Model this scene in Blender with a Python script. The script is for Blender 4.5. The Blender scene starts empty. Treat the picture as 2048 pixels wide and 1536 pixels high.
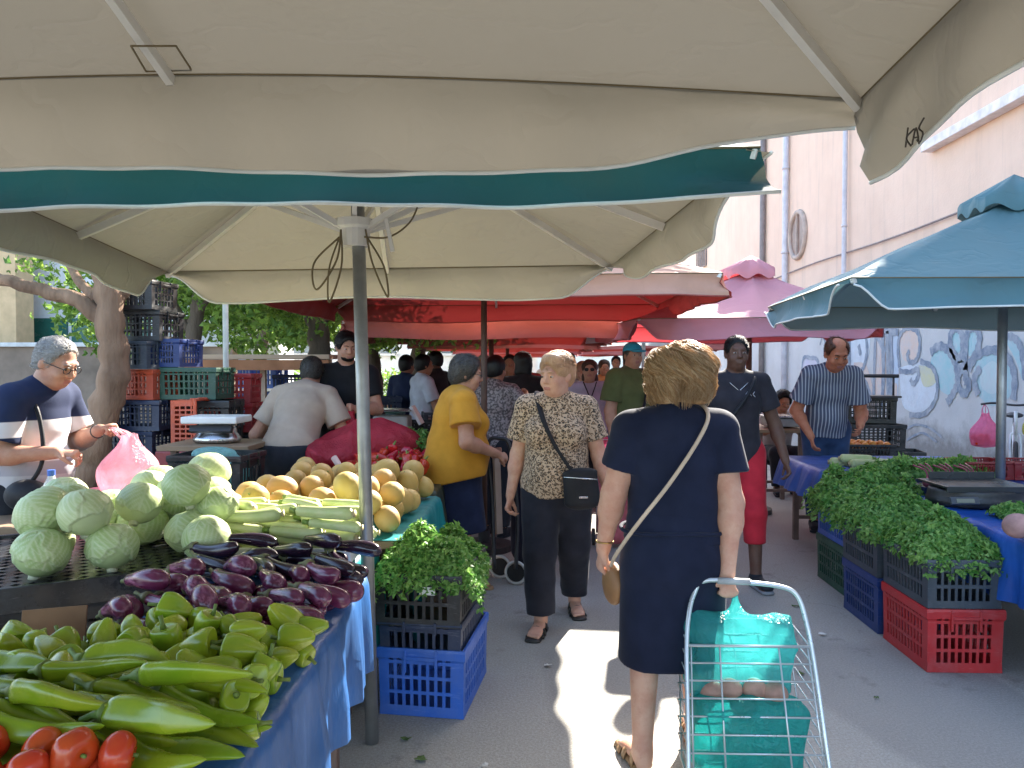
import bpy, bmesh, math, random
import numpy as np
from mathutils import Vector, Matrix
random.seed(7); np.random.seed(7)
SC = bpy.context.scene
COL = SC.collection
R = math.radians
V = lambda *a: np.array(a, dtype=float)

# ------------------------------------------------------------------ camera model
CAMZ = 1.54; FPX = 1540.0
_psi = math.atan(51/FPX); _th = math.atan(38/FPX)
CF = V(-math.sin(_psi)*math.cos(_th), math.cos(_psi)*math.cos(_th), -math.sin(_th))
CR = V(math.cos(_psi), math.sin(_psi), 0)
CU = np.cross(CR, CF)
def P(px, py, Y):
    """real place of what shows at photo pixel px,py and stands Y metres down the street"""
    d = CF + (px-1024)/FPX*CR - (py-768)/FPX*CU
    return V(0, 0, CAMZ) + d*(Y/d[1])
def G(px, py):
    """ground point under a pixel"""
    d = CF + (px-1024)/FPX*CR - (py-768)/FPX*CU
    return V(0, 0, CAMZ) + d*(-CAMZ/d[2])

cam = bpy.data.cameras.new('camera'); camo = bpy.data.objects.new('camera', cam); COL.objects.link(camo)
cam.sensor_width = 36; cam.lens = 36*FPX/2048; cam.clip_start = .05; cam.clip_end = 500
camo.location = (0, 0, CAMZ); camo.rotation_euler = (R(90)-_th, 0, _psi)
SC.camera = camo

# ------------------------------------------------------------------ objects
ORG = {}
def tag(o, label=None, cat=None, group=None, kind=None):
    if label: o['label'] = label
    if cat: o['category'] = cat
    if group: o['group'] = group
    if kind: o['kind'] = kind
    return o
def empty(name, loc=(0, 0, 0), label=None, cat=None, group=None):
    o = bpy.data.objects.new(name, None); COL.objects.link(o); o.location = tuple(loc)
    o.empty_display_size = .1
    ORG[o.name] = V(*loc); return tag(o, label, cat, group)
def mesh_obj(name, verts, faces, mats, parent=None, smooth=True, midx=None, attrs=None):
    verts = np.asarray(verts, dtype=np.float64).reshape(-1, 3)
    org = ORG[parent.name] if parent else V(0, 0, 0)
    me = bpy.data.meshes.new(name)
    if isinstance(faces, np.ndarray):
        fl = faces.astype(np.int32)
        me.vertices.add(len(verts)); me.vertices.foreach_set('co', (verts-org).astype(np.float32).ravel())
        k = fl.shape[1]
        me.loops.add(fl.size); me.loops.foreach_set('vertex_index', fl.ravel())
        me.polygons.add(len(fl)); me.polygons.foreach_set('loop_start', np.arange(0, fl.size, k, dtype=np.int32))
        me.polygons.foreach_set('loop_total', np.full(len(fl), k, dtype=np.int32))
    else:
        me.from_pydata((verts-org).tolist(), [], [list(f) for f in faces])
    if not isinstance(mats, (list, tuple)): mats = [mats]
    for m in mats: me.materials.append(m)
    if midx is not None: me.polygons.foreach_set('material_index', np.asarray(midx, dtype=np.int32))
    me.polygons.foreach_set('use_smooth', np.full(len(me.polygons), smooth))
    if attrs:
        for an, av in attrs.items():
            at = me.attributes.new(an, 'FLOAT', 'POINT'); at.data.foreach_set('value', np.asarray(av, dtype=np.float32))
    me.update(calc_edges=True); me.validate()
    o = bpy.data.objects.new(name, me); COL.objects.link(o)
    if parent: o.parent = parent
    ORG[o.name] = org.copy(); return o
def copy_tree(o, parent=None):
    c = o.copy(); COL.objects.link(c)
    if parent: c.parent = parent
    ORG[c.name] = V(*c.location)
    for ch in list(o.children): copy_tree(ch, c)
    return c

class MB:
    """collects pieces of ONE part"""
    def __init__(s): s.v = []; s.f = []; s.m = []
    def add(s, v, f, m=0):
        n = len(s.v); s.v += [tuple(p) for p in v]; s.f += [[i+n for i in q] for q in f]; s.m += [m]*len(f); return s
    def box(s, c, d, rot=None, m=0):
        x, y, z = (V(*d)/2)
        v = np.array([[i*x, j*y, k*z] for i in (-1, 1) for j in (-1, 1) for k in (-1, 1)])
        if rot is not None: v = v @ np.array(rot).T
        v = v + V(*c)
        return s.add(v, [[0, 1, 3, 2], [4, 6, 7, 5], [0, 4, 5, 1], [2, 3, 7, 6], [0, 2, 6, 4], [1, 5, 7, 3]], m)
    def beam(s, a, b, w, h, m=0, up=(0, 0, 1)):
        a = V(*a); b = V(*b); d = b-a; L = np.linalg.norm(d); d = d/L
        u = np.cross(V(*up), d); 
        if np.linalg.norm(u) < 1e-4: u = np.cross(V(1, 0, 0), d)
        u /= np.linalg.norm(u); w2 = np.cross(d, u)
        return s.box((a+b)/2, (w, L, h), np.stack([u, d, w2], 1), m)
    def tube(s, pts, r, n=8, m=0, cap=True, closed=False):
        pts = [V(*p) for p in pts]; k = len(pts)
        rs = [r]*k if np.isscalar(r) else list(r)
        T = []
        for i in range(k):
            if closed: t = pts[(i+1) % k]-pts[i-1]
            else: t = pts[min(i+1, k-1)]-pts[max(i-1, 0)]
            T.append(t/(np.linalg.norm(t)+1e-9))
        u = np.cross(T[0], V(0, 0, 1))
        if np.linalg.norm(u) < 1e-3: u = np.cross(T[0], V(1, 0, 0))
        v = []
        for i in range(k):
            u = u-T[i]*np.dot(u, T[i]); u /= np.linalg.norm(u); w = np.cross(T[i], u)
            for j in range(n):
                a = 2*math.pi*j/n; v.append(pts[i]+rs[i]*(math.cos(a)*u+math.sin(a)*w))
        f = [[i*n+j, i*n+(j+1) % n, (i+1)*n+(j+1) % n, (i+1)*n+j] for i in range(k-1) for j in range(n)]
        if closed: f += [[(k-1)*n+j, (k-1)*n+(j+1) % n, (j+1) % n, j] for j in range(n)]
        elif cap: f += [list(range(n))[::-1], list(range((k-1)*n, k*n))]
        return s.add(v, f, m)
    def lathe(s, prof, c=(0, 0, 0), n=24, m=0, axis=None):
        """prof: (r,z) list from bottom to top"""
        v = []; 
        for r, z in prof:
            for j in range(n):
                a = 2*math.pi*j/n; v.append(V(r*math.cos(a), r*math.sin(a), z))
        v = np.array(v)
        if axis is not None:
            q = Vector((0, 0, 1)).rotation_difference(Vector(axis)).to_matrix(); v = v @ np.array(q).T
        v = v+V(*c); k = len(prof)
        f = [[i*n+j, i*n+(j+1) % n, (i+1)*n+(j+1) % n, (i+1)*n+j] for i in range(k-1) for j in range(n)]
        f += [list(range(n))[::-1], list(range((k-1)*n, k*n))]
        return s.add(v, f, m)
    def ell(s, c, r, n=12, m=0, rot=None):
        v = []; k = n//2+1
        for i in range(k):
            t = math.pi*i/(k-1)
            for j in range(n):
                a = 2*math.pi*j/n; v.append(V(r[0]*math.sin(t)*math.cos(a), r[1]*math.sin(t)*math.sin(a), -r[2]*math.cos(t)))
        v = np.array(v)
        if rot is not None: v = v @ np.array(rot).T
        f = [[i*n+j, i*n+(j+1) % n, (i+1)*n+(j+1) % n, (i+1)*n+j] for i in range(k-1) for j in range(n)]
        return s.add(v+V(*c), f, m)
    def grid(s, fn, nu, nv, m=0):
        v = [fn(i/nu, j/nv) for j in range(nv+1) for i in range(nu+1)]; w = nu+1
        return s.add(v, [[j*w+i, j*w+i+1, (j+1)*w+i+1, (j+1)*w+i] for j in range(nv) for i in range(nu)], m)
    def build(s, name, mats, parent=None, smooth=False, bevel=0, solid=0):
        o = mesh_obj(name, s.v, s.f, mats, parent, smooth, s.m)
        if bevel:
            b = o.modifiers.new('bevel', 'BEVEL'); b.width = bevel; b.segments = 2; b.limit_method = 'ANGLE'
        if solid:
            b = o.modifiers.new('solid', 'SOLIDIFY'); b.thickness = solid; b.offset = 0
        return o

def rotz(a): return np.array([[math.cos(a), -math.sin(a), 0], [math.sin(a), math.cos(a), 0], [0, 0, 1]])
def rotx(a): return np.array([[1, 0, 0], [0, math.cos(a), -math.sin(a)], [0, math.sin(a), math.cos(a)]])
def roty(a): return np.array([[math.cos(a), 0, math.sin(a)], [0, 1, 0], [-math.sin(a), 0, math.cos(a)]])
def sstep(a, b, x):
    t = np.clip((x-a)/(b-a), 0, 1); return t*t*(3-2*t)
def spline(pts, n):
    pts = [V(*p) for p in pts]; out = []; k = len(pts)
    for i in range(k-1):
        p0 = pts[max(i-1, 0)]; p1 = pts[i]; p2 = pts[i+1]; p3 = pts[min(i+2, k-1)]
        for j in range(n):
            t = j/n
            out.append(.5*((2*p1)+(-p0+p2)*t+(2*p0-5*p1+4*p2-p3)*t*t+(-p0+3*p1-3*p2+p3)*t**3))
    out.append(pts[-1]); return out
def wob(p, f, seed, n=4):
    """smooth pseudo noise of points, about -1..1"""
    rng = np.random.RandomState(seed); p = np.asarray(p); o = np.zeros(p.shape[:-1])
    for i in range(n):
        k = rng.normal(size=3); k = k/np.linalg.norm(k)*f*(.6+.9*rng.rand())
        o = o+np.sin(p @ k+rng.rand()*6.28+1.3*np.sin(p @ rng.normal(size=3)*f*.35+rng.rand()*6))
    return o/n

# ------------------------------------------------------------------ materials
def new_mat(name):
    m = bpy.data.materials.new(name); m.use_nodes = True
    nt = m.node_tree; b = nt.nodes['Principled BSDF']; return m, nt, b
def N(nt, t, **kw):
    n = nt.nodes.new(t)
    for k, v in kw.items():
        if k in n.inputs: n.inputs[k].default_value = v
        else: setattr(n, k, v)
    return n
def c4(c): return (c[0], c[1], c[2], 1)
def mixc(nt, fac, a, b, blend='MIX'):
    n = nt.nodes.new('ShaderNodeMix'); n.data_type = 'RGBA'; n.blend_type = blend
    for sock, val in ((n.inputs[0], fac), (n.inputs[6], a), (n.inputs[7], b)):
        if hasattr(val, 'is_output'): nt.links.new(val, sock)
        else: sock.default_value = val if np.isscalar(val) else c4(val)
    return n.outputs[2]
def ramp(nt, fac, lo, hi):
    n = nt.nodes.new('ShaderNodeMapRange'); n.clamp = True
    n.inputs[1].default_value = lo; n.inputs[2].default_value = hi
    nt.links.new(fac, n.inputs[0]); return n.outputs[0]
def math_(nt, op, a, b=None):
    n = nt.nodes.new('ShaderNodeMath'); n.operation = op
    for s, x in zip(n.inputs, (a, b)):
        if x is None: continue
        if hasattr(x, 'is_output'): nt.links.new(x, s)
        else: s.default_value = x
    return n.outputs[0]
def obj_co(nt, scale=(1, 1, 1)):
    t = N(nt, 'ShaderNodeTexCoord'); mp = N(nt, 'ShaderNodeMapping'); mp.inputs['Scale'].default_value = scale
    nt.links.new(t.outputs['Object'], mp.inputs['Vector']); return mp.outputs['Vector']
def noise(nt, co, scale, detail=4, rough=.55):
    n = N(nt, 'ShaderNodeTexNoise', Scale=scale, Detail=detail, Roughness=rough)
    if co is not None: nt.links.new(co, n.inputs['Vector'])
    return n.outputs['Fac']
def bump(nt, b, h, strength=.3, dist=.01):
    n = N(nt, 'ShaderNodeBump', Strength=strength, Distance=dist)
    nt.links.new(h, n.inputs['Height']); nt.links.new(n.outputs['Normal'], b.inputs['Normal'])
_M = {}
def mat(name, col, rough=.6, var=.25, vs=6, bs=60, bd=.002, bstr=.25, metal=0, spec=.5, tint=None, rnd=0, sss=0, coat=0, stretch=(1, 1, 1)):
    """surface with blotchy colour variation, fine bump and uneven gloss"""
    if name in _M: return _M[name]
    m, nt, b = new_mat(name); co = obj_co(nt, stretch)
    n1 = noise(nt, co, vs, 5); f = ramp(nt, n1, .3, .7)
    c2 = tint if tint is not None else tuple(x*(1-var) for x in col)
    c = mixc(nt, f, tuple(min(1, x*(1+var*.35)) for x in col), c2)
    if rnd:
        oi = N(nt, 'ShaderNodeObjectInfo'); hs = N(nt, 'ShaderNodeHueSaturation')
        nt.links.new(c, hs.inputs['Color'])
        nt.links.new(math_(nt, 'ADD', math_(nt, 'MULTIPLY', oi.outputs['Random'], rnd), 1-rnd*.55), hs.inputs['Value'])
        r2 = math_(nt, 'FRACT', math_(nt, 'MULTIPLY', oi.outputs['Random'], 17.3))
        nt.links.new(math_(nt, 'ADD', math_(nt, 'MULTIPLY', r2, rnd*.09), .5-rnd*.045), hs.inputs['Hue'])
        c = hs.outputs['Color']
    nt.links.new(c, b.inputs['Base Color'])
    n2 = noise(nt, co, bs, 3)
    rr = math_(nt, 'ADD', math_(nt, 'MULTIPLY', n1, .3), rough-.15); nt.links.new(rr, b.inputs['Roughness'])
    b.inputs['Metallic'].default_value = metal; b.inputs['Specular IOR Level'].default_value = spec
    if sss:
        b.inputs['Subsurface Weight'].default_value = sss; b.inputs['Subsurface Radius'].default_value = (1, .35, .2); b.inputs['Subsurface Scale'].default_value = .012
    if coat: b.inputs['Coat Weight'].default_value = coat; b.inputs['Coat Roughness'].default_value = .15
    bump(nt, b, n2, bstr, bd); _M[name] = m; return m
def cloth_mat(name, outer, inner, trans=.3, wrinkle=6, trcol=None, dirt=.25, rough=.75):
    """fabric with two faces that lets some light through"""
    if name in _M: return _M[name]
    m, nt, b = new_mat(name); co = obj_co(nt)
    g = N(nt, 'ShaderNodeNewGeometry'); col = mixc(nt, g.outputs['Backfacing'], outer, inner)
    d = math_(nt, 'ADD', math_(nt, 'MULTIPLY', ramp(nt, noise(nt, co, 2.2, 6, .6), .35, .75), .6), math_(nt, 'MULTIPLY', ramp(nt, noise(nt, obj_co(nt, (3, 3, .7)), 1.3, 6, .7), .5, .8), .9))
    col = mixc(nt, math_(nt, 'MULTIPLY', d, dirt), col, (.16, .12, .08), 'MIX')
    nt.links.new(col, b.inputs['Base Color']); b.inputs['Roughness'].default_value = rough
    b.inputs['Specular IOR Level'].default_value = .25
    weave = noise(nt, co, 400, 2); wr = noise(nt, co, wrinkle, 3)
    cre = math_(nt, 'ABSOLUTE', math_(nt, 'SUBTRACT', noise(nt, obj_co(nt, (1, 1.7, 1)), wrinkle*.9, 3, .5), .5)); bump(nt, b, math_(nt, 'SUBTRACT', math_(nt, 'ADD', math_(nt, 'MULTIPLY', weave, .06), wr), math_(nt, 'MULTIPLY', ramp(nt, cre, .05, .0), .35)), .38, .018)
    tr = N(nt, 'ShaderNodeBsdfTranslucent'); 
    if trcol is None: nt.links.new(col, tr.inputs['Color'])
    else: tr.inputs['Color'].default_value = c4(trcol)
    mx = N(nt, 'ShaderNodeMixShader'); mx.inputs[0].default_value = trans
    nt.links.new(b.outputs[0], mx.inputs[1]); nt.links.new(tr.outputs[0], mx.inputs[2])
    nt.links.new(mx.outputs[0], nt.nodes['Material Output'].inputs['Surface']); _M[name] = m; return m
def film_mat(name, col, alpha=.55, trans=.45, rough=.25):
    """thin plastic bag: partly clear, crinkled"""
    if name in _M: return _M[name]
    m, nt, b = new_mat(name); co = obj_co(nt)
    b.inputs['Base Color'].default_value = c4(col); b.inputs['Roughness'].default_value = rough
    w = N(nt, 'ShaderNodeTexVoronoi', Scale=11.0); w.feature = 'DISTANCE_TO_EDGE'
    nz = N(nt, 'ShaderNodeTexNoise', Scale=7.0, Detail=4.0); nt.links.new(co, nz.inputs['Vector'])
    mv = N(nt, 'ShaderNodeVectorMath', operation='ADD'); nt.links.new(co, mv.inputs[0]); nt.links.new(nz.outputs['Color'], mv.inputs[1])
    nt.links.new(mv.outputs[0], w.inputs['Vector']); bump(nt, b, w.outputs[0], .6, .03)
    tl = N(nt, 'ShaderNodeBsdfTranslucent'); tl.inputs['Color'].default_value = c4(col)
    m1 = N(nt, 'ShaderNodeMixShader'); m1.inputs[0].default_value = trans
    nt.links.new(b.outputs[0], m1.inputs[1]); nt.links.new(tl.outputs[0], m1.inputs[2])
    tp = N(nt, 'ShaderNodeBsdfTransparent'); tp.inputs['Color'].default_value = c4(tuple(.5+.5*x for x in col))
    m2 = N(nt, 'ShaderNodeMixShader')
    fz = math_(nt, 'ADD', math_(nt, 'MULTIPLY', ramp(nt, nz.outputs['Fac'], .3, .7), .35), alpha-.17); nt.links.new(fz, m2.inputs[0])
    nt.links.new(tp.outputs[0], m2.inputs[1]); nt.links.new(m1.outputs[0], m2.inputs[2])
    nt.links.new(m2.outputs[0], nt.nodes['Material Output'].inputs['Surface']); _M[name] = m; return m

# ------------------------------------------------------------------ implicit surfaces (numpy) -> mesh
class Field:
    def __init__(s, lo, hi, h):
        s.lo = V(*lo); s.h = h; s.n = (np.ceil((V(*hi)-s.lo)/h)).astype(int)+1
        s.d = np.full(tuple(s.n), 9.0, dtype=np.float32)
    def _win(s, lo, hi, pad):
        a = np.clip(np.floor((lo-pad-s.lo)/s.h).astype(int), 0, s.n-1); b = np.clip(np.ceil((hi+pad-s.lo)/s.h).astype(int)+1, 1, s.n)
        if np.any(b <= a): return None, None
        ax = [s.lo[i]+s.h*np.arange(a[i], b[i]) for i in range(3)]
        g = np.stack(np.meshgrid(*ax, indexing='ij'), -1)
        return tuple(slice(a[i], b[i]) for i in range(3)), g
    def put(s, lo, hi, fn, k, op='add'):
        w, g = s._win(lo, hi, k+3*s.h)
        if w is None: return s
        p = fn(g).astype(np.float32); d = s.d[w]
        if op == 'add':
            if k > 0:
                hh = np.clip(.5+.5*(d-p)/k, 0, 1); s.d[w] = d*(1-hh)+p*hh-k*hh*(1-hh)
            else: s.d[w] = np.minimum(d, p)
        else:
            if k > 0:
                hh = np.clip(.5-.5*(d+p)/k, 0, 1); s.d[w] = d*(1-hh)+(-p)*hh+k*hh*(1-hh)
            else: s.d[w] = np.maximum(d, -p)
        return s
    def ell(s, c, r, k=.02, rot=None, op='add'):
        c = V(*c); r = V(*r) if not np.isscalar(r) else V(r, r, r); M = np.eye(3) if rot is None else np.asarray(rot); e = np.max(r)
        def fn(g):
            q = (g-c) @ M; k0 = np.sqrt(((q/r)**2).sum(-1)); k1 = np.sqrt(((q/(r*r))**2).sum(-1))+1e-6
            return k0*(k0-1)/k1
        return s.put(c-e, c+e, fn, k, op)
    def cone(s, a, b, ra, rb, k=.02, op='add'):
        a = V(*a); b = V(*b); ab = b-a; L2 = ab @ ab+1e-9; e = max(ra, rb)
        def fn(g):
            q = g-a; t = np.clip((q @ ab)/L2, 0, 1); return np.sqrt(((q-t[..., None]*ab)**2).sum(-1))-(ra+(rb-ra)*t)
        return s.put(np.minimum(a, b)-e, np.maximum(a, b)+e, fn, k, op)
    def econe(s, a, b, ra, rb, u=(1, 0, 0), k=.03, op='add'):
        """tapered limb of elliptic section; ra, rb = (half width along u, half depth)"""
        a = V(*a); b = V(*b); ax = b-a; L = np.linalg.norm(ax); ax = ax/L; u = V(*u); u = u-ax*(u @ ax); u /= np.linalg.norm(u); v = np.cross(ax, u)
        ra = V(*ra); rb = V(*rb); e = max(ra.max(), rb.max())
        def fn(g):
            q = g-a; t = q @ ax; tc = np.clip(t/L, 0, 1); rx = ra[0]+(rb[0]-ra[0])*tc; ry = ra[1]+(rb[1]-ra[1])*tc
            w = t-tc*L; rm = np.minimum(rx, ry)
            return (np.sqrt(((q @ u)/rx)**2+((q @ v)/ry)**2+(w/rm)**2)-1)*rm
        return s.put(np.minimum(a, b)-e, np.maximum(a, b)+e, fn, k, op)
    def rbox(s, c, hf, r, k=.02, rot=None, op='add'):
        c = V(*c); hf = V(*hf); M = np.eye(3) if rot is None else np.asarray(rot); e = np.linalg.norm(hf)+r
        def fn(g):
            q = np.abs((g-c) @ M)-hf; return np.sqrt((np.maximum(q, 0)**2).sum(-1))+np.minimum(q.max(-1), 0)-r
        return s.put(c-e, c+e, fn, k, op)
    def crumple(s, amp, f, seed, stretch=(1, 1, 1)):
        """sharp creases as in thin plastic film"""
        m = np.abs(s.d) < amp*2+3*s.h; idx = np.argwhere(m)
        if len(idx):
            p = (s.lo+idx*s.h)*V(*stretch); p = p+.03*np.stack([wob(p, f*.7, seed+i) for i in range(3)], -1)
            s.d[m] += (amp*(2*np.abs(wob(p, f, seed, 3))**.7-.8)+amp*.5*(2*np.abs(wob(p, f*2.3, seed+9, 3))**.7-.8)).astype(np.float32)
        return s
    def cut(s, p, n):
        """keep the side that n points away from"""
        n = V(*n); n = n/np.linalg.norm(n); p = V(*p)
        ax = [s.lo[i]+s.h*np.arange(s.n[i]) for i in range(3)]
        d = (ax[0][:, None, None]-p[0])*n[0]+(ax[1][None, :, None]-p[1])*n[1]+(ax[2][None, None, :]-p[2])*n[2]
        s.d = np.maximum(s.d, d.astype(np.float32)); return s
    def merge(s, o): s.d = np.minimum(s.d, o.d); return s
    def blank(s):
        o = Field.__new__(Field); o.lo = s.lo; o.h = s.h; o.n = s.n; o.d = np.full(tuple(s.n), 9.0, dtype=np.float32); return o
    def rough(s, amp, f, seed, stretch=(1, 1, 1)):
        m = np.abs(s.d) < amp*2+3*s.h; idx = np.argwhere(m)
        if len(idx): s.d[m] += (amp*wob((s.lo+idx*s.h)*V(*stretch), f, seed, 6)).astype(np.float32)
        return s
    def mesh(s):
        d = np.pad(s.d, 1, constant_values=9.0); ins = d < 0
        X, Y, Z = d.shape
        cnt = np.zeros((X-1, Y-1, Z-1), np.int8)
        for i in (0, 1):
            for j in (0, 1):
                for k in (0, 1): cnt += ins[i:X-1+i, j:Y-1+j, k:Z-1+k]
        act = (cnt > 0) & (cnt < 8); idx = np.argwhere(act)
        if not len(idx): return np.zeros((0, 3)), np.zeros((0, 4), int)
        vid = np.full(act.shape, -1, np.int64); vid[act] = np.arange(len(idx))
        acc = np.zeros((len(idx), 3)); num = np.zeros(len(idx))
        cor = [(i, j, k) for i in (0, 1) for j in (0, 1) for k in (0, 1)]
        val = {c: d[idx[:, 0]+c[0], idx[:, 1]+c[1], idx[:, 2]+c[2]].astype(float) for c in cor}
        for c in cor:
            for a in range(3):
                if c[a]: continue
                e = list(c); e[a] = 1; e = tuple(e); va, vb = val[c], val[e]; m = (va < 0) != (vb < 0)
                t = np.where(m, va/np.where(m, va-vb, 1), 0); pt = np.tile(np.array(c, float), (len(idx), 1)); pt[:, a] += t
                acc[m] += pt[m]; num[m] += 1
        v = (idx+acc/num[:, None]-1)*s.h+s.lo
        F = []
        for a in range(3):
            b, c = (a+1) % 3, (a+2) % 3
            sl0 = [slice(1, -1)]*3; sl1 = [slice(1, -1)]*3
            sl0[a] = slice(0, -1); sl1[a] = slice(1, None)
            A = ins[tuple(sl0)]; B = ins[tuple(sl1)]
            e = np.argwhere(A != B); fl = A[A != B]
            off = np.array([1, 1, 1]); off[a] = 0; e = e+off
            def g(db, dc):
                q = e.copy(); q[:, b] += db; q[:, c] += dc; return vid[q[:, 0], q[:, 1], q[:, 2]]
            q = np.stack([g(-1, -1), g(0, -1), g(0, 0), g(-1, 0)], 1)
            q[~fl] = q[~fl][:, ::-1]; F.append(q)
        return v, np.concatenate(F)
    def obj(s, name, mats, parent=None, midx_fn=None, smooth_it=1):
        v, f = s.mesh()
        for _ in range(smooth_it):
            p = np.concatenate([f[:, i] for i in range(4)]+[f[:, (i+1) % 4] for i in range(4)])
            q = np.concatenate([f[:, (i+1) % 4] for i in range(4)]+[f[:, i] for i in range(4)])
            n = np.maximum(np.bincount(p, minlength=len(v)), 1)
            v = v*.5+.5*np.stack([np.bincount(p, v[q, i], len(v)) for i in range(3)], 1)/n[:, None]
        mi = midx_fn(v[f].mean(1)) if midx_fn is not None else None
        return mesh_obj(name, v, f, mats, parent, True, mi)
# ------------------------------------------------------------------ light
SUN_AZ, SUN_EL = R(24), R(34)          # ahead of the camera and to its right-hand side
SDIR = V(math.sin(SUN_AZ)*math.cos(SUN_EL), math.cos(SUN_AZ)*math.cos(SUN_EL), math.sin(SUN_EL))
w = bpy.data.worlds.new('World'); SC.world = w; w.use_nodes = True
nt = w.node_tree; sky = N(nt, 'ShaderNodeTexSky'); sky.sky_type = 'NISHITA'; sky.sun_disc = False
sky.sun_elevation = SUN_EL; sky.sun_rotation = SUN_AZ; sky.air_density = 1.0; sky.dust_density = 2.0
nt.links.new(sky.outputs[0], nt.nodes['Background'].inputs[0]); nt.nodes['Background'].inputs[1].default_value = .15
sl = bpy.data.lights.new('sun', 'SUN'); slo = bpy.data.objects.new('sun', sl); COL.objects.link(slo)
sl.energy = 5.0; sl.angle = R(.5); sl.color = (1, .93, .82)
slo.rotation_euler = Vector(tuple(SDIR)).to_track_quat('Z', 'Y').to_euler(); slo.location = (3, 10, 14)
SC.view_settings.view_transform = 'Standard'; SC.view_settings.look = 'None'; SC.view_settings.gamma = 1
SC.view_settings.exposure = 2.3
SC.cycles.max_bounces = 8; SC.cycles.transparent_max_bounces = 16; SC.cycles.sample_clamp_indirect = 6

# ------------------------------------------------------------------ ground
def asphalt():
    m, nt, b = new_mat('asphalt'); co = obj_co(nt)
    big = ramp(nt, noise(nt, co, .9, 6, .6), .35, .7); fine = noise(nt, co, 90, 4, .7); spk = noise(nt, co, 260, 2, .6)
    c = mixc(nt, big, (.285, .268, .24), (.345, .326, .292))
    c = mixc(nt, ramp(nt, fine, .42, .62), c, (.4, .385, .35))
    c = mixc(nt, ramp(nt, spk, .6, .72), c, (.07, .07, .075))
    pt = ramp(nt, noise(nt, obj_co(nt, (.55, .22, 1)), 1.0, 2, .4), .52, .535); c = mixc(nt, math_(nt, 'MULTIPLY', pt, .28), c, (.13, .125, .12))
    st = ramp(nt, noise(nt, co, 3.3, 5, .7), .6, .74); c = mixc(nt, math_(nt, 'MULTIPLY', st, .6), c, (.1, .09, .08))
    vo = N(nt, 'ShaderNodeTexVoronoi', Scale=.32); vo.feature = 'DISTANCE_TO_EDGE'
    ad = N(nt, 'ShaderNodeVectorMath', operation='ADD'); nz = N(nt, 'ShaderNodeTexNoise', Scale=2.5, Detail=6.0); nt.links.new(co, nz.inputs['Vector'])
    nt.links.new(co, ad.inputs[0]); nt.links.new(nz.outputs['Color'], ad.inputs[1]); nt.links.new(ad.outputs[0], vo.inputs['Vector'])
    cr = ramp(nt, vo.outputs['Distance'], .004, .0); c = mixc(nt, math_(nt, 'MULTIPLY', cr, math_(nt, 'MULTIPLY', ramp(nt, noise(nt, co, .7, 3), .5, .62), .5)), c, (.04, .038, .036))
    nt.links.new(c, b.inputs['Base Color']); b.inputs['Roughness'].default_value = .85
    bump(nt, b, math_(nt, 'ADD', fine, math_(nt, 'MULTIPLY', spk, .6)), .55, .006); return m
MA = asphalt()
g = MB(); g.grid(lambda u, v: (-60+120*u, -8+100*v, .0), 2, 2)
tag(g.build('ground', MA), kind='structure')
m_conc = mat('concrete_pave', (.3, .285, .27), .85, .3, 3, 120, .004, .5)
# pavement under the trees, with a real kerb
k = MB(); k.box((-6.6, 20, .06), (6.4, 60, .12)); tag(k.build('pavement', m_conc, bevel=.01), kind='structure')

# ------------------------------------------------------------------ building along the alley
WX, WH = 6.0, 8.8
def wall_mat():
    m, nt, b = new_mat('wall_plaster'); co = obj_co(nt); g = N(nt, 'ShaderNodeNewGeometry'); sp = N(nt, 'ShaderNodeSeparateXYZ'); nt.links.new(g.outputs['Position'], sp.inputs[0])
    up = mixc(nt, ramp(nt, noise(nt, co, 1.1, 6, .65), .35, .7), (.8, .6, .47), (.72, .53, .41))
    streak = noise(nt, obj_co(nt, (1, 5, .35)), 1.2, 5, .6); up = mixc(nt, math_(nt, 'MULTIPLY', ramp(nt, streak, .52, .75), .35), up, (.45, .36, .31))
    lo = mixc(nt, ramp(nt, noise(nt, co, 1.6, 5, .6), .3, .7), (.6, .59, .59), (.52, .5, .49))
    e = math_(nt, 'ADD', sp.outputs[2], math_(nt, 'MULTIPLY', noise(nt, co, 2.2, 3), .16))
    c = mixc(nt, ramp(nt, e, 2.66, 2.7), lo, up)
    # bare, scuffed plaster low on the wall
    low = math_(nt, 'ADD', sp.outputs[2], math_(nt, 'MULTIPLY', noise(nt, co, 2.6, 6, .7), 1.1)); c = mixc(nt, math_(nt, 'MULTIPLY', ramp(nt, low, 1.25, .85), .8), c, (.2, .18, .165))
    nt.links.new(c, b.inputs['Base Color']); b.inputs['Roughness'].default_value = .9
    bump(nt, b, noise(nt, co, 22, 8, .7), .5, .01); return m
bld = empty('building', (WX, 20, 0), 'tall pink plastered building with graffiti along its foot, beside the alley', 'building')
MB().box((WX+.25, 19, WH/2), (.5, 46, WH)).build('wall', wall_mat(), bld)
m_pipe = mat('drain_pipe', (.62, .6, .64), .6, .2); m_dark = mat('dark_metal', (.05, .05, .055), .5, .2, metal=.3)
def wallpt(px, py):
    """point of the wall face (x = WX) under a photo pixel"""
    d = CF + (px-1024)/FPX*CR - (py-768)/FPX*CU
    return V(0, 0, CAMZ)+d*(WX/d[0])
for px, r, mm in ((1577, .07, m_pipe), (1697, .045, m_pipe), (1531, .075, mat('pipe_brown', (.25, .21, .2), .6))):
    q = wallpt(px, 560); t = MB().tube([(WX-.09, q[1], .0), (WX-.09, q[1], 3.2), (WX-.085, q[1], WH-.1)], r, 12)
    for z in (2.2, 4.2, 6.2, 8.2): t.tube([(WX-.09, q[1], z), (WX-.09, q[1], z+.05)], r*1.25, 12)
    t.build('drain_pipe', mm, bld, True)
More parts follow.
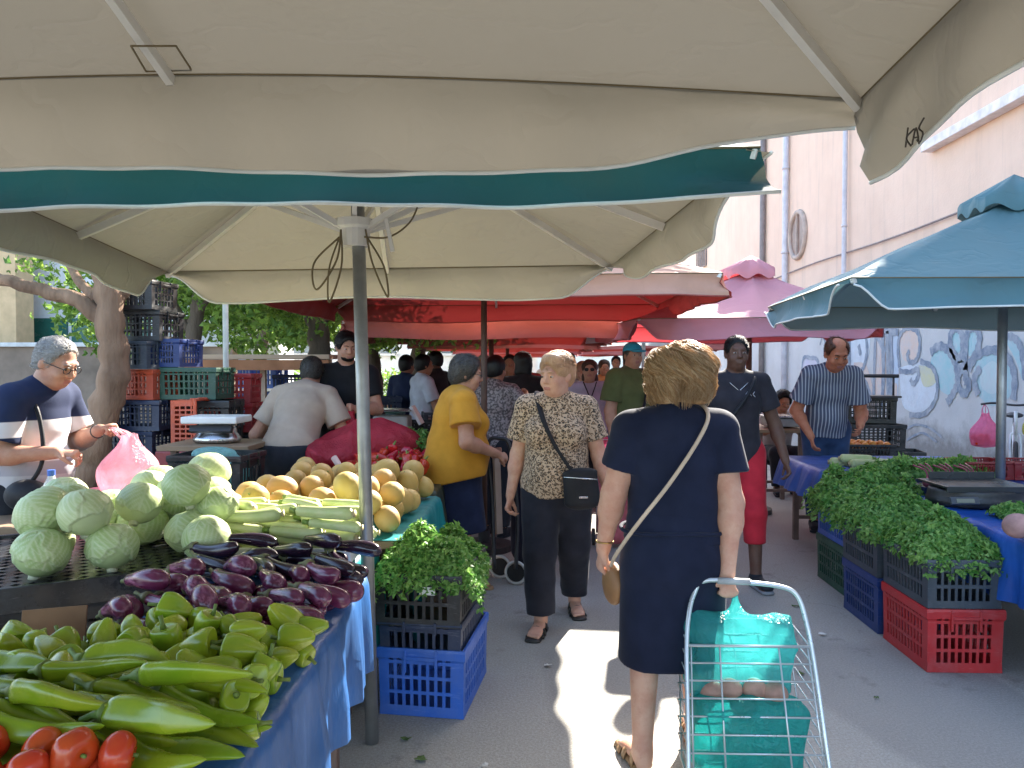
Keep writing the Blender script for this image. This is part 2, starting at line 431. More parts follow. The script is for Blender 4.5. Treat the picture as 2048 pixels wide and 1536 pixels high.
# round window
q = wallpt(1598, 470); a = MB().tube([(WX-.03, q[1]+.52*math.cos(t), q[2]+.52*math.sin(t)) for t in np.linspace(0, 6.2832, 33)[:-1]], .06, 8, closed=True)
fr = a.build('window_frame', mat('win_frame', (.5, .4, .34), .8), bld, True)
MB().lathe([(.5, -.01), (.5, .02)], (WX-.02, q[1], q[2]), 32, axis=(1, 0, 0)).build('window_pane', mat('win_dark', (.22, .13, .1), .4), bld)
MB().beam((WX-.05, q[1], q[2]-.5), (WX-.05, q[1], q[2]+.5), .04, .04).build('glazing_bar', mat('win_frame', (.5, .4, .34)), bld)
# barred windows further along, a brown sill band and the pale cornice
for px, py, ww, hh in ((1405, 500, 1.5, 1.3),):
    q = wallpt(px, py)
    f = MB()
    for i in range(6): f.beam((WX-.06, q[1]-ww/2+ww*i/5, q[2]-hh/2), (WX-.06, q[1]-ww/2+ww*i/5, q[2]+hh/2), .03, .03)
    for z in (-.5, 0, .5): f.beam((WX-.062, q[1]-ww/2, q[2]+z*hh), (WX-.062, q[1]+ww/2, q[2]+z*hh), .035, .035)
    pw = MB().box((WX-.01, q[1], q[2]), (.05, ww, hh)).build('window', mat('win_glass', (.16, .14, .15), .3), bld)
    f.build('window_grille', mat('grille', (.45, .33, .28), .7), pw)
for px0, py0, px1, py1, r in ((1500, 575, 1890, 438, .016),):
    a, b2 = wallpt(px0, py0), wallpt(px1, py1)
    pts = [a+(b2-a)*t+V(-.05, 0, -.02*math.sin(t*9.4)) for t in np.linspace(0, 1.5, 40)]; pts = [p for p in pts if p[1] > -3 and p[1] < 40]
    MB().tube(pts, r, 6).build('cable', mat('cable', (.3, .24, .22), .7), bld, True)
a, b2 = wallpt(1840, 310), wallpt(2048, 195)
MB().box((WX-.09, 4.5, (a[2]+b2[2])/2), (.18, 15, .14)).build('ledge', mat('ledge', (.8, .76, .76), .7), bld, bevel=.01)
# graffiti: paint strokes on the wall, one mesh per letter
def stroke(mb, pts, wd, lift, n=7):
    q = [wallpt(*p) for p in pts]; q = spline([(p[1], p[2], 0) for p in q], n); w2 = wd/2
    v = []
    for i, p in enumerate(q):
        t = q[min(i+1, len(q)-1)]-q[max(i-1, 0)]; t = t/(np.linalg.norm(t)+1e-9); nn = V(-t[1], t[0], 0)
        k = w2*(1+.18*math.sin(i*1.7)); v += [(WX-lift, *(p+nn*k)[:2]), (WX-lift, *(p-nn*k)[:2])]
    return mb.add(v, [[2*i, 2*i+1, 2*i+3, 2*i+2] for i in range(len(q)-1)])
def fillp(mb, pts, lift):
    q = [wallpt(*p) for p in pts]; q = spline([(p[1], p[2], 0) for p in q+[q[0]]], 5)[:-1]; c = sum(q)/len(q)
    v = [(WX-lift, *c[:2])]+[(WX-lift, *p[:2]) for p in q]
    return mb.add(v, [[0, i+1, (i+1) % len(q)+1] for i in range(len(q))])
def paint(n, c):
    m, nt, b = new_mat(n); co = obj_co(nt); f = ramp(nt, noise(nt, co, 5, 7, .75), .38, .66); g2 = ramp(nt, noise(nt, obj_co(nt, (1, 1, .4)), 2.2, 5, .7), .45, .75)
    k = mixc(nt, math_(nt, 'MULTIPLY', f, .65), c, (.56, .57, .6)); k = mixc(nt, math_(nt, 'MULTIPLY', g2, .5), k, (.5, .49, .5)); nt.links.new(k, b.inputs['Base Color']); b.inputs['Roughness'].default_value = .9
    bump(nt, b, noise(nt, co, 22, 8, .7), .5, .01); return m
gp_b, gp_t, gp_o, gp_y, gp_w, gp_l, gp_p = paint('spray_slate', (.16, .2, .27)), paint('spray_teal', (.34, .55, .58)), paint('spray_peach', (.72, .52, .42)), paint('spray_yellow', (.64, .6, .36)), paint('spray_white', (.68, .72, .78)), paint('spray_sky', (.5, .58, .7)), paint('spray_lilac', (.56, .52, .64))
def letter(fills, lines, wd):
    root = None
    for i, (poly, mm) in enumerate(fills):
        o = fillp(MB(), poly, .003+.002*i).build('graffiti_fill' if root else 'graffiti_letter', mm, root or bld); root = root or o
    for i, ln in enumerate(lines):
        o = stroke(MB(), ln, wd, .010+.0015*i).build('graffiti_outline' if root else 'graffiti_letter', gp_b, root or bld); root = root or o
letter([([(1604, 722), (1636, 716), (1640, 800), (1604, 800)], gp_p)], [[(1604, 800), (1606, 722), (1622, 716), (1637, 726), (1640, 800)]], .09)
letter([([(1700, 662), (1738, 660), (1732, 730), (1700, 735)], gp_w), ([(1708, 725), (1735, 735), (1752, 830), (1718, 820)], gp_o)], [[(1702, 800), (1700, 680), (1706, 662), (1728, 662), (1735, 700), (1728, 735), (1722, 745), (1735, 770), (1745, 800)], [(1718, 690), (1722, 710)]], .1)
letter([([(1748, 662), (1768, 660), (1772, 790), (1752, 800)], gp_o)], [[(1748, 800), (1752, 662)], [(1752, 668), (1772, 700), (1776, 662)], [(1776, 662), (1778, 790)]], .1)
letter([([(1782, 662), (1796, 664), (1796, 790), (1784, 785)], gp_l), ([(1778, 770), (1795, 770), (1788, 830), (1776, 832)], gp_o)], [[(1766, 660), (1768, 745), (1764, 820)], [(1782, 664), (1784, 760), (1780, 815)], [(1764, 658), (1798, 665)]], .13)
letter([([(1800, 675), (1818, 655), (1838, 672), (1838, 715), (1822, 725), (1805, 715)], gp_o), ([(1800, 735), (1850, 725), (1872, 755), (1868, 800), (1840, 825), (1806, 810)], gp_w), ([(1838, 730), (1866, 738), (1872, 765), (1848, 772)], gp_y)],
       [[(1800, 735), (1797, 690), (1806, 662), (1822, 656), (1838, 668), (1840, 700), (1832, 722), (1820, 724), (1816, 710), (1820, 702)], [(1800, 742), (1822, 744), (1836, 738), (1838, 752), (1828, 768), (1822, 758)], [(1842, 722), (1866, 735), (1876, 765), (1872, 800), (1850, 828), (1820, 830)]], .085)
letter([([(1866, 700), (1888, 692), (1908, 715), (1914, 760), (1900, 790), (1872, 770), (1862, 730)], gp_t)], [[(1862, 705), (1880, 692), (1898, 702), (1912, 728), (1916, 765), (1906, 790), (1895, 806)]], .13)
letter([([(1904, 668), (1918, 656), (1926, 672), (1922, 700), (1912, 706), (1904, 690)], gp_t), ([(1938, 672), (1948, 658), (1958, 672), (1952, 700), (1938, 712)], gp_t)],
       [[(1926, 712), (1926, 676), (1918, 657), (1904, 664), (1902, 690), (1912, 712), (1930, 735), (1934, 770)], [(1932, 740), (1934, 676), (1946, 655), (1960, 668), (1956, 700), (1938, 730), (1920, 745)], [(1914, 722), (1924, 716), (1928, 726), (1918, 732)]], .12)
letter([([(1950, 725), (1975, 705), (2010, 712), (2024, 745), (2022, 790), (1985, 812), (1952, 780)], gp_t), ([(1962, 740), (1985, 722), (2004, 740), (2006, 775), (1982, 788), (1962, 770)], paint('spray_mint', (.5, .62, .62)))],
       [[(1938, 740), (1955, 712), (1985, 700), (2014, 712), (2030, 750), (2028, 800)], [(1958, 790), (1950, 760), (1962, 735)], [(1920, 745), (1918, 770), (1930, 788), (1940, 770), (1930, 752)]], .12)
letter([([(2010, 680), (2035, 672), (2048, 700), (2046, 760), (2032, 720)], gp_t)], [[(2012, 672), (2030, 676), (2044, 700), (2052, 760)]], .1)
letter([], [[(1640, 690), (1646, 674), (1652, 690)], [(1656, 690), (1658, 676), (1666, 690), (1668, 676)], [(1672, 690), (1676, 674), (1684, 680)]], .035)
letter([], [[(1800, 868), (1830, 850), (1860, 856), (1885, 875)], [(1815, 880), (1845, 866), (1875, 884)]], .04)

# ------------------------------------------------------------------ buildings behind the trees and at the end of the alley
def block(name, label, c, d, mm, wins, wmat):
    b = empty(name, (c[0], c[1], 0), label, 'building')
    MB().box((c[0], c[1], d[2]/2), d).build('wall', mm, b)
    for (x, y, z, sx, sy, sz) in wins:
        f = MB().box((x, y, z), (sx, sy, sz)).build('window', wmat, b); 
        MB().box((x, y-sy*.3-.02, z-sz/2-.05), (sx+.14, sy+.08, .07)).build('sill', mm, f)
    return b
wm = mat('far_glass', (.12, .16, .17), .25, .2)
tan = mat('tan_stucco', (.72, .5, .28), .9, .15); crm = mat('cream_stucco', (.84, .8, .7), .9, .12); wht = mat('white_stucco', (.82, .83, .84), .9, .1)
block('tan_house', 'tan stuccoed house corner behind the polo shirt man', (-11.5, 14.0, 0), (4.0, .5, 6.0), tan, [], wm)
block('white_house', 'white house with a green glazed band behind the bare tree trunk', (-9, 15.2, 0), (8, .9, 7), wht, [(-9.9, 14.74, 2.2, 1.5, .1, .5), (-8.3, 14.74, 2.2, 1.5, .1, .5)], mat('green_glass', (.03, .15, .12), .25, .2))
block('cream_house', 'cream house wall in sunshine far behind the trees', (-6, 27, 0), (12, 1, 6), crm, [(-8+2.6*i, 26.48, 2.6, 1, .1, 1.3) for i in range(4)], wm)
block('end_house', 'pale apartment house closing the far end of the alley', (2, 58, 0), (26, 2, 12), crm, [(-8+3*i, 56.98, z, 1.2, .1, 1.5) for i in range(7) for z in (3, 6, 9)], wm)

gw = empty('garden_wall', (-9.5, 12.6, 0), 'low brown rendered garden wall with a pale coping behind the polo shirt man', 'wall')
MB().box((-9.5, 12.6, .92), (9, .25, 1.84)).build('wall', mat('brown_render', (.27, .2, .15), .9, .35, 2.5), gw); MB().box((-9.5, 12.58, 1.875), (9.1, .36, .07)).build('coping', mat('coping', (.7, .69, .66), .8), gw, bevel=.01)

# ------------------------------------------------------------------ parasols
m_rib = mat('rib_white', (.72, .69, .63), .5, .12, metal=.1)
m_pole = mat('pole_steel', (.36, .37, .38), .42, .3, 8, 40, metal=.75); m_brown = mat('pole_brown', (.12, .065, .045), .55, .25)
m_cord = mat('cord', (.16, .12, .06), .8, .2); m_trim = mat('trim', (.72, .74, .7), .8, .15)
def parasol(label, corners, apex, vh, cl, polep, trimm=m_trim, group=None, taper=(.02, .02, .02, .02), tr=.2, sag=.06, polem=m_pole, prad=.03, hubz=None, seed=1, ribs=True, cap=0, midup=0, flare=.03, vmin=.25, basem=None, seam=True, footr=.24, vsc=(1, 1, 1, 1)):
    root = empty('parasol', (polep[0], polep[1], 0), label, 'parasol', group)
    cs = [V(*c) for c in corners]; ap = V(*apex); n = 10; m = 10
    ring = []; info = []
    for e in range(4):
        a, b = cs[e], cs[(e+1) % 4]
        for i in range(2*n):
            s = i/(2*n); p = a+(b-a)*s; fr = (s*2) % 1
            p = p+V(0, 0, midup*math.sin(math.pi*s)); ring.append(p); info.append((e, s, fr))
    K = len(ring); vs = [ap]
    for j in range(1, m+1):
        t = j/m
        for i in range(K):
            p = ap+(ring[i]-ap)*t; fr = info[i][2]
            fc = min(fr, 1-fr); d = sag*math.sin(math.pi*fr)*math.sin(math.pi*min(1, t*.93))+.016*math.sin(fc*46+seed)*math.exp(-fc/.16)*max(0, t-.45)*1.6+.007*math.sin(fr*23+t*15+seed); d *= 1-t**10; vs.append(p-V(0, 0, d+.012*math.sin(t*math.pi)*wob(p*1.0, 5, seed)))
    fs = [[0, 1+i, 1+(i+1) % K] for i in range(K)]
    for j in range(m-1):
        for i in range(K):
            a = 1+j*K+i; b = 1+j*K+(i+1) % K; fs.append([a, a+K, b+K, b])
    cn = mesh_obj('canopy', vs, fs, cl, root)
    if seam: MB().tube([p+V(0, 0, -.004) for p in ring], .0035, 5, closed=True).build('seam_cord', m_cord, root, True)
    for e in range(4):
        a, b = cs[e], cs[(e+1) % 4]; L = np.linalg.norm(b-a); ns = 72; q = 5; tv = []; out = np.cross(b-a, V(0, 0, 1)); out /= np.linalg.norm(out)
        bot = []
        for i in range(ns+1):
            s = i/ns; dd = min(s, 1-s)*L; top = a+(b-a)*s+V(0, 0, midup*math.sin(math.pi*s))
            h = vh*(vmin+(1-vmin)*sstep(0, taper[e], dd)) if taper[e] > .05 else vh
            h *= vsc[e]*(1+.07*math.sin(s*9+seed+e))
            for j in range(q+1):
                t = j/q; wv = .024*t*math.sin(s*L*5.2+seed*2+e)+.009*t*math.sin(s*L*17+seed)+.022*math.exp(-dd/.35)*math.sin(t*9+dd*13+seed)*min(1, 3*t)*(.3+t)
                ex = (b-a)/L*(.04*t*(1 if s > .5 else -1)*sstep(.25, 0, dd)) if taper[e] < .05 else V(0, 0, 0)
                p = top+V(0, 0, -h*t)+out*(wv+flare*t*t-.025*math.sin(math.pi*t))+ex; tv.append(p)
            bot.append(p)
        w1 = q+1; tf = [[i*w1+j, i*w1+j+1, (i+1)*w1+j+1, (i+1)*w1+j] for i in range(ns) for j in range(q)]
        vo = mesh_obj('valance', tv, tf, cl, root)
        if trimm: MB().tube(bot, .0065, 5).build('trim', trimm, vo, True)
    pz = ap[2]-.02
    if hubz is None: hubz = ap[2]-.55
    MB().tube([(polep[0], polep[1], .003), (polep[2] if len(polep) > 2 else polep[0], polep[3] if len(polep) > 3 else polep[1], pz)], prad, 14).build('pole', polem, root, True)
    if footr > .06: MB().lathe([(.02, 0), (footr, 0), (footr, .05), (.05, .07), (.05, .16), (.036, .16), (.036, 0.02)], (polep[0], polep[1], .0), 20).build('base', basem or m_dark, root)
    if ribs:
        hp = V(polep[2] if len(polep) > 2 else polep[0], polep[3] if len(polep) > 3 else polep[1], hubz)
        hub = MB().lathe([(prad+.002, -.05), (prad+.03, -.05), (prad+.034, .02), (prad+.05, .03), (prad+.05, .06), (prad+.002, .06)], hp, 16).build('hub', m_rib, root)
        for e in range(4):
            for p in (cs[e], (cs[e]+cs[(e+1) % 4])/2+V(0, 0, midup)):
                d = p-ap; a = ap+d*.03-V(0, 0, .05); b = p-V(0, 0, .028)+d/np.linalg.norm(d)*-.01
                MB().beam(a, b, .022, .03).build('rib', m_rib, root)
                mid = a+(b-a)*.46; st = hp+(mid-hp)/np.linalg.norm(mid-hp)*.05
                MB().beam(st, mid, .018, .022).build('strut', m_rib, root)
    if cap:
        rp = [ap+(ring[i]-ap)*cap+V(0, 0, .10+.025*math.sin(i*math.pi/5)) for i in range(K)]
        v2 = [ap+V(0, 0, .16)]+[ap+V(0, 0, .16)+(p-ap-V(0, 0, .16))*t for t in (.5, 1) for p in rp]+[p+V(0, 0, -.07) for p in rp]
        f2 = [[0, 1+i, 1+(i+1) % K] for i in range(K)]+[[1+j*K+i, 1+(j+1)*K+i, 1+(j+1)*K+(i+1) % K, 1+j*K+(i+1) % K] for j in range(2) for i in range(K)]
        mesh_obj('vent_cap', v2, f2, cl, root)
    return root
TEAL = (.012, .09, .095); BEIGE = (.262, .245, .21)
cA = cloth_mat('canvas_teal_beige', TEAL, BEIGE, .05, 3.5, (.4, .36, .28), .12)
pA = parasol('large beige lined parasol overhead, corner rib end and scribbled side flap in view',
        [(.90, 2.2, 2.29), (.90, 2.2, 2.29), (-3.0, 2.2, 2.31), (-3.0, -1.8, 2.31)][0:0] or [(.90, -1.8, 2.29), (.90, 2.2, 2.285), (-3.0, 2.2, 2.30), (-3.0, -1.8, 2.30)], (-1.05, .2, 3.02), .255, cA, (-1.05, .2), taper=(0, .85, 0, 0), midup=.085, sag=.05, seed=3, vmin=.3, vsc=(.92, 1, 1, 1))
cB = cloth_mat('canvas_teal_beige_b', TEAL, (.33, .308, .245), .04, 4, (.4, .36, .28), .12)
pB = parasol('teal topped parasol with beige lining on the grey pole beside the parsley crates',
        [(.67, 2.36, 2.2), (.40, 4.13, 2.075), (-2.015, 4.13, 2.05), (-1.93, 2.36, 2.18)], (-.74, 3.3, 2.66), .165, cB, (-.672, 3.08, -.74, 3.12), taper=(.5, .28, .28, 0), footr=.05, hubz=2.07, prad=.027, seed=5, vmin=.12)
# loose cords at the hub of that parasol and a wing bolt
hb = V(-.73, 3.1, 2.05)
for a, b2, dz, dx in ((-.06, -.16, .21, -.04), (-.06, -.1, .26, -.02), (.05, .12, .24, .05), (.04, .2, .02, .3)):
    pts = spline([hb+V(a, -.04, 0), hb+V(b2, -.05, -dz*.5), hb+V((a+b2)/2+dx, -.05, -dz), hb+V(a*.5+dx, -.05, -dz*.45), hb+V(a*.9, -.04, .03)], 8) if dx < .2 else spline([hb+V(.04, -.04, 0), hb+V(.14, -.04, 0.0), hb+V(.22, 0, .07), hb+V(.26, .02, .18)], 8)
    MB().tube(pts, .004, 6).build('hanging_cord', m_cord, pB, True)
MB().beam(hb+V(.13, -.05, .07), hb+V(.155, -.05, -.06), .014, .014).build('tilt_lever', m_rib, pB)
# handwriting on the side flap and the patch sewn under the middle rib of the big parasol
ink = mat('marker_ink', (.05, .04, .03), .7)
def flap(px, py):
    d = CF+(px-1024)/FPX*CR-(py-768)/FPX*CU; p = V(0, 0, CAMZ)+d*(.895/d[0]); return p
hw = empty  # lettering strokes, sewn on the inner face of the flap
for ch in ([[(1816, 255), (1811, 295)], [(1828, 258), (1813, 276), (1822, 292)]], [[(1824, 290), (1832, 256), (1838, 288)], [(1827, 276), (1837, 274)]], [[(1848, 236), (1838, 256), (1846, 266), (1840, 284), (1834, 280)]]):
    t = MB()
    for ln in ch: t.tube(spline([flap(*q) for q in ln], 5), .0022, 5)
    t.build('lettering', ink, pA, True)
t = MB(); pts = [P(262, 92, 2.0), P(352, 92, 2.0), P(383, 140, 2.19), P(292, 143, 2.19)]
for i in range(4): t.beam(pts[i], pts[(i+1) % 4], .004, .004)
t.build('sewn_patch', m_cord, pA)
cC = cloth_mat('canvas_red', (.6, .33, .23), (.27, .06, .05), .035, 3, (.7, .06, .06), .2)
m_red_trim = mat('trim_red', (.4, .1, .08), .8)
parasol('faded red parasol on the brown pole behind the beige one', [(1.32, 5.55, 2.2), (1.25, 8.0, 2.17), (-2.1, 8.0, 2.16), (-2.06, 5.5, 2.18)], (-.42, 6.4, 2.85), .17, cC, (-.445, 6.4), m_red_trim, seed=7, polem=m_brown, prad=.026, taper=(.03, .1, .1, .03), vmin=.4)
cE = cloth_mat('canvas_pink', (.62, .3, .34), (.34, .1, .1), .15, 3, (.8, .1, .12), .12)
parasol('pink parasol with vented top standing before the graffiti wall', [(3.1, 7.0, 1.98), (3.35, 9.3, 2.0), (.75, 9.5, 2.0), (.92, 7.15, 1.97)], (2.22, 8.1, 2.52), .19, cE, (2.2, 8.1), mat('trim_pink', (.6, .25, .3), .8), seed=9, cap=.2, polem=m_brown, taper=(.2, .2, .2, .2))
cF = cloth_mat('canvas_sea_blue', (.11, .225, .255), (.16, .15, .13), .14, 3, (.12, .25, .28), .15)
parasol('blue green parasol with pale piping over the herb stall', [(4.45, 4.3, 2.02), (4.5, 6.3, 2.0), (1.86, 6.3, 2.01), (1.78, 4.45, 2.04)], (3.22, 5.35, 2.67), .175, cF, (3.13, 5.3), m_trim, seed=11, cap=.2, taper=(.2, .2, .3, .2), sag=.03)
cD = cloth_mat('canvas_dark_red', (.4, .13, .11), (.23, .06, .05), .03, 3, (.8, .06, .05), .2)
GR = 'red parasols further down the alley'
for i, (x0, x1, y0, y1, z) in enumerate([(-2.1, .95, 8.2, 11, 2.02), (-1.9, .9, 11.4, 14.2, 1.98), (-1.6, .8, 14.8, 17.4, 1.95), (.9, 3.6, 13.5, 16, 2.02), (-1.6, .8, 18.2, 21, 1.95), (1.2, 3.6, 20, 23, 2.0), (-1.6, .8, 22, 25, 1.97)]):
    lb = ['dark red parasol directly behind the brown pole one', 'second dark red parasol down the stall side', 'third dark red parasol down the stall side', 'small red parasol behind the man in the blue cap', 'fourth red parasol far down the alley', 'distant red parasol on the wall side of the alley', 'last red parasol in view far down the alley'][i]
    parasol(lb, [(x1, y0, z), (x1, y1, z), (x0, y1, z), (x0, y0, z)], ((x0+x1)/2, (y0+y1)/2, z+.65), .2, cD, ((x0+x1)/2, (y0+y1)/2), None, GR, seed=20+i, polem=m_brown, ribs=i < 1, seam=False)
parasol('pale blue parasol between the red ones beyond the pink one', [(2.2, 10.6, 2.0), (2.3, 12.8, 2.0), (.75, 12.9, 2.0), (.7, 10.7, 1.98)], (1.5, 11.7, 2.4), .14, cloth_mat('canvas_pale_blue', (.55, .68, .74), (.5, .55, .58), .3), (1.6, 11.7), None, seed=31, ribs=False, seam=False)
# ------------------------------------------------------------------ people
def skin_mat(name, c):
    if name in _M: return _M[name]
    m, nt, b = new_mat(name); co = obj_co(nt)
    f = ramp(nt, noise(nt, co, 14, 5, .6), .35, .68); col = mixc(nt, f, c, (c[0]*.86, c[1]*.7, c[2]*.66))
    f2 = ramp(nt, noise(nt, co, 60, 3, .6), .55, .75); col = mixc(nt, math_(nt, 'MULTIPLY', f2, .3), col, (c[0]*.7, c[1]*.5, c[2]*.45))
    nt.links.new(col, b.inputs['Base Color']); b.inputs['Roughness'].default_value = .52; b.inputs['Specular IOR Level'].default_value = .35
    b.inputs['Subsurface Weight'].default_value = .08; b.inputs['Subsurface Radius'].default_value = (1, .35, .2); b.inputs['Subsurface Scale'].default_value = .01
    bump(nt, b, math_(nt, 'ADD', noise(nt, co, 220, 4, .7), math_(nt, 'MULTIPLY', noise(nt, co, 35, 4, .6), 1.2)), .4, .003); _M[name] = m; return m
SK_PALE = skin_mat('skin_pale', (.62, .37, .27)); SK_MID = skin_mat('skin_mid', (.52, .29, .2)); SK_TAN = skin_mat('skin_tan', (.43, .21, .13)); SK_DARK = skin_mat('skin_dark', (.14, .075, .052))
M_EYE = mat('eye_white', (.42, .4, .38), .3, .05); M_IRIS = mat('iris', (.05, .03, .02), .2, .1); M_LIP = mat('lips', (.42, .17, .14), .5, .2)
_HC = {}
def hair_mat(name, a, b_, scale=220):
    _HC[name] = a
    if name in _M: return _M[name]
    m, nt, b = new_mat(name); co = obj_co(nt, (1, 1, .25)); f = ramp(nt, noise(nt, co, scale*.4, 4, .7), .3, .7); g = ramp(nt, noise(nt, obj_co(nt), 9, 3), .35, .65)
    c = mixc(nt, f, a, b_); c = mixc(nt, math_(nt, 'MULTIPLY', g, .4), c, tuple(x*.55 for x in b_)); nt.links.new(c, b.inputs['Base Color'])
    b.inputs['Roughness'].default_value = .42; b.inputs['Specular IOR Level'].default_value = .6; bump(nt, b, noise(nt, co, scale, 3), .8, .004)
    tl = N(nt, 'ShaderNodeBsdfTranslucent'); nt.links.new(c, tl.inputs['Color']); mx = N(nt, 'ShaderNodeMixShader'); mx.inputs[0].default_value = .35; nt.links.new(b.outputs[0], mx.inputs[1]); nt.links.new(tl.outputs[0], mx.inputs[2]); nt.links.new(mx.outputs[0], nt.nodes['Material Output'].inputs['Surface']); _M[name] = m; return m
def fabric(name, c, var=.15, rough=.85, fold=9):
    m = mat(name, c, rough, var, fold, 260, .0015, .3, spec=.3); b = m.node_tree.nodes['Principled BSDF']; b.inputs['Sheen Weight'].default_value = .1; b.inputs['Sheen Roughness'].default_value = .4; return m

class Fig:
    def __init__(s, H=1.65, wide=1.0, deep=1.0, lean=0, hunch=0, leanx=0, twist=0, arm=1.0, female=False, feet=((-.09, 0, 0), (.09, 0, 0)), belly=0):
        s.H = H; s.w = wide; s.d = deep; s.j = j = {}; s.belly = belly; s.female = female; s.arm_k = arm
        h = H
        hipz = .515*h
        for sd, nm, ft in ((-1, 'l', feet[0]), (1, 'r', feet[1])):
            fx, fy, fz = ft
            j['a'+nm] = V(fx, fy-.03, .075+fz); j['t'+nm] = V(fx+sd*.025, fy+.11, .03+fz)
            j['h'+nm] = V(sd*.055*h*wide**.5, 0, hipz-.005)
            mid = (j['h'+nm]+j['a'+nm])/2; j['k'+nm] = mid+V(0, .03+abs(fy)*.12, .015)
        def up(x, y, z):
            """bends the trunk forward about the hips, more with height"""
            dz = (z-hipz/1)*1.0; t = np.clip(dz/(.3*h), 0, 1.4); a = lean+hunch*max(0, t-.55); 
            p = V(x+leanx*dz, y+math.sin(lean)*dz+math.sin(hunch)*max(0, t-.55)*.16*h, hipz+math.cos(lean)*dz-(1-math.cos(hunch))*max(0, t-.55)*.16*h)
            c2, s2 = math.cos(twist*min(t, 1)), math.sin(twist*min(t, 1)); q = p-V(leanx*dz, math.sin(lean)*dz, 0)
            return V(c2*q[0]-s2*q[1], s2*q[0]+c2*q[1], q[2])+V(leanx*dz, math.sin(lean)*dz, 0)
        s.up = up
        j['pel'] = up(0, -.005, .53*h); j['wst'] = up(0, .0, .62*h); j['chs'] = up(0, .005, .725*h); j['shc'] = up(0, -.01, .80*h); j['nkb'] = up(0, -.02, .835*h); j['hd'] = up(0, .02, .925*h)
        for sd, nm in ((-1, 'l'), (1, 'r')):
            j['s'+nm] = up(sd*.098*h*wide**.6, -.01, .805*h); j['e'+nm] = j['s'+nm]+V(sd*.05, -.02, -.175*h); j['w'+nm] = j['e'+nm]+V(sd*.01, .05, -.148*h)
        s.grip = {'l': .35, 'r': .35}; s.hdir = {}; s.palm = {}
        s.yaw = twist
    def set(s, **k):
        for a, b in k.items(): s.j[a] = V(*b)
        return s
    def hand(s, f, nm, k=1.0, coarse=False):
        """palm, four bent fingers of unequal length and a thumb"""
        j = s.j; w = j['w'+nm]; d = s.hdir.get(nm); d = (w-j['e'+nm]) if d is None else V(*d); d = d/np.linalg.norm(d)
        sd = -1 if nm == 'l' else 1
        pn = V(*s.palm.get(nm, (-sd, 0, 0))); pn = pn-d*(pn @ d); pn /= np.linalg.norm(pn)      # way the palm faces
        ac = np.cross(pn, d)*(1 if nm == 'r' else -1)                                           # towards the thumb side
        L = .062*s.H*k; g = s.grip[nm]
        c0 = w+d*.012; c1 = w+d*L*.85
        f.econe(c0, c1, (.021*k, .016*k), (.036*k, .0135*k), ac, .014)
        for i, (o, ln) in enumerate(((.030, .92), (.0105, 1.0), (-.0105, .93), (-.029, .74))):
            b0 = c1+ac*o*k-d*.008; p = b0; a = .15+g*1.0; seg = (.036*ln*k, .025*ln*k, .02*ln*k); r = .0092*k
            for q, sl in enumerate(seg):
                dr = d*math.cos(a)+pn*math.sin(a); n = p+dr*sl; f.cone(p, n, r, r*.9, .004); p = n; r *= .92; a += g*1.15+.08
        t0 = w+d*.022+ac*.018*k; t1 = t0+(d*.62+ac*.7+pn*.25)*.036*k; t2 = t1+(d*.85+ac*.15+pn*(.3+g*.5))*.03*k; t3 = t2+(d*.9+pn*(.2+g*.5))*.022*k
        f.cone(t0, t1, .0145*k, .012*k, .012); f.cone(t1, t2, .0115*k, .010*k, .004); f.cone(t2, t3, .010*k, .0085*k, .004)
    def headframe(s, yaw=0, pitch=0, roll=0):
        return rotz(yaw+s.yaw) @ rotx(-pitch) @ roty(roll)
    def body(s, root, skin, h=.007, head=(0, 0, 0), hk=1.0, arms=1.0, legs=1.0, face=True, nose=1.0, coarse=False, feet=True, lipc=True, jowl=0):
        j = s.j; H = s.H; pts = np.array(list(j.values())); lo = pts.min(0)-.2; hi = pts.max(0)+.24; lo[2] = -.01
        f = Field(lo, hi, h); w, d = s.w, s.d
        # trunk
        f.econe(j['pel'], j['wst'], (.093*H*w, .066*H*d), (.078*H*w, .058*H*d), rotz(s.yaw*.5) @ V(1, 0, 0))
        f.econe(j['wst'], j['chs'], (.078*H*w, .058*H*d), (.092*H*w, .064*H*d), rotz(s.yaw) @ V(1, 0, 0))
        f.econe(j['chs'], j['shc'], (.09*H*w, .06*H*d), (.085*H*w, .045*H*d), rotz(s.yaw) @ V(1, 0, 0))
        f.cone(j['shc'], j['sl'], .045*H, .035*H*arms, .04); f.cone(j['shc'], j['sr'], .045*H, .035*H*arms, .04)
        # neck, head
        M = s.headframe(*head); hc = j['hd']; A = lambda x, y, z: hc+M @ V(x, y, z)*hk
        f.cone(j['nkb']-V(0, 0, .02), A(0, -.018, -.055), .041*H*(.92 if s.female else 1), .034*H, .035)
        f.ell(A(0, -.012, .035), V(.073, .092, .082)*hk, .02, M); f.ell(A(0, .02, -.03), V(.062+.005*jowl, .072, .085)*hk, .03, M)
        f.ell(A(0, .04, -.082), V(.042+.012*jowl, .042, .034)*hk, .03, M)
        if face:
            f.cone(A(-.034, .083, .03), A(.034, .083, .03), .011*hk, .011*hk, .015)
            for q in (-1, 1):
                f.ell(A(q*.031, .103, .006), .0155*hk, .012, None, 'sub'); f.ell(A(q*.037, .066, -.032), V(.026, .024, .024)*hk, .025, M)
                f.ell(A(q*.031, .078, .004), .0135*hk, .004)
                f.ell(A(q*.075, -.008, -.008), V(.009, .02, .031)*hk, .008, M @ rotz(q*.45))
            f.cone(A(0, .088, .018), A(0, .108*nose, -.022), .0095*hk, .0135*hk, .012); f.ell(A(.011, .096, -.026), .0085*hk, .008); f.ell(A(-.011, .096, -.026), .0085*hk, .008)
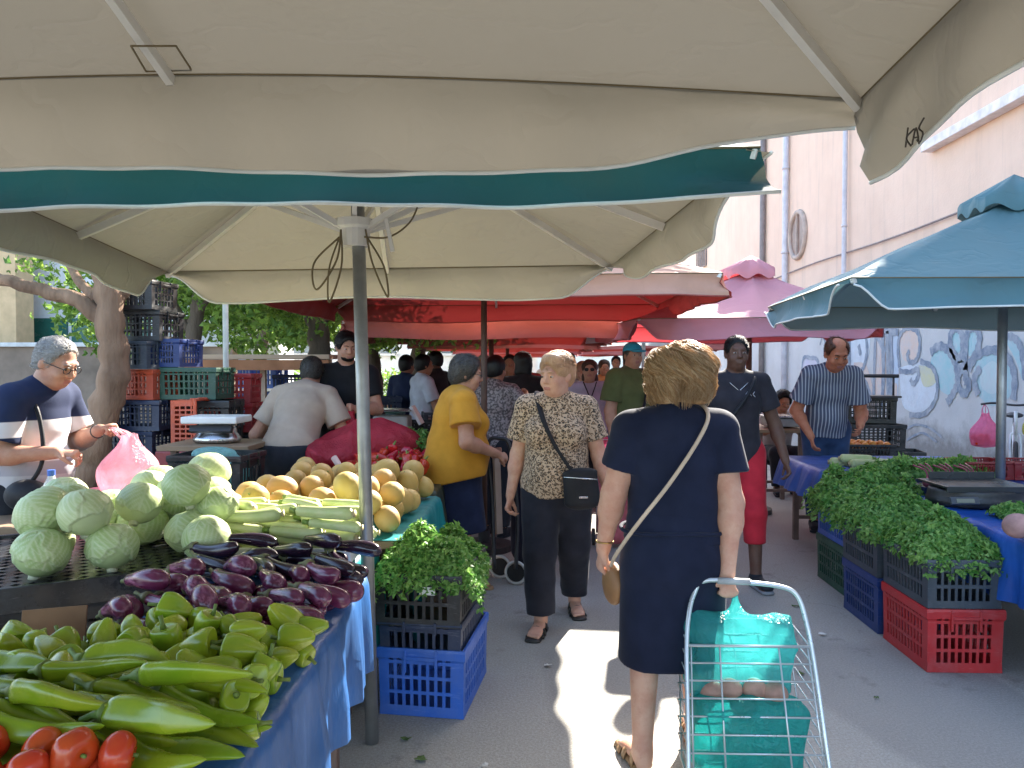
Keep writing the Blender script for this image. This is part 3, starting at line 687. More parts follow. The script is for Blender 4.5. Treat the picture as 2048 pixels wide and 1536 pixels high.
            f.cone(A(-.02, .09, -.056), A(.02, .09, -.056), .0075*hk, .0075*hk, .008); f.cone(A(-.016, .089, -.066), A(.016, .089, -.066), .008*hk, .008*hk, .008)
            f.cone(A(-.024, .1, -.0605), A(.024, .1, -.0605), .003*hk, .003*hk, .006, 'sub')
        s.A = A; s.M = M; s.hk = hk
        # arms
        for nm in 'lr':
            f.cone(j['s'+nm], j['e'+nm], .033*H*arms, .0265*H*arms, .03); f.cone(j['e'+nm], j['w'+nm], .0265*H*arms, .0168*H*min(arms, 1.1), .025)
            f.ell(j['e'+nm]*.72+j['w'+nm]*.28, .0265*H*arms, .03)
            if coarse: 
                dd = j['w'+nm]-j['e'+nm]; dd /= np.linalg.norm(dd); s.hand(f, nm, 1.06)
            else: s.hand(f, nm)
        # legs
        for nm in 'lr':
            f.cone(j['h'+nm], j['k'+nm], .056*H*legs, .036*H*legs, .04); f.cone(j['k'+nm], j['a'+nm], .034*H*legs, .021*H*legs, .03)
            f.ell(j['k'+nm]*.68+j['a'+nm]*.32+V(0, -.018, 0), V(.033, .035, .075)*H/1.65*legs, .03)
            if feet:
                a, t = j['a'+nm], j['t'+nm]; dr = (t-a)*V(1, 1, 0); dr /= np.linalg.norm(dr); sdv = np.cross(dr, V(0, 0, 1))
                f.cone(a, a-V(0, 0, .045)-dr*.02, .036, .03, .02); f.econe(a-V(0, 0, .03), t+V(0, 0, .0), (.032, .032), (.042, .02), sdv, .02)
                for q, (o, ln) in enumerate(((.028, .05), (.011, .046), (-.004, .042), (-.018, .036), (-.031, .028))):
                    o2 = o if nm == 'l' else -o; p = t-V(0, 0, .004)+sdv*o2; f.cone(p, p+dr*ln, .0125 if q == 0 else .0095, .011 if q == 0 else .0085, .006)
        f.d = np.maximum(f.d, (-(f.lo[2]+f.h*np.arange(f.n[2]))+.004)[None, None, :].astype(np.float32))
        o = f.obj('body', [skin, M_LIP], root, (lambda c: s._lips(c)) if (face and lipc) else None)
        if face:
            for q in (-1, 1):
                e = MB().ell(A(q*.031, .0805, .004), V(.0118, .0132, .0062)*hk, 12, rot=M); ey = e.build('eye', M_EYE, root, True)
                MB().ell(A(q*.031, .0915, .0036), V(.0055, .0035, .0054)*hk, 10, rot=M).build('iris', M_IRIS, ey, True)
        return o
    def _lips(s, c):
        q = (c-s.j['hd']) @ s.M/s.hk; return ((np.abs(q[:, 0]) < .024-.6*np.abs(q[:, 2]+.061)) & (np.abs(q[:, 2]+.061) < .0105) & (q[:, 1] > .082)).astype(int)
    def brows(s, root, m):
        for q in (-1, 1):
            MB().tube([s.A(q*x, y, z) for x, y, z in ((.014, .097, .026), (.03, .094, .031), (.047, .083, .027))], [.003*s.hk, .0038*s.hk, .002*s.hk], 6).build('eyebrow', m, root, True)
    def shirt(s, root, m, h=.009, hem=None, sleeve=.62, off=.014, name='shirt', neck=.0, fold=.005, seed=1, flare=1.0, vneck=0, belly=0, hemdir=(0, 0, 1), slv=1.0, drop=0):
        j = s.j; H = s.H; w, d = s.w, s.d; pts = np.array([j[k] for k in ('pel', 'hl', 'hr', 'sl', 'sr', 'el', 'er', 'nkb', 'chs')]); lo = pts.min(0)-V(.22, .24, .12+drop); hi = pts.max(0)+V(.22, .24, .1)
        f = Field(lo, hi, h); o = off; u = rotz(s.yaw) @ V(1, 0, 0); u5 = rotz(s.yaw*.5) @ V(1, 0, 0)
        low = j['pel']*1+V(0, 0, -.07*H-drop)
        f.econe(low, j['pel'], (.099*H*w*flare+o, .072*H*d*flare+o), (.096*H*w*flare+o, .069*H*d*flare+o), u5, .03)
        f.econe(j['pel'], j['wst'], (.096*H*w*flare+o, .069*H*d*flare+o), (.083*H*w*flare+o, .061*H*d*flare+o), u5, .03)
        f.econe(j['wst'], j['chs'], (.083*H*w*flare+o, .061*H*d*flare+o), (.093*H*w+o, .065*H*d+o), u, .03)
        f.econe(j['chs'], j['shc'], (.091*H*w+o, .061*H*d+o), (.085*H*w+o, .046*H*d+o), u, .03)
        F = rotz(s.yaw)
        if s.female:
            for q in (-1, 1): f.ell(j['chs']+F @ V(q*.05*H*w, .058*H*d, -.012*H), V(.043, .038, .042)*H*w, .05)
        if s.belly or belly: f.ell(j['wst']*.6+j['pel']*.4+F @ V(0, .045*H*d, 0), V(.075*w, .05*d+.035*(s.belly+belly), .085)*H, .06)
        f.cone(j['shc']+V(0, 0, -.0), j['sl'], .045*H+o*.4, .036*H*s.arm_k+o, .04); f.cone(j['shc'], j['sr'], .045*H+o*.4, .036*H*s.arm_k+o, .04)
        f.cone(j['shc'], j['nkb']+V(0, 0, .012), .06*H, .043*H, .03)
        f.cut(low if hem is None else V(0, 0, hem), V(*hemdir)*-1)
        for nm in 'lr':
            g = f.blank(); a, b = j['s'+nm], j['e'+nm]; e = a+(b-a)*sleeve; g.cone(a, a+(b-a)*(sleeve+.2), .035*H*s.arm_k+o*.9, (.030*H*s.arm_k+o*1.3)*slv, .02); g.cut(e, b-a); f.d = np.minimum(f.d, g.d)
            if sleeve > 1.0: f.cone(b, b+(j['w'+nm]-b)*.9, .027*H+o, .02*H+o, .03)
        # round neckline
        f.ell(j['nkb']+F @ V(0, .02, .028+neck), V(.05, .05+vneck*.02, .03+vneck*.03)*H/1.5, .01, None, 'sub')
        f.rough(fold, 13, seed, (1, 1, .45)); f.rough(fold*.5, 34, seed+5, (1, 1, .6)); f.crumple(fold*.75, 8, seed+2, (1, 1, .6))
        return f.obj(name, m, root)
    def trousers(s, root, m, h=.009, hem=.1, off=.012, wideleg=1.0, name='trousers', seed=3, fold=.005, top=None):
        j = s.j; H = s.H; w, d = s.w, s.d; pts = np.array([j[k] for k in ('pel', 'hl', 'hr', 'kl', 'kr', 'al', 'ar')]); f = Field(pts.min(0)-.2, pts.max(0)+V(.2, .2, .12), h); u = rotz(s.yaw*.5) @ V(1, 0, 0)
        f.econe(j['pel']-V(0, 0, .03*H), j['pel']+V(0, 0, .05*H), (.096*H*w+off, .069*H*d+off), (.088*H*w+off, .064*H*d+off), u, .03)
        for nm in 'lr':
            a, k, b = j['h'+nm], j['k'+nm], j['a'+nm]
            f.cone(a, k, .058*H*(.4+.6*w)+off, .040*H*wideleg+off, .035); f.cone(k, b, .040*H*wideleg+off, .030*H*wideleg+off, .03)
            f.ell(a+V(0, -.03*H, -.0), V(.05, .045, .055)*H*w, .05)
        f.d = np.maximum(f.d, (hem-(f.lo[2]+f.h*np.arange(f.n[2])))[None, None, :].astype(np.float32))
        if top: f.cut((0, 0, top), (0, 0, 1))
        f.rough(fold, 14, seed, (1, 1, .5)); f.rough(fold*.5, 36, seed+3, (1, 1, .8)); f.crumple(fold*.7, 9, seed+2, (1, 1, .8))
        return f.obj(name, m, root)
    def skirt(s, root, m, hem=.4, h=.009, flare=1.0, off=.016, name='skirt', seed=4, fold=.005, top=None):
        j = s.j; H = s.H; w, d = s.w, s.d; k = (j['kl']+j['kr'])/2; b = V(k[0], k[1]-.01, hem-.05); f = Field(np.minimum(j['pel'], b)-V(.36, .33, .1), np.maximum(j['pel'], b)+V(.36, .33, .2), h)
        f.econe(j['pel']-V(0, 0, .05*H), j['pel']+V(0, 0, .05*H), (.098*H*w+off, .073*H*d+off), (.088*H*w+off, .064*H*d+off), (1, 0, 0), .04)
        sw = max(abs(j['kl'][0]-j['kr'][0])/2+.05*H, .085*H*w)
        f.econe(j['pel']-V(0, 0, .06*H), b, (.1*H*w+off, .075*H*d+off), (sw*flare+off, .07*H*d*flare+off), (1, 0, 0), .03)
        f.ell(j['pel']+V(0, -.045*H, -.03*H), V(.075*w, .05*d, .07)*H, .06)
        f.cut((0, 0, hem), (0, 0, -1)); f.rough(fold, 10, seed, (1, 1, .25)); f.rough(fold*.4, 30, seed+2, (1, 1, .5)); f.crumple(fold*.6, 7, seed+2, (1, 1, .35))
        return f.obj(name, m, root)
    def shoe(s, root, m, sole, h=.007, ankle=.0, name='shoe'):
        for nm in 'lr':
            a, t = s.j['a'+nm], s.j['t'+nm]; gz = a[2]-.075; dr = (t-a)*V(1, 1, 0); dr /= np.linalg.norm(dr); sd = np.cross(dr, V(0, 0, 1)); f = Field(np.minimum(a, t)-.14, np.maximum(a, t)+.14, h)
            f.cone(a+V(0, 0, ankle), a-V(0, 0, .03)-dr*.012, .044, .042, .02); f.econe(a-V(0, 0, .028)-dr*.01, t+dr*.045+V(0, 0, .012), (.042, .044), (.043, .026), sd, .02)
            f.cut((0, 0, gz+.012), (0, 0, -1)); f.cut(a+V(0, 0, .02+ankle), (0, 0, 1)); o = f.obj(name, m, root)
            g = Field(np.minimum(a, t)-.14, np.maximum(a, t)+.14, h); g.econe(V(a[0], a[1], gz+.01)-dr*.022, V(t[0], t[1], gz+.01)+dr*.05, (.042, .03), (.046, .03), sd, .02); g.cut((0, 0, gz+.026), (0, 0, 1)); g.cut((0, 0, gz+.002), (0, 0, -1)); g.obj('sole', sole, o)
    def sandal(s, root, m, straps=((.2,), (.75,))):
        for nm in 'lr':
            a, t = s.j['a'+nm], s.j['t'+nm]; gz = a[2]-.075; dr = (t-a)*V(1, 1, 0); dr /= np.linalg.norm(dr); sd = np.cross(dr, V(0, 0, 1)); g = Field(np.minimum(a, t)-.14, np.maximum(a, t)+.14, .007)
            g.econe(V(a[0], a[1], gz)-dr*.03, V(t[0], t[1], gz)+dr*.052, (.04, .03), (.048, .03), sd, .02); g.cut((0, 0, gz+.02), (0, 0, 1)); g.cut((0, 0, gz+.001), (0, 0, -1)); o = g.obj('sandal', m, root)
            for q, hh, ww in ((.12, .085, .04), (.62, .052, .048), (.95, .036, .05)):
                c = a+(t-a)*q; c[2] = gz; arc = [c+sd*ww*math.cos(x)+V(0, 0, .004+hh*math.sin(x)) for x in np.linspace(0, math.pi, 13)]
                b = MB(); vs = []
                for p in arc: vs += [p-dr*.014, p+dr*.014]
                b.add(vs, [[2*i, 2*i+1, 2*i+3, 2*i+2] for i in range(12)]); b.build('strap', m, o, True, solid=.006)
    def cap_hair(s, root, m, h=.006, thick=.012, front=(.055, .062), low=-.03, tilt=.9, rough=.004, name='hair', top=0, back=0, seed=2, bald=False):
        """close hair that follows the skull, cut at the hairline"""
        A, M, k = s.A, s.M, s.hk; f = Field(s.j['hd']-.2, s.j['hd']+.22, h)
        f.ell(A(0, -.014, .037+top*.4), V(.073+thick, .092+thick, .082+thick+top)*k, .02, M); f.ell(A(0, -.045-back, -.02), V(.062+thick*.6, .055+thick, .075)*k, .03, M)
        f.cut(A(0, front[0], front[1]), M @ V(0, tilt, -(1-tilt)**.5 if tilt < 1 else 0)); f.cut(A(0, 0, low), M @ V(0, .35, -1))
        f.ell(A(0, .09, -.045), V(.066, .1, .09)*k, .006, M, 'sub')
        if bald: f.ell(A(0, .01, .11), V(.05, .075, .06)*k, .01, M, 'sub')
        f.rough(rough, 70, seed, (1, 1, .6)); o = f.obj(name, m, root)
        if h <= .0065:
            me = o.data; n = len(me.vertices); co = np.zeros(n*3); me.vertices.foreach_get('co', co); co = co.reshape(-1, 3); no = np.zeros(n*3); me.vertices.foreach_get('normal', no); no = no.reshape(-1, 3); rg = np.random.RandomState(seed); up = M @ V(0, .2, 1)
            def lk(i):
                k2 = rg.randint(n); p, q = co[k2], no[k2]; d = M @ V(0, -.75, -.35)+rg.normal(size=3)*.35; d = d-q*(d @ q); d /= np.linalg.norm(d)+1e-6; ln = .016+.02*rg.rand(); return [p-q*.002, p+d*ln*.4+q*.005, p+d*ln*.8+q*.0045, p+d*ln*1.2+q*.001]
            ca = _HC[m.name.split('.')[0]]; s.strands(root, hair_mat(m.name+'_hi', tuple(min(.9, x*1.7+.01) for x in ca), ca), 700, lk, .0013); s.strands(root, m, 700, lk, .0013)
        return o
    def strands(s, root, m, n, pts_fn, r=.0016, name='hair_lock'):
        b = MB()
        for i in range(n): 
            p = pts_fn(i)
            b.tube(p, [r*(1-.75*q/(len(p)-1)) for q in range(len(p))], 3, cap=False)
        return b.build(name, m, root, True)
def person(label, loc, yaw, group=None):
    r = empty('person', (0, 0, 0), label, 'person', group); r['_p'] = 0; del r['_p']; return r
def settle(root, loc, yaw):
    root.location = (loc[0], loc[1], loc[2] if len(loc) > 2 else 0); root.rotation_euler = (0, 0, yaw)
# ================================================================== woman in the navy dress (seen from behind)
NAVY = fabric('navy_dress', (.008, .013, .038), .25)
r = person('woman with wavy blonde bob in a short sleeved navy dress pulling a wire trolley', None, 0)
fg = Fig(1.60, 1.13, 1.2, female=True, arm=1.1, feet=((-.14, -.07, 0), (.11, .12, 0)), lean=.02)
fg.set(er=(.205, -.06, 1.01), wr=(.172, -.13, .765), el=(-.235, .02, 1.03), wl=(-.265, .09, .80))
fg.hdir['r'] = (0.02, -.15, -1); fg.palm['r'] = (0, 1, 0); fg.grip['r'] = 1.25; fg.grip['l'] = .5; fg.palm['l'] = (1, .2, 0)
fg.j['hd'] += V(.03, .0, 0)
fg.body(r, SK_PALE, .0062, head=(-.12, .05, 0), arms=1.12, legs=1.12, jowl=.5)
fg.shirt(r, NAVY, .008, hem=.86, sleeve=.60, off=.018, name='dress_top', seed=11, fold=.006, neck=.012, slv=1.12)
fg.skirt(r, NAVY, hem=.37, h=.008, flare=1.0, off=.022, name='dress_skirt', seed=12, fold=.007)
b = MB().tube([(.205*math.cos(a)*1.02, .150*math.sin(a)-.005, .905+.004*math.sin(3*a)) for a in np.linspace(0, 6.283, 40)[:-1]], .008, 6, closed=True); b.build('waist_seam', NAVY, r, True)
HB = hair_mat('hair_blonde', (.78, .5, .26), (.5, .28, .12))
f = Field(fg.j['hd']-.24, fg.j['hd']+.24, .006); A = fg.A
f.ell(A(0, -.02, .035), (.094, .104, .09), .03); f.ell(A(0, -.035, -.04), (.103, .088, .06), .04); f.ell(A(.06, -.02, -.06), (.05, .07, .06), .03); f.ell(A(-.06, -.02, -.06), (.05, .07, .06), .03)
f.ell(A(0, .11, -.05), (.062, .09, .1), .01, None, 'sub'); f.cut(A(0, 0, -.09), (0, 0, -1)); f.rough(.008, 30, 4, (1, 1, .8)); f.rough(.005, 75, 9, (1, 1, .6)); hr = f.obj('hair', HB, r)
rng = np.random.RandomState(3)
GD = []
for i in range(110):
    u = rng.normal(size=3); u[2] = abs(u[2])-.35*rng.rand(); u /= np.linalg.norm(u)
    if u[1] > .5: u[1] *= -1
    GD.append((math.atan2(u[1], u[0]), math.acos(np.clip(u[2], -1, 1))*.8, rng.rand()*6.28, 6+5*rng.rand(), .014+.015*rng.rand(), .11+.06*rng.rand(), 1.0+.13*rng.rand()))
def lock(i):
    ax, th, a, sp, tw, ln, rr = GD[i % len(GD)]; ax = ax+rng.normal()*.09; th = max(.02, th+rng.normal()*.06); ln = ln*(.85+.25*rng.rand()); rr = rr+.025*rng.normal(); a = a+rng.normal()*.25; out = []; jx = rng.normal(size=3)*.002
    for q in range(13):
        t = q/12; t2 = th+ln/.1*t; t2b = min(t2, 1.75)
        e = V(math.sin(t2b)*math.cos(ax)*.115, math.sin(t2b)*math.sin(ax)*.115-.02-(.008 if t2 > 1.75 else 0), math.cos(t2b)*.101+.035-max(0, t2-1.75)*.1)*rr
        wv = 1.25*tw*math.sin(math.pi*min(1, .12+t*1.1))**.5; e = e+V(-math.sin(ax), math.cos(ax), 0)*wv*math.sin(a+t*sp)+V(math.cos(ax), math.sin(ax), 0)*wv*.7*math.cos(a+t*sp)
        if t > .75: e = e-V(math.cos(ax), math.sin(ax), 0)*(t-.75)*.07
        e[2] = max(e[2], -.095+.02*math.sin(ax*5)); out.append(A(*(e+jx)))
    return out
fg.strands(r, HB, 2600, lock, .0016); fg.strands(r, hair_mat('hair_gold', (.9, .72, .46), (.68, .46, .25)), 2200, lock, .0015)
# sandal soles, bracelet, cross-body strap
SHOE_TAN = mat('tan_leather', (.34, .2, .1), .5, .3)
fg.sandal(r, SHOE_TAN)
w = fg.j['wl']*.86+fg.j['el']*.14; dd = fg.j['wl']-fg.j['el']
MB().tube([w+V(.034*math.cos(a), .034*math.sin(a), 0) for a in np.linspace(0, 6.283, 20)[:-1]], .004, 6, closed=True).build('bracelet', mat('gold', (.45, .28, .1), .35, .2, metal=.8), r, True)
settle(r, (.535, 3.02), R(3)); dress_w = r
def P_loc(root, p):  # local -> world for a figure turned about z
    return rotz(root.rotation_euler[2]) @ V(*p)+V(*root.location)
# bag on a cord strap: rests at her hip, strap over the shoulder
bag = empty('shoulder_bag', (.2, 3.1, .72), 'small tan shoulder bag on a pale cord strap against the navy dress', 'bag')
def W(x, y, z): return P_loc(dress_w, (x, y, z))
STR = mat('cord_strap', (.62, .48, .36), .7, .2)
MB().tube(spline([W(.07, .06, 1.40), W(.105, -.03, 1.382), W(.10, -.11, 1.335), W(.04, -.155, 1.24), W(-.06, -.172, 1.10), W(-.15, -.16, .98), W(-.205, -.10, .88), W(-.235, -.03, .80), W(-.24, .05, .74)], 6), .0075, 8).build('strap', STR, bag, True)
f = Field(W(-.31, .04, .66)-.2, W(-.31, .04, .66)+.2, .008); f.ell(W(-.225, .09, .66), (.035, .085, .085), .01, rotz(.2)); f.rough(.010, 16, 3); f.obj('pouch', mat('tan_bag', (.34, .17, .07), .5, .3), bag)

# ================================================================== woman in the leopard blouse walking towards us
def leopard():
    m, nt, b = new_mat('leopard_print'); co = obj_co(nt)
    nz = N(nt, 'ShaderNodeTexNoise', Scale=40.0, Detail=2.0); nt.links.new(co, nz.inputs['Vector'])
    ad = N(nt, 'ShaderNodeMix'); ad.data_type = 'VECTOR'; ad.inputs[0].default_value = .022; nt.links.new(co, ad.inputs[4]); nt.links.new(nz.outputs['Color'], ad.inputs[5])
    v = N(nt, 'ShaderNodeTexVoronoi', Scale=80.0); nt.links.new(ad.outputs[1], v.inputs['Vector'])
    d = v.outputs['Distance']; ring = math_(nt, 'MULTIPLY', ramp(nt, d, .26, .32), ramp(nt, d, .60, .53))
    gap = ramp(nt, noise(nt, co, 75, 2), .40, .46); ring = math_(nt, 'MULTIPLY', ring, gap)
    base = mixc(nt, ramp(nt, d, .34, .22), (.5, .37, .26), (.32, .19, .1)); c = mixc(nt, ring, base, (.02, .014, .012))
    nt.links.new(c, b.inputs['Base Color']); b.inputs['Roughness'].default_value = .8; bump(nt, b, noise(nt, co, 240, 2), .25, .002); return m
r = person('older woman with short blonde hair in a leopard print blouse and dark trousers', None, 0)
fg = Fig(1.60, 1.14, 1.2, female=True, arm=1.05, feet=((-.10, -.24, .0), (.085, .16, 0)), hunch=.12, belly=.4)
fg.set(er=(.235, -.03, 1.0), wr=(.275, .02, .765), el=(-.25, -.02, 1.0), wl=(-.31, .06, .775))
fg.grip['r'] = .55; fg.grip['l'] = .4; fg.palm['r'] = (-1, .3, 0)
fg.body(r, SK_PALE, .0062, head=(-.62, .12, 0), arms=1.05, legs=1.05, jowl=.8, hk=1.03)
fg.shirt(r, leopard(), .008, hem=.77, sleeve=.66, off=.02, name='blouse', seed=21, fold=.006, flare=1.06, slv=1.2, neck=.004)
fg.trousers(r, fabric('black_trousers', (.018, .02, .032), .3), .008, hem=.10, off=.02, wideleg=1.25, seed=22, fold=.008)
HO = hair_mat('hair_strawberry', (.78, .55, .37), (.58, .36, .2)); fg.brows(r, HO)
f = Field(fg.j['hd']-.22, fg.j['hd']+.24, .006); A, M = fg.A, fg.M
f.ell(A(0, -.02, .05), (.098, .112, .092), .03, M); f.ell(A(0, -.06, -.01), (.078, .062, .08), .04, M); f.ell(A(0, .035, .1), (.06, .05, .035), .03, M)
f.ell(A(0, .13, -.01), (.073, .1, .095), .02, M, 'sub'); f.cut(A(0, -.06, -.075), M @ V(0, .2, -1)); f.rough(.007, 30, 4, (1, 1, 1)); f.rough(.004, 85, 9); f.obj('hair', HO, r)
rng = np.random.RandomState(5)
def lock2(i):
    u = rng.normal(size=3); u[2] = abs(u[2]); u /= np.linalg.norm(u); p = V(0, -.02, .05)+u*V(.097, .112, .09); t = V(u[1]*.3+rng.normal()*.2, -.8+rng.normal()*.3, -.3); out = []
    for q in range(6): out.append(A(*(V(0, -.02, .05)+(p-V(0, -.02, .05)+t*.012*q)/np.linalg.norm((p-V(0, -.02, .05)+t*.012*q)/V(.1, .115, .094)))))
    return out
fg.strands(r, HO, 420, lock2, .0018)
fg.sandal(r, mat('black_leather', (.02, .017, .016), .45, .3))
settle(r, (.115, 4.56), R(180-4)); leo = r
def W(x, y, z): return P_loc(leo, (x, y, z))
bag = empty('shoulder_bag', tuple(W(-.14, .2, .86)), 'black shoulder bag slung across the leopard print blouse', 'bag'); BLK = fabric('black_nylon', (.012, .012, .016), .3, .6)
vs = []; c = spline([W(.10, -.05, 1.375), W(.115, .03, 1.37), W(.10, .10, 1.31), W(.06, .175, 1.2), W(.0, .20, 1.08), W(-.06, .21, .99), W(-.1, .215, .93)], 6)
for p in c: vs += [p-W(.017, 0, .008)+W(0, 0, 0), p+W(.017, 0, .008)-W(0, 0, 0)]
MB().add(vs, [[2*i, 2*i+1, 2*i+3, 2*i+2] for i in range(len(c)-1)]).build('strap', BLK, bag, True, solid=.004)
f = Field(W(-.15, .2, .86)-.2, W(-.15, .2, .86)+.2, .007); f.econe(W(-.155, .2, .765), W(-.14, .2, .93), (.105, .045), (.1, .03), (1, 0, 0), .01); f.rough(.003, 28, 3); f.obj('pouch', BLK, bag)
MB().box(W(-.16, .252, .80), (.05, .006, .012), rotz(.1)).build('buckle', mat('chrome', (.6, .6, .6), .25, .1, metal=1), bag, bevel=.002)
MB().tube([W(-.24, .238, .9), W(-.15, .245, .905), W(-.05, .24, .91)], .004, 6).build('zip', mat('chrome', (.6, .6, .6)), bag, True)

# ================================================================== woman in yellow, in profile, with a shopping trolley
YEL = fabric('mustard_cotton', (.58, .27, .025), .18)
r = person('grey haired woman in a loose mustard blouse and navy skirt beside the stall', None, 0)
fg = Fig(1.60, 1.12, 1.4, female=True, arm=1.15, feet=((-.1, -.03, 0), (.1, .05, 0)), hunch=.2, belly=.6, lean=.03)
fg.set(er=(.27, .02, 1.03), wr=(.15, .26, .93), el=(-.26, .05, 1.02), wl=(-.12, .27, .93))
fg.hdir['r'] = (-.4, .8, -.25); fg.hdir['l'] = (.4, .8, -.2); fg.palm['r'] = (-.6, 0, -.6); fg.grip['r'] = .9; fg.grip['l'] = .9
fg.body(r, SK_MID, .0075, head=(-.15, .16, 0), arms=1.15, legs=1.0, jowl=.8)
fg.shirt(r, YEL, .009, hem=.76, sleeve=.62, off=.03, name='blouse', seed=31, fold=.009, flare=1.22, slv=1.3, hemdir=(0, -.22, 1))
fg.skirt(r, fabric('navy_skirt', (.015, .025, .07), .3), hem=.40, flare=1.2, off=.02, seed=32)
HG = hair_mat('hair_grey', (.13, .12, .11), (.06, .055, .05)); fg.cap_hair(r, HG, thick=.022, low=-.07, rough=.006, front=(.062, .05)); fg.brows(r, HG)
GLS = mat('glasses_black', (.015, .015, .015), .3, .1)
def glasses(fg, r):
    A = fg.A; b = MB()
    for q in (-1, 1): b.tube([A(q*.032+.023*math.cos(t), .101, .002+.017*math.sin(t)) for t in np.linspace(0, 6.283, 16)[:-1]], .0022, 5, closed=True); b.tube([A(q*.055, .1, .008), A(q*.075, .06, .01), A(q*.078, .0, .006)], .0022, 5)
    b.tube([A(-.01, .102, .005), A(0, .108, .008), A(.01, .102, .005)], .002, 5); b.build('glasses', GLS, r, True)
glasses(fg, r); fg.sandal(r, SHOE_TAN)
settle(r, (-.57, 5.32), R(-72))

# ================================================================== tall man with red trousers
r = person('tall man in a dark printed t-shirt and cropped red trousers walking up the alley', None, 0)
fg = Fig(1.755, .98, 1.0, feet=((-.095, .26, 0), (.1, -.2, .02)), arm=1.0)
fg.set(el=(-.285, -.02, 1.10), wl=(-.335, .07, .86), er=(.27, -.05, 1.11), wr=(.3, .04, .86))
fg.grip['l'] = .45
fg.body(r, SK_DARK, .0072, head=(0, .02, 0), hk=1.02, lipc=False)
fg.shirt(r, fabric('charcoal_tee', (.03, .027, .036), .3), .009, hem=.83, sleeve=.62, off=.02, seed=41, fold=.007, slv=1.2, name='t_shirt')
fg.trousers(r, fabric('red_cotton', (.5, .02, .035), .25), .009, hem=.30, off=.014, wideleg=1.0, seed=42)
fg.cap_hair(r, hair_mat('hair_black', (.012, .01, .01), (.006, .005, .005)), thick=.007, low=-.01, rough=.003, front=(.06, .055))
fg.shoe(r, fabric('black_trainers', (.02, .022, .03), .3, .6), mat('grey_sole', (.25, .26, .28), .7))
t = MB()  # white motif printed on the chest
for k in range(3): t.box((-.085+.028*k, .134-.002*k, 1.335+.006*(k % 2)), (.018, .004, .035), rotz(.25))
t.box((-.06, .1345, 1.30), (.08, .004, .008), rotz(.25))
settle(r, (1.43, 5.6), R(180-2)); 
bag = empty('crossbody_bag', (1.4, 5.45, 1.0), 'black cross-body bag worn by the tall man with red trousers', 'bag')
def W(x, y, z): return P_loc(r, (x, y, z))
MB().tube(spline([W(-.12, .0, 1.47), W(-.11, .09, 1.43), W(-.05, .148, 1.33), W(.04, .16, 1.2), W(.12, .15, 1.08), W(.16, .12, .98)], 6), .013, 8).build('strap', BLK, bag, True)
f = Field(W(.13, .16, .96)-.2, W(.13, .16, .96)+.2, .009); f.econe(W(.12, .15, .9), W(.12, .15, 1.03), (.085, .035), (.085, .03), (1, 0, 0), .01); f.obj('pouch', BLK, bag)
shirtp = [c for c in r.children if c.name.startswith('t_shirt')][0]
SW = mat('print_white', (.6, .6, .65), .8, .2)
# a small white motif and neck chain, lying on the cloth
me = shirtp.data; vv = np.zeros(len(me.vertices)*3); me.vertices.foreach_get('co', vv); vv = vv.reshape(-1, 3)
def front(x, z):
    d = (vv[:, 0]-x)**2+(vv[:, 2]-z)**2; m = d < .018**2; return vv[m, 1].max() if m.any() else .15
ORG[r.name] = V(0, 0, 0)
for k, (x, z) in enumerate(((-.05, 1.335), (-.075, 1.34), (-.10, 1.333))):
    tb = MB(); tb.tube([(x-.008, front(x-.008, z+.018)+.003, z+.018), (x+.008, front(x+.008, z)+.003, z), (x-.008, front(x-.008, z-.018)+.003, z-.018)], .003, 5); tb.build('print', SW, shirtp, True)
MB().tube([(x, front(x, 1.42-.28*(.07-abs(x)))+.004, 1.42-.9*(.07-abs(x))) for x in np.linspace(-.065, .065, 15)], .0025, 5).build('necklace', mat('chrome', (.6, .6, .6)), r, True)
# ------------------------------------------------------------------ crates
def plastic(n, c, rough=.42):
    if n in _M: return _M[n]
    m, nt, b = new_mat(n); co = obj_co(nt); oi = N(nt, 'ShaderNodeObjectInfo'); k = mixc(nt, ramp(nt, noise(nt, co, 4, 5), .3, .7), c, tuple(x*.72 for x in c))
    d = math_(nt, 'MULTIPLY', ramp(nt, noise(nt, co, 7, 7, .75), .45, .75), .42); sc = math_(nt, 'MULTIPLY', ramp(nt, noise(nt, obj_co(nt, (1, 1, 9)), 13, 3, .6), .62, .7), .3)
    k = mixc(nt, d, k, tuple(x*.55+.11 for x in c)); k = mixc(nt, sc, k, tuple(min(1, x*.8+.22) for x in c)); nt.links.new(k, b.inputs['Base Color'])
    nt.links.new(math_(nt, 'ADD', math_(nt, 'MULTIPLY', d, .8), rough-.05), b.inputs['Roughness']); bump(nt, b, noise(nt, co, 90, 3), .25, .0015); _M[n] = m; return m
PL = dict(black=plastic('plastic_black', (.018, .019, .022)), navy=plastic('plastic_navy', (.02, .035, .085)), blue=plastic('plastic_blue', (.03, .13, .56)), slate=plastic('plastic_slate', (.05, .065, .085)),
          red=plastic('plastic_red', (.5, .025, .03)), green=plastic('plastic_green', (.008, .08, .045)), orange=plastic('plastic_orange', (.6, .085, .03)), dkred=plastic('plastic_darkred', (.3, .02, .025)), deep=plastic('plastic_deepblue', (.01, .04, .18)))
_CR = {}
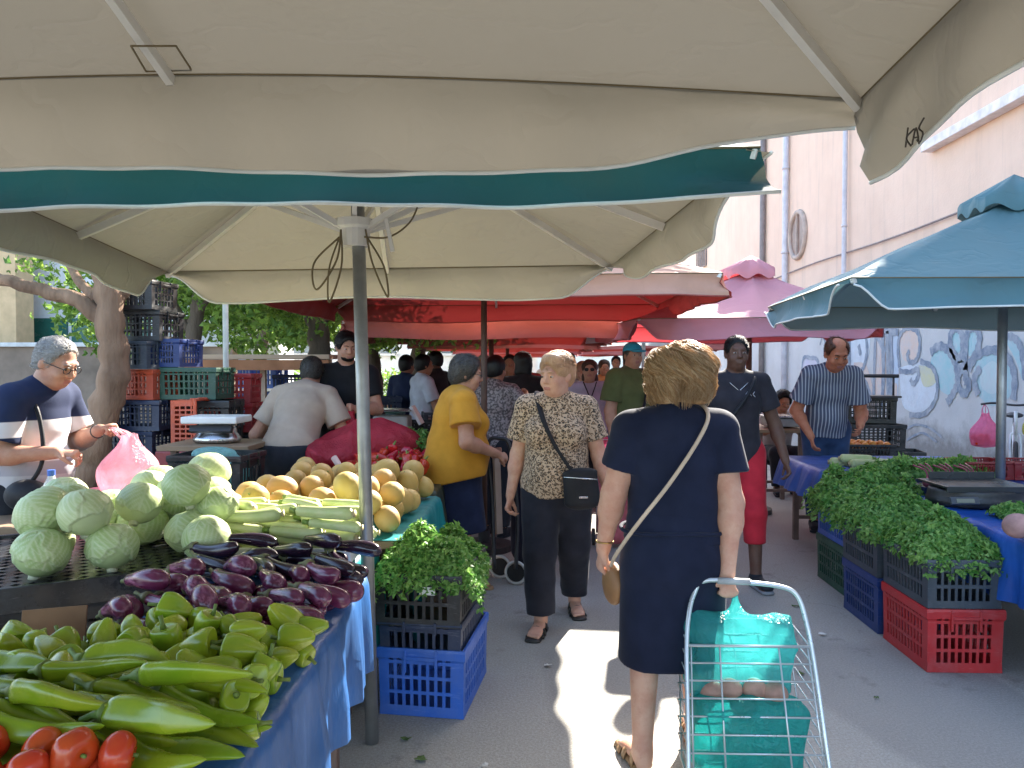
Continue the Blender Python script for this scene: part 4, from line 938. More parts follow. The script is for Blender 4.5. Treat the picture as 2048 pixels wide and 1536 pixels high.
def crate_mesh(L, W, H, slots=(9, 12), bands=3):
    key = (L, W, H, slots, bands)
    if key in _CR: return _CR[key]
    # perimeter cuts
    def side(n, ln, m=.045):
        e = [0, m]; w = (ln-2*m)/n
        for i in range(n): e += [m+w*i+w*.62, m+w*(i+1)] if i < n-1 else [m+w*i+w*.62]
        return e+[ln-m+0.0] if abs(e[-1]-(ln-m)) > 1e-6 else e
    cx = side(slots[1], L); cy = side(slots[0], W)
    cols = []   # (x,y,solid)
    def emit(cuts, p0, p1):
        ln = cuts[-1]+.045
        for i, c in enumerate(cuts):
            t = c/ln; sol = not (i >= 1 and i % 2 == 1 and i < len(cuts)-1 and 0 < i); cols.append((p0[0]+(p1[0]-p0[0])*t, p0[1]+(p1[1]-p0[1])*t, sol))
    hx, hy = L/2, W/2
    emit(cx, (-hx, -hy), (hx, -hy)); emit(cy, (hx, -hy), (hx, hy)); emit(cx, (hx, hy), (-hx, hy)); emit(cy, (-hx, hy), (-hx, -hy))
    zs = [0, .045*H/.3]; zt = H-.055*H/.3; bh = (zt-zs[1])/bands
    for i in range(bands): zs += [zs[1]+bh*i+bh*.78, zs[1]+bh*(i+1)]
    zs = zs[:2]+[z for z in zs[2:]]; zs += [zt+.012, H-.012, H]
    prof = []
    for z in zs: prof.append(.007 if (z >= zt+.011 and z < H-.002) else (.004 if z == H else (.003 if z < .001 else 0)))
    nC = len(cols); nZ = len(zs); vo = []; vi = []; T = .007
    for j in range(nZ):
        for (x, y, s) in cols:
            sx = np.sign(x) if abs(abs(x)-hx) < 1e-6 else 0; sy = np.sign(y) if abs(abs(y)-hy) < 1e-6 else 0; o = prof[j]
            k = .97+.03*zs[j]/H
            vo.append(((x+sx*o)*k, (y+sy*o)*k, zs[j])); vi.append(((x-sx*T)*k, (y-sy*T)*k, zs[j]))
    n = len(vo); v = vo+vi; f = []
    def solid(i, j):
        i %= nC
        if j < 1 or j >= nZ-3-0: return True
        if not cols[i][2]: return not (j % 2 == 1)
        return True
    for j in range(nZ-1):
        for i in range(nC):
            a, b, c, d = j*nC+i, j*nC+(i+1) % nC, (j+1)*nC+(i+1) % nC, (j+1)*nC+i
            if solid(i, j):
                f += [[a, b, c, d], [a+n, d+n, c+n, b+n]]
                if not solid(i+1, j): f.append([b, b+n, c+n, c])
                if not solid(i-1, j): f.append([a, d, d+n, a+n])
                if j+1 < nZ-1 and not solid(i, j+1): f.append([d, c, c+n, d+n])
                if j > 0 and not solid(i, j-1): f.append([b, a, a+n, b+n])
    top = (nZ-1)*nC
    for i in range(nC): f.append([top+i, top+(i+1) % nC, top+(i+1) % nC+n, top+i+n]); f.append([(i+1) % nC, i, i+n, (i+1) % nC+n])
    f.append([n+i for i in range(nC)])
    _CR[key] = (v, f); return _CR[key]
_CM = {}
def crate(label, c, yaw, size, col, group=None, slots=(8, 12), bands=3, tilt=None, label_plate=False):
    L, W, H = size; v, f = crate_mesh(L, W, H, slots, bands); root = empty('crate', (0, 0, 0), label, 'crate', group)
    key = (size, slots, bands, col)
    if key not in _CM:
        b = mesh_obj('basket', v, f, PL[col], root, False)
        hs = []
        for sx in (-1, 1):
            h = MB(); x = sx*(L/2+.006); h.box((x, 0, H*.86), (.012, .13, .016)); h.box((x, -.07, H*.82), (.012, .012, .09*H/.3+.01)); h.box((x, .07, H*.82), (.012, .012, .09*H/.3+.01)); hs.append(h.build('hand_grip', PL[col], root, bevel=.002))
        _CM[key] = [b.data]+[h.data for h in hs]
    else:
        for nm, me in zip(('basket', 'hand_grip', 'hand_grip'), _CM[key]):
            o = bpy.data.objects.new(nm, me); COL.objects.link(o); o.parent = root
    root.location = tuple(c); root.rotation_euler = (tilt[0] if tilt else 0, tilt[1] if tilt else 0, yaw); ORG[root.name] = V(*c); return root

# ------------------------------------------------------------------ tables and tarpaulins
WOODM = mat('table_wood', (.3, .2, .12), .7, .35, 3, 60, .003, .3, stretch=(1, .15, 1)); LEGM = mat('table_leg', (.16, .1, .08), .6, .3)
def table(label, x0, x1, y0, y1, z, group=None):
    t = empty('stall_table', ((x0+x1)/2, (y0+y1)/2, 0), label, 'table', group)
    MB().box(((x0+x1)/2, (y0+y1)/2, z-.02), (x1-x0, y1-y0, .036)).build('tabletop', WOODM, t, bevel=.004)
    for x in (x0+.08, x1-.08):
        for y in (y0+.1, y1-.1): MB().beam((x, y, 0), (x, y, z-.038), .045, .045).build('leg', LEGM, t, bevel=.004)
    for y in (y0+.1, y1-.1): MB().beam((x0+.08, y, .2), (x1-.08, y, .2), .03, .03).build('stretcher', LEGM, t)
    return t
def tarp_mat(name, c, rough=.38):
    if name in _M: return _M[name]
    m, nt, b = new_mat(name); co = obj_co(nt); n1 = noise(nt, co, 3, 5, .6); wr = noise(nt, obj_co(nt, (1, 1, .3)), 9, 4, .6)
    col = mixc(nt, ramp(nt, n1, .35, .7), c, tuple(x*.6 for x in c)); dust = ramp(nt, noise(nt, obj_co(nt, (1, 1, .25)), 5, 5, .7), .5, .78)
    col = mixc(nt, math_(nt, 'MULTIPLY', dust, .35), col, tuple(min(1, x*1.4+.12) for x in c)); nt.links.new(col, b.inputs['Base Color'])
    nt.links.new(math_(nt, 'ADD', math_(nt, 'MULTIPLY', n1, .3), rough-.12), b.inputs['Roughness']); bump(nt, b, wr, .5, .02)
    tr = N(nt, 'ShaderNodeBsdfTranslucent'); nt.links.new(col, tr.inputs['Color']); mx = N(nt, 'ShaderNodeMixShader'); mx.inputs[0].default_value = .18
    nt.links.new(b.outputs[0], mx.inputs[1]); nt.links.new(tr.outputs[0], mx.inputs[2]); nt.links.new(mx.outputs[0], nt.nodes['Material Output'].inputs['Surface']); _M[name] = m; return m
T_BLUE = tarp_mat('tarp_blue', (.04, .15, .42)); T_TEAL = tarp_mat('tarp_teal', (.01, .3, .33)); T_DEEP = tarp_mat('tarp_deep', (.015, .11, .5)); T_SOFT = tarp_mat('tarp_soft', (.06, .15, .5))
def tarp(label, x0, x1, y0, y1, z, drop, m, seed=1, skew=0, flare=.08, res=.035, fold=.02, name='tarpaulin'):
    """drop = how far it hangs at (x0 side, x1 side, y0 side, y1 side)"""
    us = np.arange(x0-drop[0], x1+drop[1]+1e-6, res); vs_ = np.arange(y0-drop[2], y1+drop[3]+1e-6, res); vt = []
    for y in vs_:
        for x in us:
            cx, cy = min(max(x, x0), x1), min(max(y, y0), y1); ox, oy = x-cx, y-cy; d = max(abs(ox), abs(oy))+.3*min(abs(ox), abs(oy)); s = (cy if abs(ox) > abs(oy) else cx)
            ln = math.hypot(ox, oy)+1e-9; k = min(1, d/.05)*.012+flare*d+(fold*math.sin(s*21+seed)+fold*.7*math.sin(s*47+seed*2))*min(1, d/.25)
            zz = z+.004-max(0, d-.01)+.004*math.sin(x*13+seed)*math.sin(y*11+seed)*(d == 0)
            vt.append((cx+ox/ln*k*(d > 0)-skew*(y-1.4), cy+oy/ln*k*(d > 0), max(.02, zz+.01*math.sin(s*9+seed)*min(1, d))))
    w = len(us); fc = [[j*w+i, j*w+i+1, (j+1)*w+i+1, (j+1)*w+i] for j in range(len(vs_)-1) for i in range(w-1)]
    o = mesh_obj(name, vt, fc, m); return tag(o, label, 'tarpaulin')

# ------------------------------------------------------------------ produce
def blob(fn, nu, nv):
    """closed surface of revolution-like shape: fn(u angle, v 0..1) -> point"""
    v = []
    for j in range(nv+1):
        for i in range(nu): v.append(fn(2*math.pi*i/nu, j/nv))
    return v, [[j*nu+i, j*nu+(i+1) % nu, (j+1)*nu+(i+1) % nu, (j+1)*nu+i] for j in range(nv) for i in range(nu)]
def prodmat(name, a, b_, rough=.3, rnd=.25, scale=12, spec=.5, coat=.15, stretch=(1, 1, 1), bstr=.2, bs=90):
    return mat(name, a, rough, .2, scale, bs, .001, bstr, spec=spec, tint=b_, rnd=rnd, coat=coat, stretch=stretch, sss=0)
M_BELL = prodmat('pepper_green', (.2, .32, .014), (.36, .42, .025), .24); M_LONG = prodmat('pepper_long', (.16, .26, .01), (.28, .35, .018), .26); M_STEM = prodmat('stem_green', (.12, .2, .03), (.2, .24, .06), .55, coat=0)
M_CURL = prodmat('pepper_small', (.2, .34, .04), (.27, .38, .06), .32); M_TOM = prodmat('tomato_red', (.55, .035, .012), (.62, .1, .02), .22)
def eggmat():
    m, nt, b = new_mat('aubergine_striped'); co = obj_co(nt, (1, 1, .12)); oi = N(nt, 'ShaderNodeObjectInfo')
    n = noise(nt, co, 60, 3, .6); c = mixc(nt, ramp(nt, n, .45, .64), (.1, .014, .045), (.42, .16, .26)); c = mixc(nt, ramp(nt, noise(nt, obj_co(nt), 8, 3), .4, .65), c, (.13, .02, .065))
    nt.links.new(c, b.inputs['Base Color']); b.inputs['Roughness'].default_value = .24; b.inputs['Coat Weight'].default_value = .3; return m
M_EGG = eggmat(); M_EGGD = prodmat('aubergine_black', (.012, .006, .014), (.03, .012, .03), .2, .3, coat=.3); M_CAL = prodmat('calyx', (.13, .17, .06), (.2, .15, .09), .6, coat=0)
M_ZUC = prodmat('courgette', (.42, .5, .2), (.56, .58, .3), .42, .2, 30, coat=0); M_MEL = prodmat('melon', (.47, .29, .075), (.53, .37, .14), .55, .28, 7, coat=0, bstr=.8, bs=55)
def pepper_bell(seed, L=.098, r0=.039, lob=4, cur=0):
    rg = random.Random(seed); ph = rg.random()*6; k = rg.uniform(-.2, .2); sq = rg.uniform(.85, 1.12)
    def fn(u, t):
        z = t*L; pr = (math.sin(math.pi*min(1, (t*.92+.04))**.75)**.55) if 0 < t < 1 else 0
        tp = 1-.38*t; rr = r0*pr*tp*(1+.11*math.cos(lob*u+ph)*(.35+.65*t)+.05*math.cos(2*u+ph*2)+.035*math.sin(t*6+u+ph)); zz = z
        if t < .12: zz = z+.012*(1-t/.12)*(1 if t < .06 else .6)
        b = k*.03*math.sin(t*2)+cur*(t*t)*.03
        return (rr*math.cos(u)*sq+b, rr*math.sin(u)/sq, L*.5-zz)
    return blob(fn, 32, 24)
def pepper_long(seed, L=.2, r0=.0225):
    rg = random.Random(seed); ph = rg.random()*6; k = rg.uniform(-1, 1); k2 = rg.uniform(-.5, .5); fl = rg.uniform(.75, .95)
    def fn(u, t):
        pr = (min(1, t/.1)**.5)*(1-t**3)**.65*(1-.22*t) if t < 1 else 0
        rr = r0*pr*(1+.13*math.cos(3*u+ph+t*1.5)+.05*math.sin(t*19+ph)); b = k*.03*math.sin(t*math.pi)+k*.02*t*t; b2 = k2*.02*math.sin(t*5)
        return (rr*math.cos(u)+b, rr*math.sin(u)*fl+b2, L*.5-t*L)
    return blob(fn, 18, 26)
def aubergine(seed, L=.185, r0=.038, neck=.55, cur=.02):
    rg = random.Random(seed); k = rg.uniform(-1, 1); r0 *= rg.uniform(.9, 1.1)
    def fn(u, t):
        pr = (min(1, t/.05)**.5)*(neck+(1-neck)*float(sstep(.05, .7, t)))*(1-max(0, (t-.72)/.28)**2.4)**.5 if 0 < t < 1 else 0
        return (r0*pr*math.cos(u)+k*cur*math.sin(t*math.pi), r0*pr*math.sin(u), L*.5-t*L)
    return blob(fn, 20, 22)
def courgette(seed, L=.2, r0=.021):
    rg = random.Random(seed); k = rg.uniform(-1, 1)*.012; ph = rg.random()*6
    def fn(u, t):
        pr = (min(1, t/.06)**.5)*(.78+.22*t)*(1-max(0, (t-.88)/.12)**2)**.5 if 0 < t < 1 else 0
        rr = r0*pr*(1+.035*math.cos(6*u)); return (rr*math.cos(u)+k*math.sin(t*3.1), rr*math.sin(u), L*.5-t*L)
    return blob(fn, 18, 20)
def melonv(seed, r=.074):
    rg = random.Random(seed); e = rg.uniform(1.0, 1.16); ph = rg.random()*6
    def fn(u, t):
        a = math.pi*t; rr = r*math.sin(a)*(1+.018*math.cos(10*u)+.012*math.cos(2*u+ph)); return (rr*math.cos(u), rr*math.sin(u), r*e*math.cos(a))
    return blob(fn, 30, 18)
def tomato(seed, r=.036):
    rg = random.Random(seed); ph = rg.random()*6
    def fn(u, t):
        a = math.pi*t; rr = r*math.sin(a)*(1+.04*math.cos(5*u+ph)*math.sin(a)); z = r*.82*math.cos(a)-.009*math.exp(-(t/.12)**2); return (rr*math.cos(u), rr*math.sin(u), z)
    return blob(fn, 22, 16)
def cabbage(seed, r=.1):
    """head of overlapping leaves with branching veins"""
    rg = np.random.RandomState(seed); nu, nv = 96, 64; leaves = []
    for i in range(7):
        a = i*2.4+rg.rand(); el = .15+.9*rg.rand(); leaves.append((V(math.cos(a)*math.cos(el), math.sin(a)*math.cos(el), math.sin(el)), .95+.35*rg.rand(), rg.rand()*6, 1+.008*i))
    leaves.append((V(.1, .1, .98), .5, 0, 1.012)); vs = []; vein = []; edge = []
    for j in range(nv+1):
        t = math.pi*j/nv
        for i in range(nu):
            u = 2*math.pi*i/nu; d = V(math.sin(t)*math.cos(u), math.sin(t)*math.sin(u), math.cos(t)); rr = 1.0; vn = 0; lay = .5
            for (c, w, ph, k) in leaves:
                an = math.acos(np.clip(d @ c, -1, 1)); base = c*-.25+V(0, 0, -1); ax = base-c*(base @ c); ax /= np.linalg.norm(ax); q = np.cross(c, ax)
                az = math.atan2(d @ q, d @ ax); ww = w*(1+.07*math.sin(az*7+ph))
                if an < ww:
                    rr = k*(1+.04*(an/ww)**7); s_ = d @ ax+.9; x_ = d @ q; mid = math.exp(-(x_/(.018+.02*max(0, s_-.3)))**2)
                    br = abs(math.sin((s_-abs(x_)*.85)*13+ph))**7*min(1, abs(x_)*9)
                    br2 = abs(math.sin((s_+abs(x_)*1.3)*25+ph+abs(x_)*9))**9*.5*min(1, abs(x_)*5)
                    vn = max(mid, br*.8, br2); lay = 1-math.exp(-((ww-an)/.05)**2*.5)
            rr *= 1+.009*vn+.006*math.sin(3*u+seed)+.01*math.sin(2*t+seed); vs.append(d*r*rr*V(1, 1, .93)); vein.append(vn); edge.append(1-lay)
    f = [[j*nu+i, (j+1)*nu+i, (j+1)*nu+(i+1) % nu, j*nu+(i+1) % nu] for j in range(nv) for i in range(nu)]
    return vs, f, vein, edge
def cabmat():
    m, nt, b = new_mat('cabbage_leaf'); a = N(nt, 'ShaderNodeAttribute', attribute_name='vein'); e = N(nt, 'ShaderNodeAttribute', attribute_name='rim'); co = obj_co(nt)
    oi = N(nt, 'ShaderNodeObjectInfo'); base = mixc(nt, ramp(nt, noise(nt, co, 9, 5), .3, .7), (.3, .43, .14), (.44, .55, .24)); base = mixc(nt, math_(nt, 'MULTIPLY', oi.outputs['Random'], .8), base, (.6, .64, .36))
    c = mixc(nt, math_(nt, 'MULTIPLY', a.outputs['Fac'], .65), base, (.74, .77, .55)); c = mixc(nt, math_(nt, 'MULTIPLY', e.outputs['Fac'], .5), c, (.62, .66, .4))
    nt.links.new(c, b.inputs['Base Color']); b.inputs['Roughness'].default_value = .42; bump(nt, b, noise(nt, co, 70, 4), .35, .003); return m
M_CAB = cabmat()
def proto(kind, seed):
    """one fruit with its parts, standing at the origin with its axis along z"""
    nm, cat = dict(bell=('bell_pepper', 'pepper'), long=('long_pepper', 'pepper'), curl=('small_pepper', 'pepper'), egg=('aubergine', 'aubergine'), eggd=('dark_aubergine', 'aubergine'), zuc=('courgette', 'courgette'), mel=('melon', 'melon'), tom=('tomato', 'tomato'), cab=('cabbage', 'cabbage'))[kind]
    if kind == 'bell': v, f = pepper_bell(seed); m = M_BELL; st = ([(0, 0, .036), (.002, 0, .05), (.006, .003, .066)], [.008, .0045, .005])
    elif kind == 'curl': v, f = pepper_bell(seed, .075, .022, 3, 1.0); m = M_CURL; st = ([(0, 0, .03), (.002, 0, .042), (.008, .004, .06)], [.007, .003, .003])
    elif kind == 'long': v, f = pepper_long(seed); m = M_LONG; st = ([(0, 0, .088), (0, 0, .101), (.004, .002, .115), (.012, .004, .132)], [.017, .011, .0045, .005])
    elif kind == 'egg': v, f = aubergine(seed); m = M_EGG; st = ([(0, 0, .068), (0, 0, .089), (0, 0, .097), (.005, 0, .113), (.012, 0, .131)], [.0225, .019, .012, .006, .007])
    elif kind == 'eggd': v, f = aubergine(seed, .2, .027, .6, .03); m = M_EGGD; st = ([(0, 0, .078), (0, 0, .097), (0, 0, .104), (.005, 0, .12), (.012, 0, .135)], [.017, .0145, .01, .005, .006])
    elif kind == 'zuc': v, f = courgette(seed); m = M_ZUC; st = ([(0, 0, .095), (0, 0, .105), (.002, 0, .118)], [.0125, .009, .0095])
    elif kind == 'mel': v, f = melonv(seed); m = M_MEL; st = ([(0, 0, .076), (0, 0, .086)], [.006, .004])
    elif kind == 'tom': v, f = tomato(seed); m = M_TOM; st = ([(0, 0, .019), (.001, 0, .03)], [.0035, .003])
    if kind == 'cab':
        v, f, ve, ed = cabbage(seed); o = mesh_obj(nm, v, f, M_CAB, None, True, None, {'vein': ve, 'rim': ed})
        stt = MB().lathe([(.02, -.108), (.022, -.085)], (0, 0, 0), 12).build('stalk', mat('stalk', (.6, .6, .42), .6), o, True); return tag(o, None, cat)
    o = mesh_obj(nm, v, f, m)
    MB().tube(st[0], st[1], 8).build('calyx' if kind in ('egg', 'eggd') else 'stem', M_CAL if kind in ('egg', 'eggd') else M_STEM, o, True)
    if kind == 'zuc': MB().lathe([(.012, -.104), (.008, -.098)], (0, 0, 0), 10).build('blossom_scar', mat('scar', (.5, .42, .22), .7), o, True)
    return tag(o, None, cat)
SPH = dict(bell=([0], .036), long=([-.075, -.025, .025, .07], .0195), curl=([-.015, .015], .019), egg=([-.055, 0, .05], .035), eggd=([-.07, -.02, .03, .07], .024), zuc=([-.075, -.025, .025, .075], .0205), mel=([0], .078), tom=([0], .033), cab=([0], .096))
def heap(kind, n, region, floor, label, group, yaw=None, pitch=.25, tries=14, seed=1, nproto=12, scale=(.88, 1.12), keep=None, special=None, upright=False):
    """drops n fruits one by one into region = (x0,x1,y0,y1); each comes to rest on those below it"""
    rg = random.Random(seed); offs, r0 = SPH[kind]; ps = [proto(kind, seed*31+i) for i in range(min(nproto, n))]; C = np.zeros((0, 3)); Rr = np.zeros(0); out = []
    for i in range(n):
        best = None
        for _ in range(tries):
            sc = rg.uniform(*scale); x = rg.uniform(region[0], region[1]); y = rg.uniform(region[2], region[3])
            if keep and not keep(x, y): continue
            a = (yaw+rg.gauss(0, .12 if kind == 'long' else .22)) if yaw is not None else rg.uniform(0, 6.283); pi = rg.gauss(0, pitch)
            q = rotz(a) @ rotx(math.pi/2+pi) if not upright else rotz(a) @ rotx(rg.gauss(0, .5))
            loc = np.array([q @ V(0, 0, o*sc) for o in offs]); rr = r0*sc; z = max(floor(x, y)+rr-loc[:, 2].min(), 0)
            if len(C):
                for l in loc:
                    dx = C[:, 0]-(x+l[0]); dy = C[:, 1]-(y+l[1]); d2 = dx*dx+dy*dy; s2 = ((Rr+rr)*.93)**2; mk = d2 < s2
                    if mk.any(): z = max(z, (C[mk, 2]+np.sqrt(s2[mk]-d2[mk])).max()-l[2])
            if best is None or z < best[0]: best = (z, x, y, q, sc, loc, rr, rg.uniform(0, 6.283))
        if best is None: continue
        z, x, y, q, sc, loc, rr, rl = best
        C = np.vstack([C, loc+V(x, y, z)]); Rr = np.append(Rr, [rr]*len(loc))
        o = ps[i] if i < len(ps) else copy_tree(ps[rg.randrange(len(ps))])
        o.location = (x, y, z); o.rotation_euler = Matrix((q @ rotz(rl)).tolist()).to_euler(); o.scale = (sc, sc, sc); tag(o, label, None, group); out.append(o)
    if special:
        special(out)
    return out

# ================================================================== the vegetable stall
table('produce table under the blue tarpaulin carrying peppers and aubergines', -1.2, -.68, 1.15, 2.9, .74)
tarp('blue tarpaulin on the produce table, its long side hanging beside the grey pole', -1.2, -.58, 1.1, 2.9, .742, (.1, .37, .1, .06), T_BLUE, 3, .05, .03)
table('small bare table under the curly green peppers', -1.75, -1.22, 1.1, 2.1, .75)
fl = lambda x, y: .748
heap('tom', 13, (-1.08, -.72, 1.235, 1.31), lambda x, y: .79, 'red tomato in the row before the long green peppers', 'tomatoes at the near end of the table', seed=41, scale=(.98, 1.15))
heap('long', 54, (-1.2, -.66, 1.31, 1.60), lambda x, y: .752, 'long green pepper lying in the heap behind the tomatoes', 'long green peppers', yaw=R(256), pitch=.07, seed=12, tries=26, scale=(1.1, 1.45))
heap('bell', 118, (-1.36, -.615, 1.56, 2.1), lambda x, y: .75, 'pale green bell pepper in the heap between long peppers and purple aubergines', 'green bell peppers', seed=13, pitch=.6, tries=26, keep=lambda x, y: x > -1.16 or y < 1.95, scale=(.9, 1.18))
heap('curl', 60, (-1.7, -1.2, 1.55, 2.05), lambda x, y: .76, 'small curly green pepper heaped beside the black crates', 'small curly green peppers', seed=14, pitch=.7, scale=(1.0, 1.3))
heap('egg', 40, (-1.24, -.66, 2.14, 2.58), lambda x, y: .75, 'striped purple aubergine in the heap behind the green bell peppers', 'striped purple aubergines', yaw=R(236), pitch=.16, seed=15, tries=24, scale=(.84, 1.04))
heap('eggd', 22, (-1.2, -.68, 2.62, 2.9), lambda x, y: .77, 'long black aubergine in the heap behind the purple ones', 'long black aubergines', yaw=R(245), pitch=.15, seed=16, scale=(1, 1.2))
# courgettes in a low white tray on the next table, then the melons
table('short table under the courgettes behind the parsley crates', -1.9, -.76, 2.98, 3.42, .74)
tarp('teal tarpaulin under the white courgette tray', -1.9, -.74, 2.96, 3.43, .742, (.1, .5, .01, .01), T_TEAL, 5, 0, .04)
table('table carrying the yellow melons beyond the courgettes', -1.6, -.63, 3.46, 4.62, .74)
tarp('teal tarpaulin under the melons, hanging over the table corner', -1.6, -.60, 3.45, 4.65, .742, (.1, .5, .01, .1), T_TEAL, 5, 0, .05)
cb = empty('produce_tray', (-1.05, 3.2, .75), 'low white polystyrene tray holding the courgettes', 'tray'); pw = mat('polystyrene', (.75, .76, .74), .7, .1)
MB().box((-1.06, 3.19, .765), (.64, .44, .022)).build('tray_floor', pw, cb)
for c, d in (((-1.06, 2.98, .79), (.66, .02, .06)), ((-1.06, 3.40, .79), (.66, .02, .06)), ((-.745, 3.19, .79), (.02, .398, .06)), ((-1.375, 3.19, .79), (.02, .398, .06))): MB().box(c, d).build('tray_side', pw, cb, bevel=.004)
heap('zuc', 48, (-1.30, -.80, 3.0, 3.36), lambda x, y: .78, 'pale green courgette in the white tray before the melons', 'courgettes', yaw=R(255), pitch=.1, seed=17, scale=(1.1, 1.35))
heap('mel', 66, (-1.46, -.68, 3.52, 4.56), lambda x, y: .752, 'round yellow melon in the heap on the teal tarpaulin', 'yellow melons', seed=18, pitch=.9, scale=(.8, .97))
# cabbages on upturned black crates
for i, (x, y, a) in enumerate(((-1.48, 2.86, .55), (-1.98, 2.60, .55), (-1.72, 3.24, .55), (-2.24, 3.0, .55))):
    for k in range(2):
        crate(['black crate under the cabbages, on the pepper side', 'black crate under the empty mesh corner', 'black crate under the rear cabbages', 'black crate behind the mesh corner, farther in'][i]+(', lower one', ', upper one')[k], (x, y, .005+.36*k), a, (.58, .38, .35), 'black', 'black crates under the cabbages', (7, 11))
tr = empty('mesh_tray', (-1.8, 2.95, .62), 'large black plastic mesh tray that the cabbages sit on', 'tray'); M_TR = plastic('tray_black', (.02, .021, .024), .28); ca, sa = math.cos(.55), math.sin(.55)
def TW(u, v, z): return (-1.86+u*ca-v*sa, 2.93+u*sa+v*ca, z)
HU, HV, TZ = .66, .47, .80
for (a, b2) in (((-HU, -HV), (HU, -HV)), ((HU, -HV), (HU, HV)), ((HU, HV), (-HU, HV)), ((-HU, HV), (-HU, -HV))):
    MB().beam(TW(*a, TZ-.035), TW(*b2, TZ-.035), .022, .09).build('tray_rim', M_TR, tr, bevel=.004)
# diamond lattice: one connected perforated sheet
vs = []; fs = []; nx, ny = 26, 18; du, dv = 2*HU/nx, 2*HV/ny
def cell(i, j):
    x0, y0 = -HU+i*du, -HV+j*dv; cx, cy = x0+du/2, y0+dv/2; kx, ky = du*.36, dv*.32; b0 = len(vs)
    o = [(x0, y0), (x0+du, y0), (x0+du, y0+dv), (x0, y0+dv)]; q = [(cx, cy-ky), (cx+kx, cy), (cx, cy+ky), (cx-kx, cy)]
    for p in o+q: vs.append(TW(p[0], p[1], TZ-.004))
    for k in range(4):
        n = (k+1) % 4; fs.append([b0+k, b0+n, b0+4+k]); fs.append([b0+n, b0+4+n, b0+4+k])
for j in range(ny):
    for i in range(nx): cell(i, j)
bm = bmesh.new(); bvs = [bm.verts.new(p) for p in vs]
for q in fs: bm.faces.new([bvs[k] for k in q])
bmesh.ops.remove_doubles(bm, verts=bm.verts, dist=1e-4); bm.verts.index_update()
so = mesh_obj('mesh_sheet', [v.co[:] for v in bm.verts], [[v.index for v in f.verts] for f in bm.faces], M_TR, tr, False); bm.free()
sm = so.modifiers.new('solid', 'SOLIDIFY'); sm.thickness = .008; sm.offset = -1
inv = lambda x, y: ((x+1.86)*ca+(y-2.93)*sa, -(x+1.86)*sa+(y-2.93)*ca)
def oncab(x, y):
    u, v = inv(x, y); return -.06 < u < HU-.07 and -HV+.1 < v < HV-.06
heap('cab', 27, (-1.95, -1.14, 2.5, 3.6), lambda x, y: TZ, 'pale green cabbage in the pile on the black mesh tray', 'cabbages', upright=True, tries=10, seed=19, nproto=4, scale=(.76, .95), keep=oncab)
# ------------------------------------------------------------------ herbs
def leafmat(name, a, b_):
    if name in _M: return _M[name]
    m, nt, b = new_mat(name); at = N(nt, 'ShaderNodeAttribute', attribute_name='tone'); c = mixc(nt, at.outputs['Fac'], a, b_); nt.links.new(c, b.inputs['Base Color']); b.inputs['Roughness'].default_value = .5
    tr = N(nt, 'ShaderNodeBsdfTranslucent'); nt.links.new(c, tr.inputs['Color']); mx = N(nt, 'ShaderNodeMixShader'); mx.inputs[0].default_value = .42
    nt.links.new(b.outputs[0], mx.inputs[1]); nt.links.new(tr.outputs[0], mx.inputs[2]); nt.links.new(mx.outputs[0], nt.nodes['Material Output'].inputs['Surface']); _M[name] = m; return m
M_PAR = leafmat('parsley_leaf', (.07, .23, .035), (.3, .5, .13)); M_LEAF = leafmat('tree_leaf', (.08, .17, .03), (.3, .46, .08))
def leaves(name, pts, size, m, parent=None, seed=1, out=None, lobes=3):
    """many small lobed leaves at the given points"""
    rg = np.random.RandomState(seed); n = len(pts); vs = []; fs = []; tone = []
    for i, p in enumerate(pts):
        nrm = rg.normal(size=3)+V(0, 0, .6)+(out[i]*1.1 if out is not None else 0); nrm /= np.linalg.norm(nrm); a = rg.normal(size=3); a = a-nrm*(a @ nrm); a /= np.linalg.norm(a); b = np.cross(nrm, a); s = size*(.5+1.1*rg.rand()); t = rg.rand()
        for L in range(lobes):
            an = (L-(lobes-1)/2)*.95; d = a*math.cos(an)+b*math.sin(an); e = np.cross(nrm, d); k = len(vs); dz = nrm*s*.18
            vs += [p, p+d*s*.5+e*s*.24+dz, p+d*s*(1.05 if L == lobes//2 else .85)-dz*.6, p+d*s*.5-e*s*.24+dz]; fs.append([k, k+1, k+2, k+3]); tone += [min(1, max(0, t+.15*rg.normal()))]*4
    return mesh_obj(name, np.array(vs), np.array(fs), m, parent, False, None, {'tone': tone})
def herb(label, x0, x1, y0, y1, z, hgt, n, seed, size=.027, spill=(0, 0, 0, 0), group=None, name='parsley_heap'):
    rg = np.random.RandomState(seed); root = empty(name, ((x0+x1)/2, (y0+y1)/2, z), label, 'herbs', group); pts = []; out = []; st = MB()
    cx, cy, hx, hy = (x0+x1)/2, (y0+y1)/2, (x1-x0)/2, (y1-y0)/2
    for i in range(n):
        u, v = rg.uniform(-1, 1, 2); u *= 1+(spill[1] if u > 0 else spill[0]); v *= 1+(spill[3] if v > 0 else spill[2]); x, y = cx+u*hx, cy+v*hy
        r = max(abs(u), abs(v)); top = hgt*(1-.6*min(1, r)**2.5)*(1+.5*float(wob(V(x, y, 0)*1.0, 26, seed))); drop = max(0, r-1)*.55
        zz = z+top*(1-.35*rg.rand()**2)-drop*(.3+.9*rg.rand()); pts.append(V(x, y, zz)); out.append(V(u, v, .8))
        if i % 5 == 0: st.tube([V(cx+u*hx*.6, cy+v*hy*.6, z-.02), V(x, y, zz)*.6+V(cx+u*hx*.7, cy+v*hy*.7, z+.02)*.4+V(0, 0, .02), V(x, y, zz)], .0018, 4, cap=False)
    leaves('foliage', pts, size, M_PAR, root, seed, out); st.build('stalks', M_STEM, root, True); return root
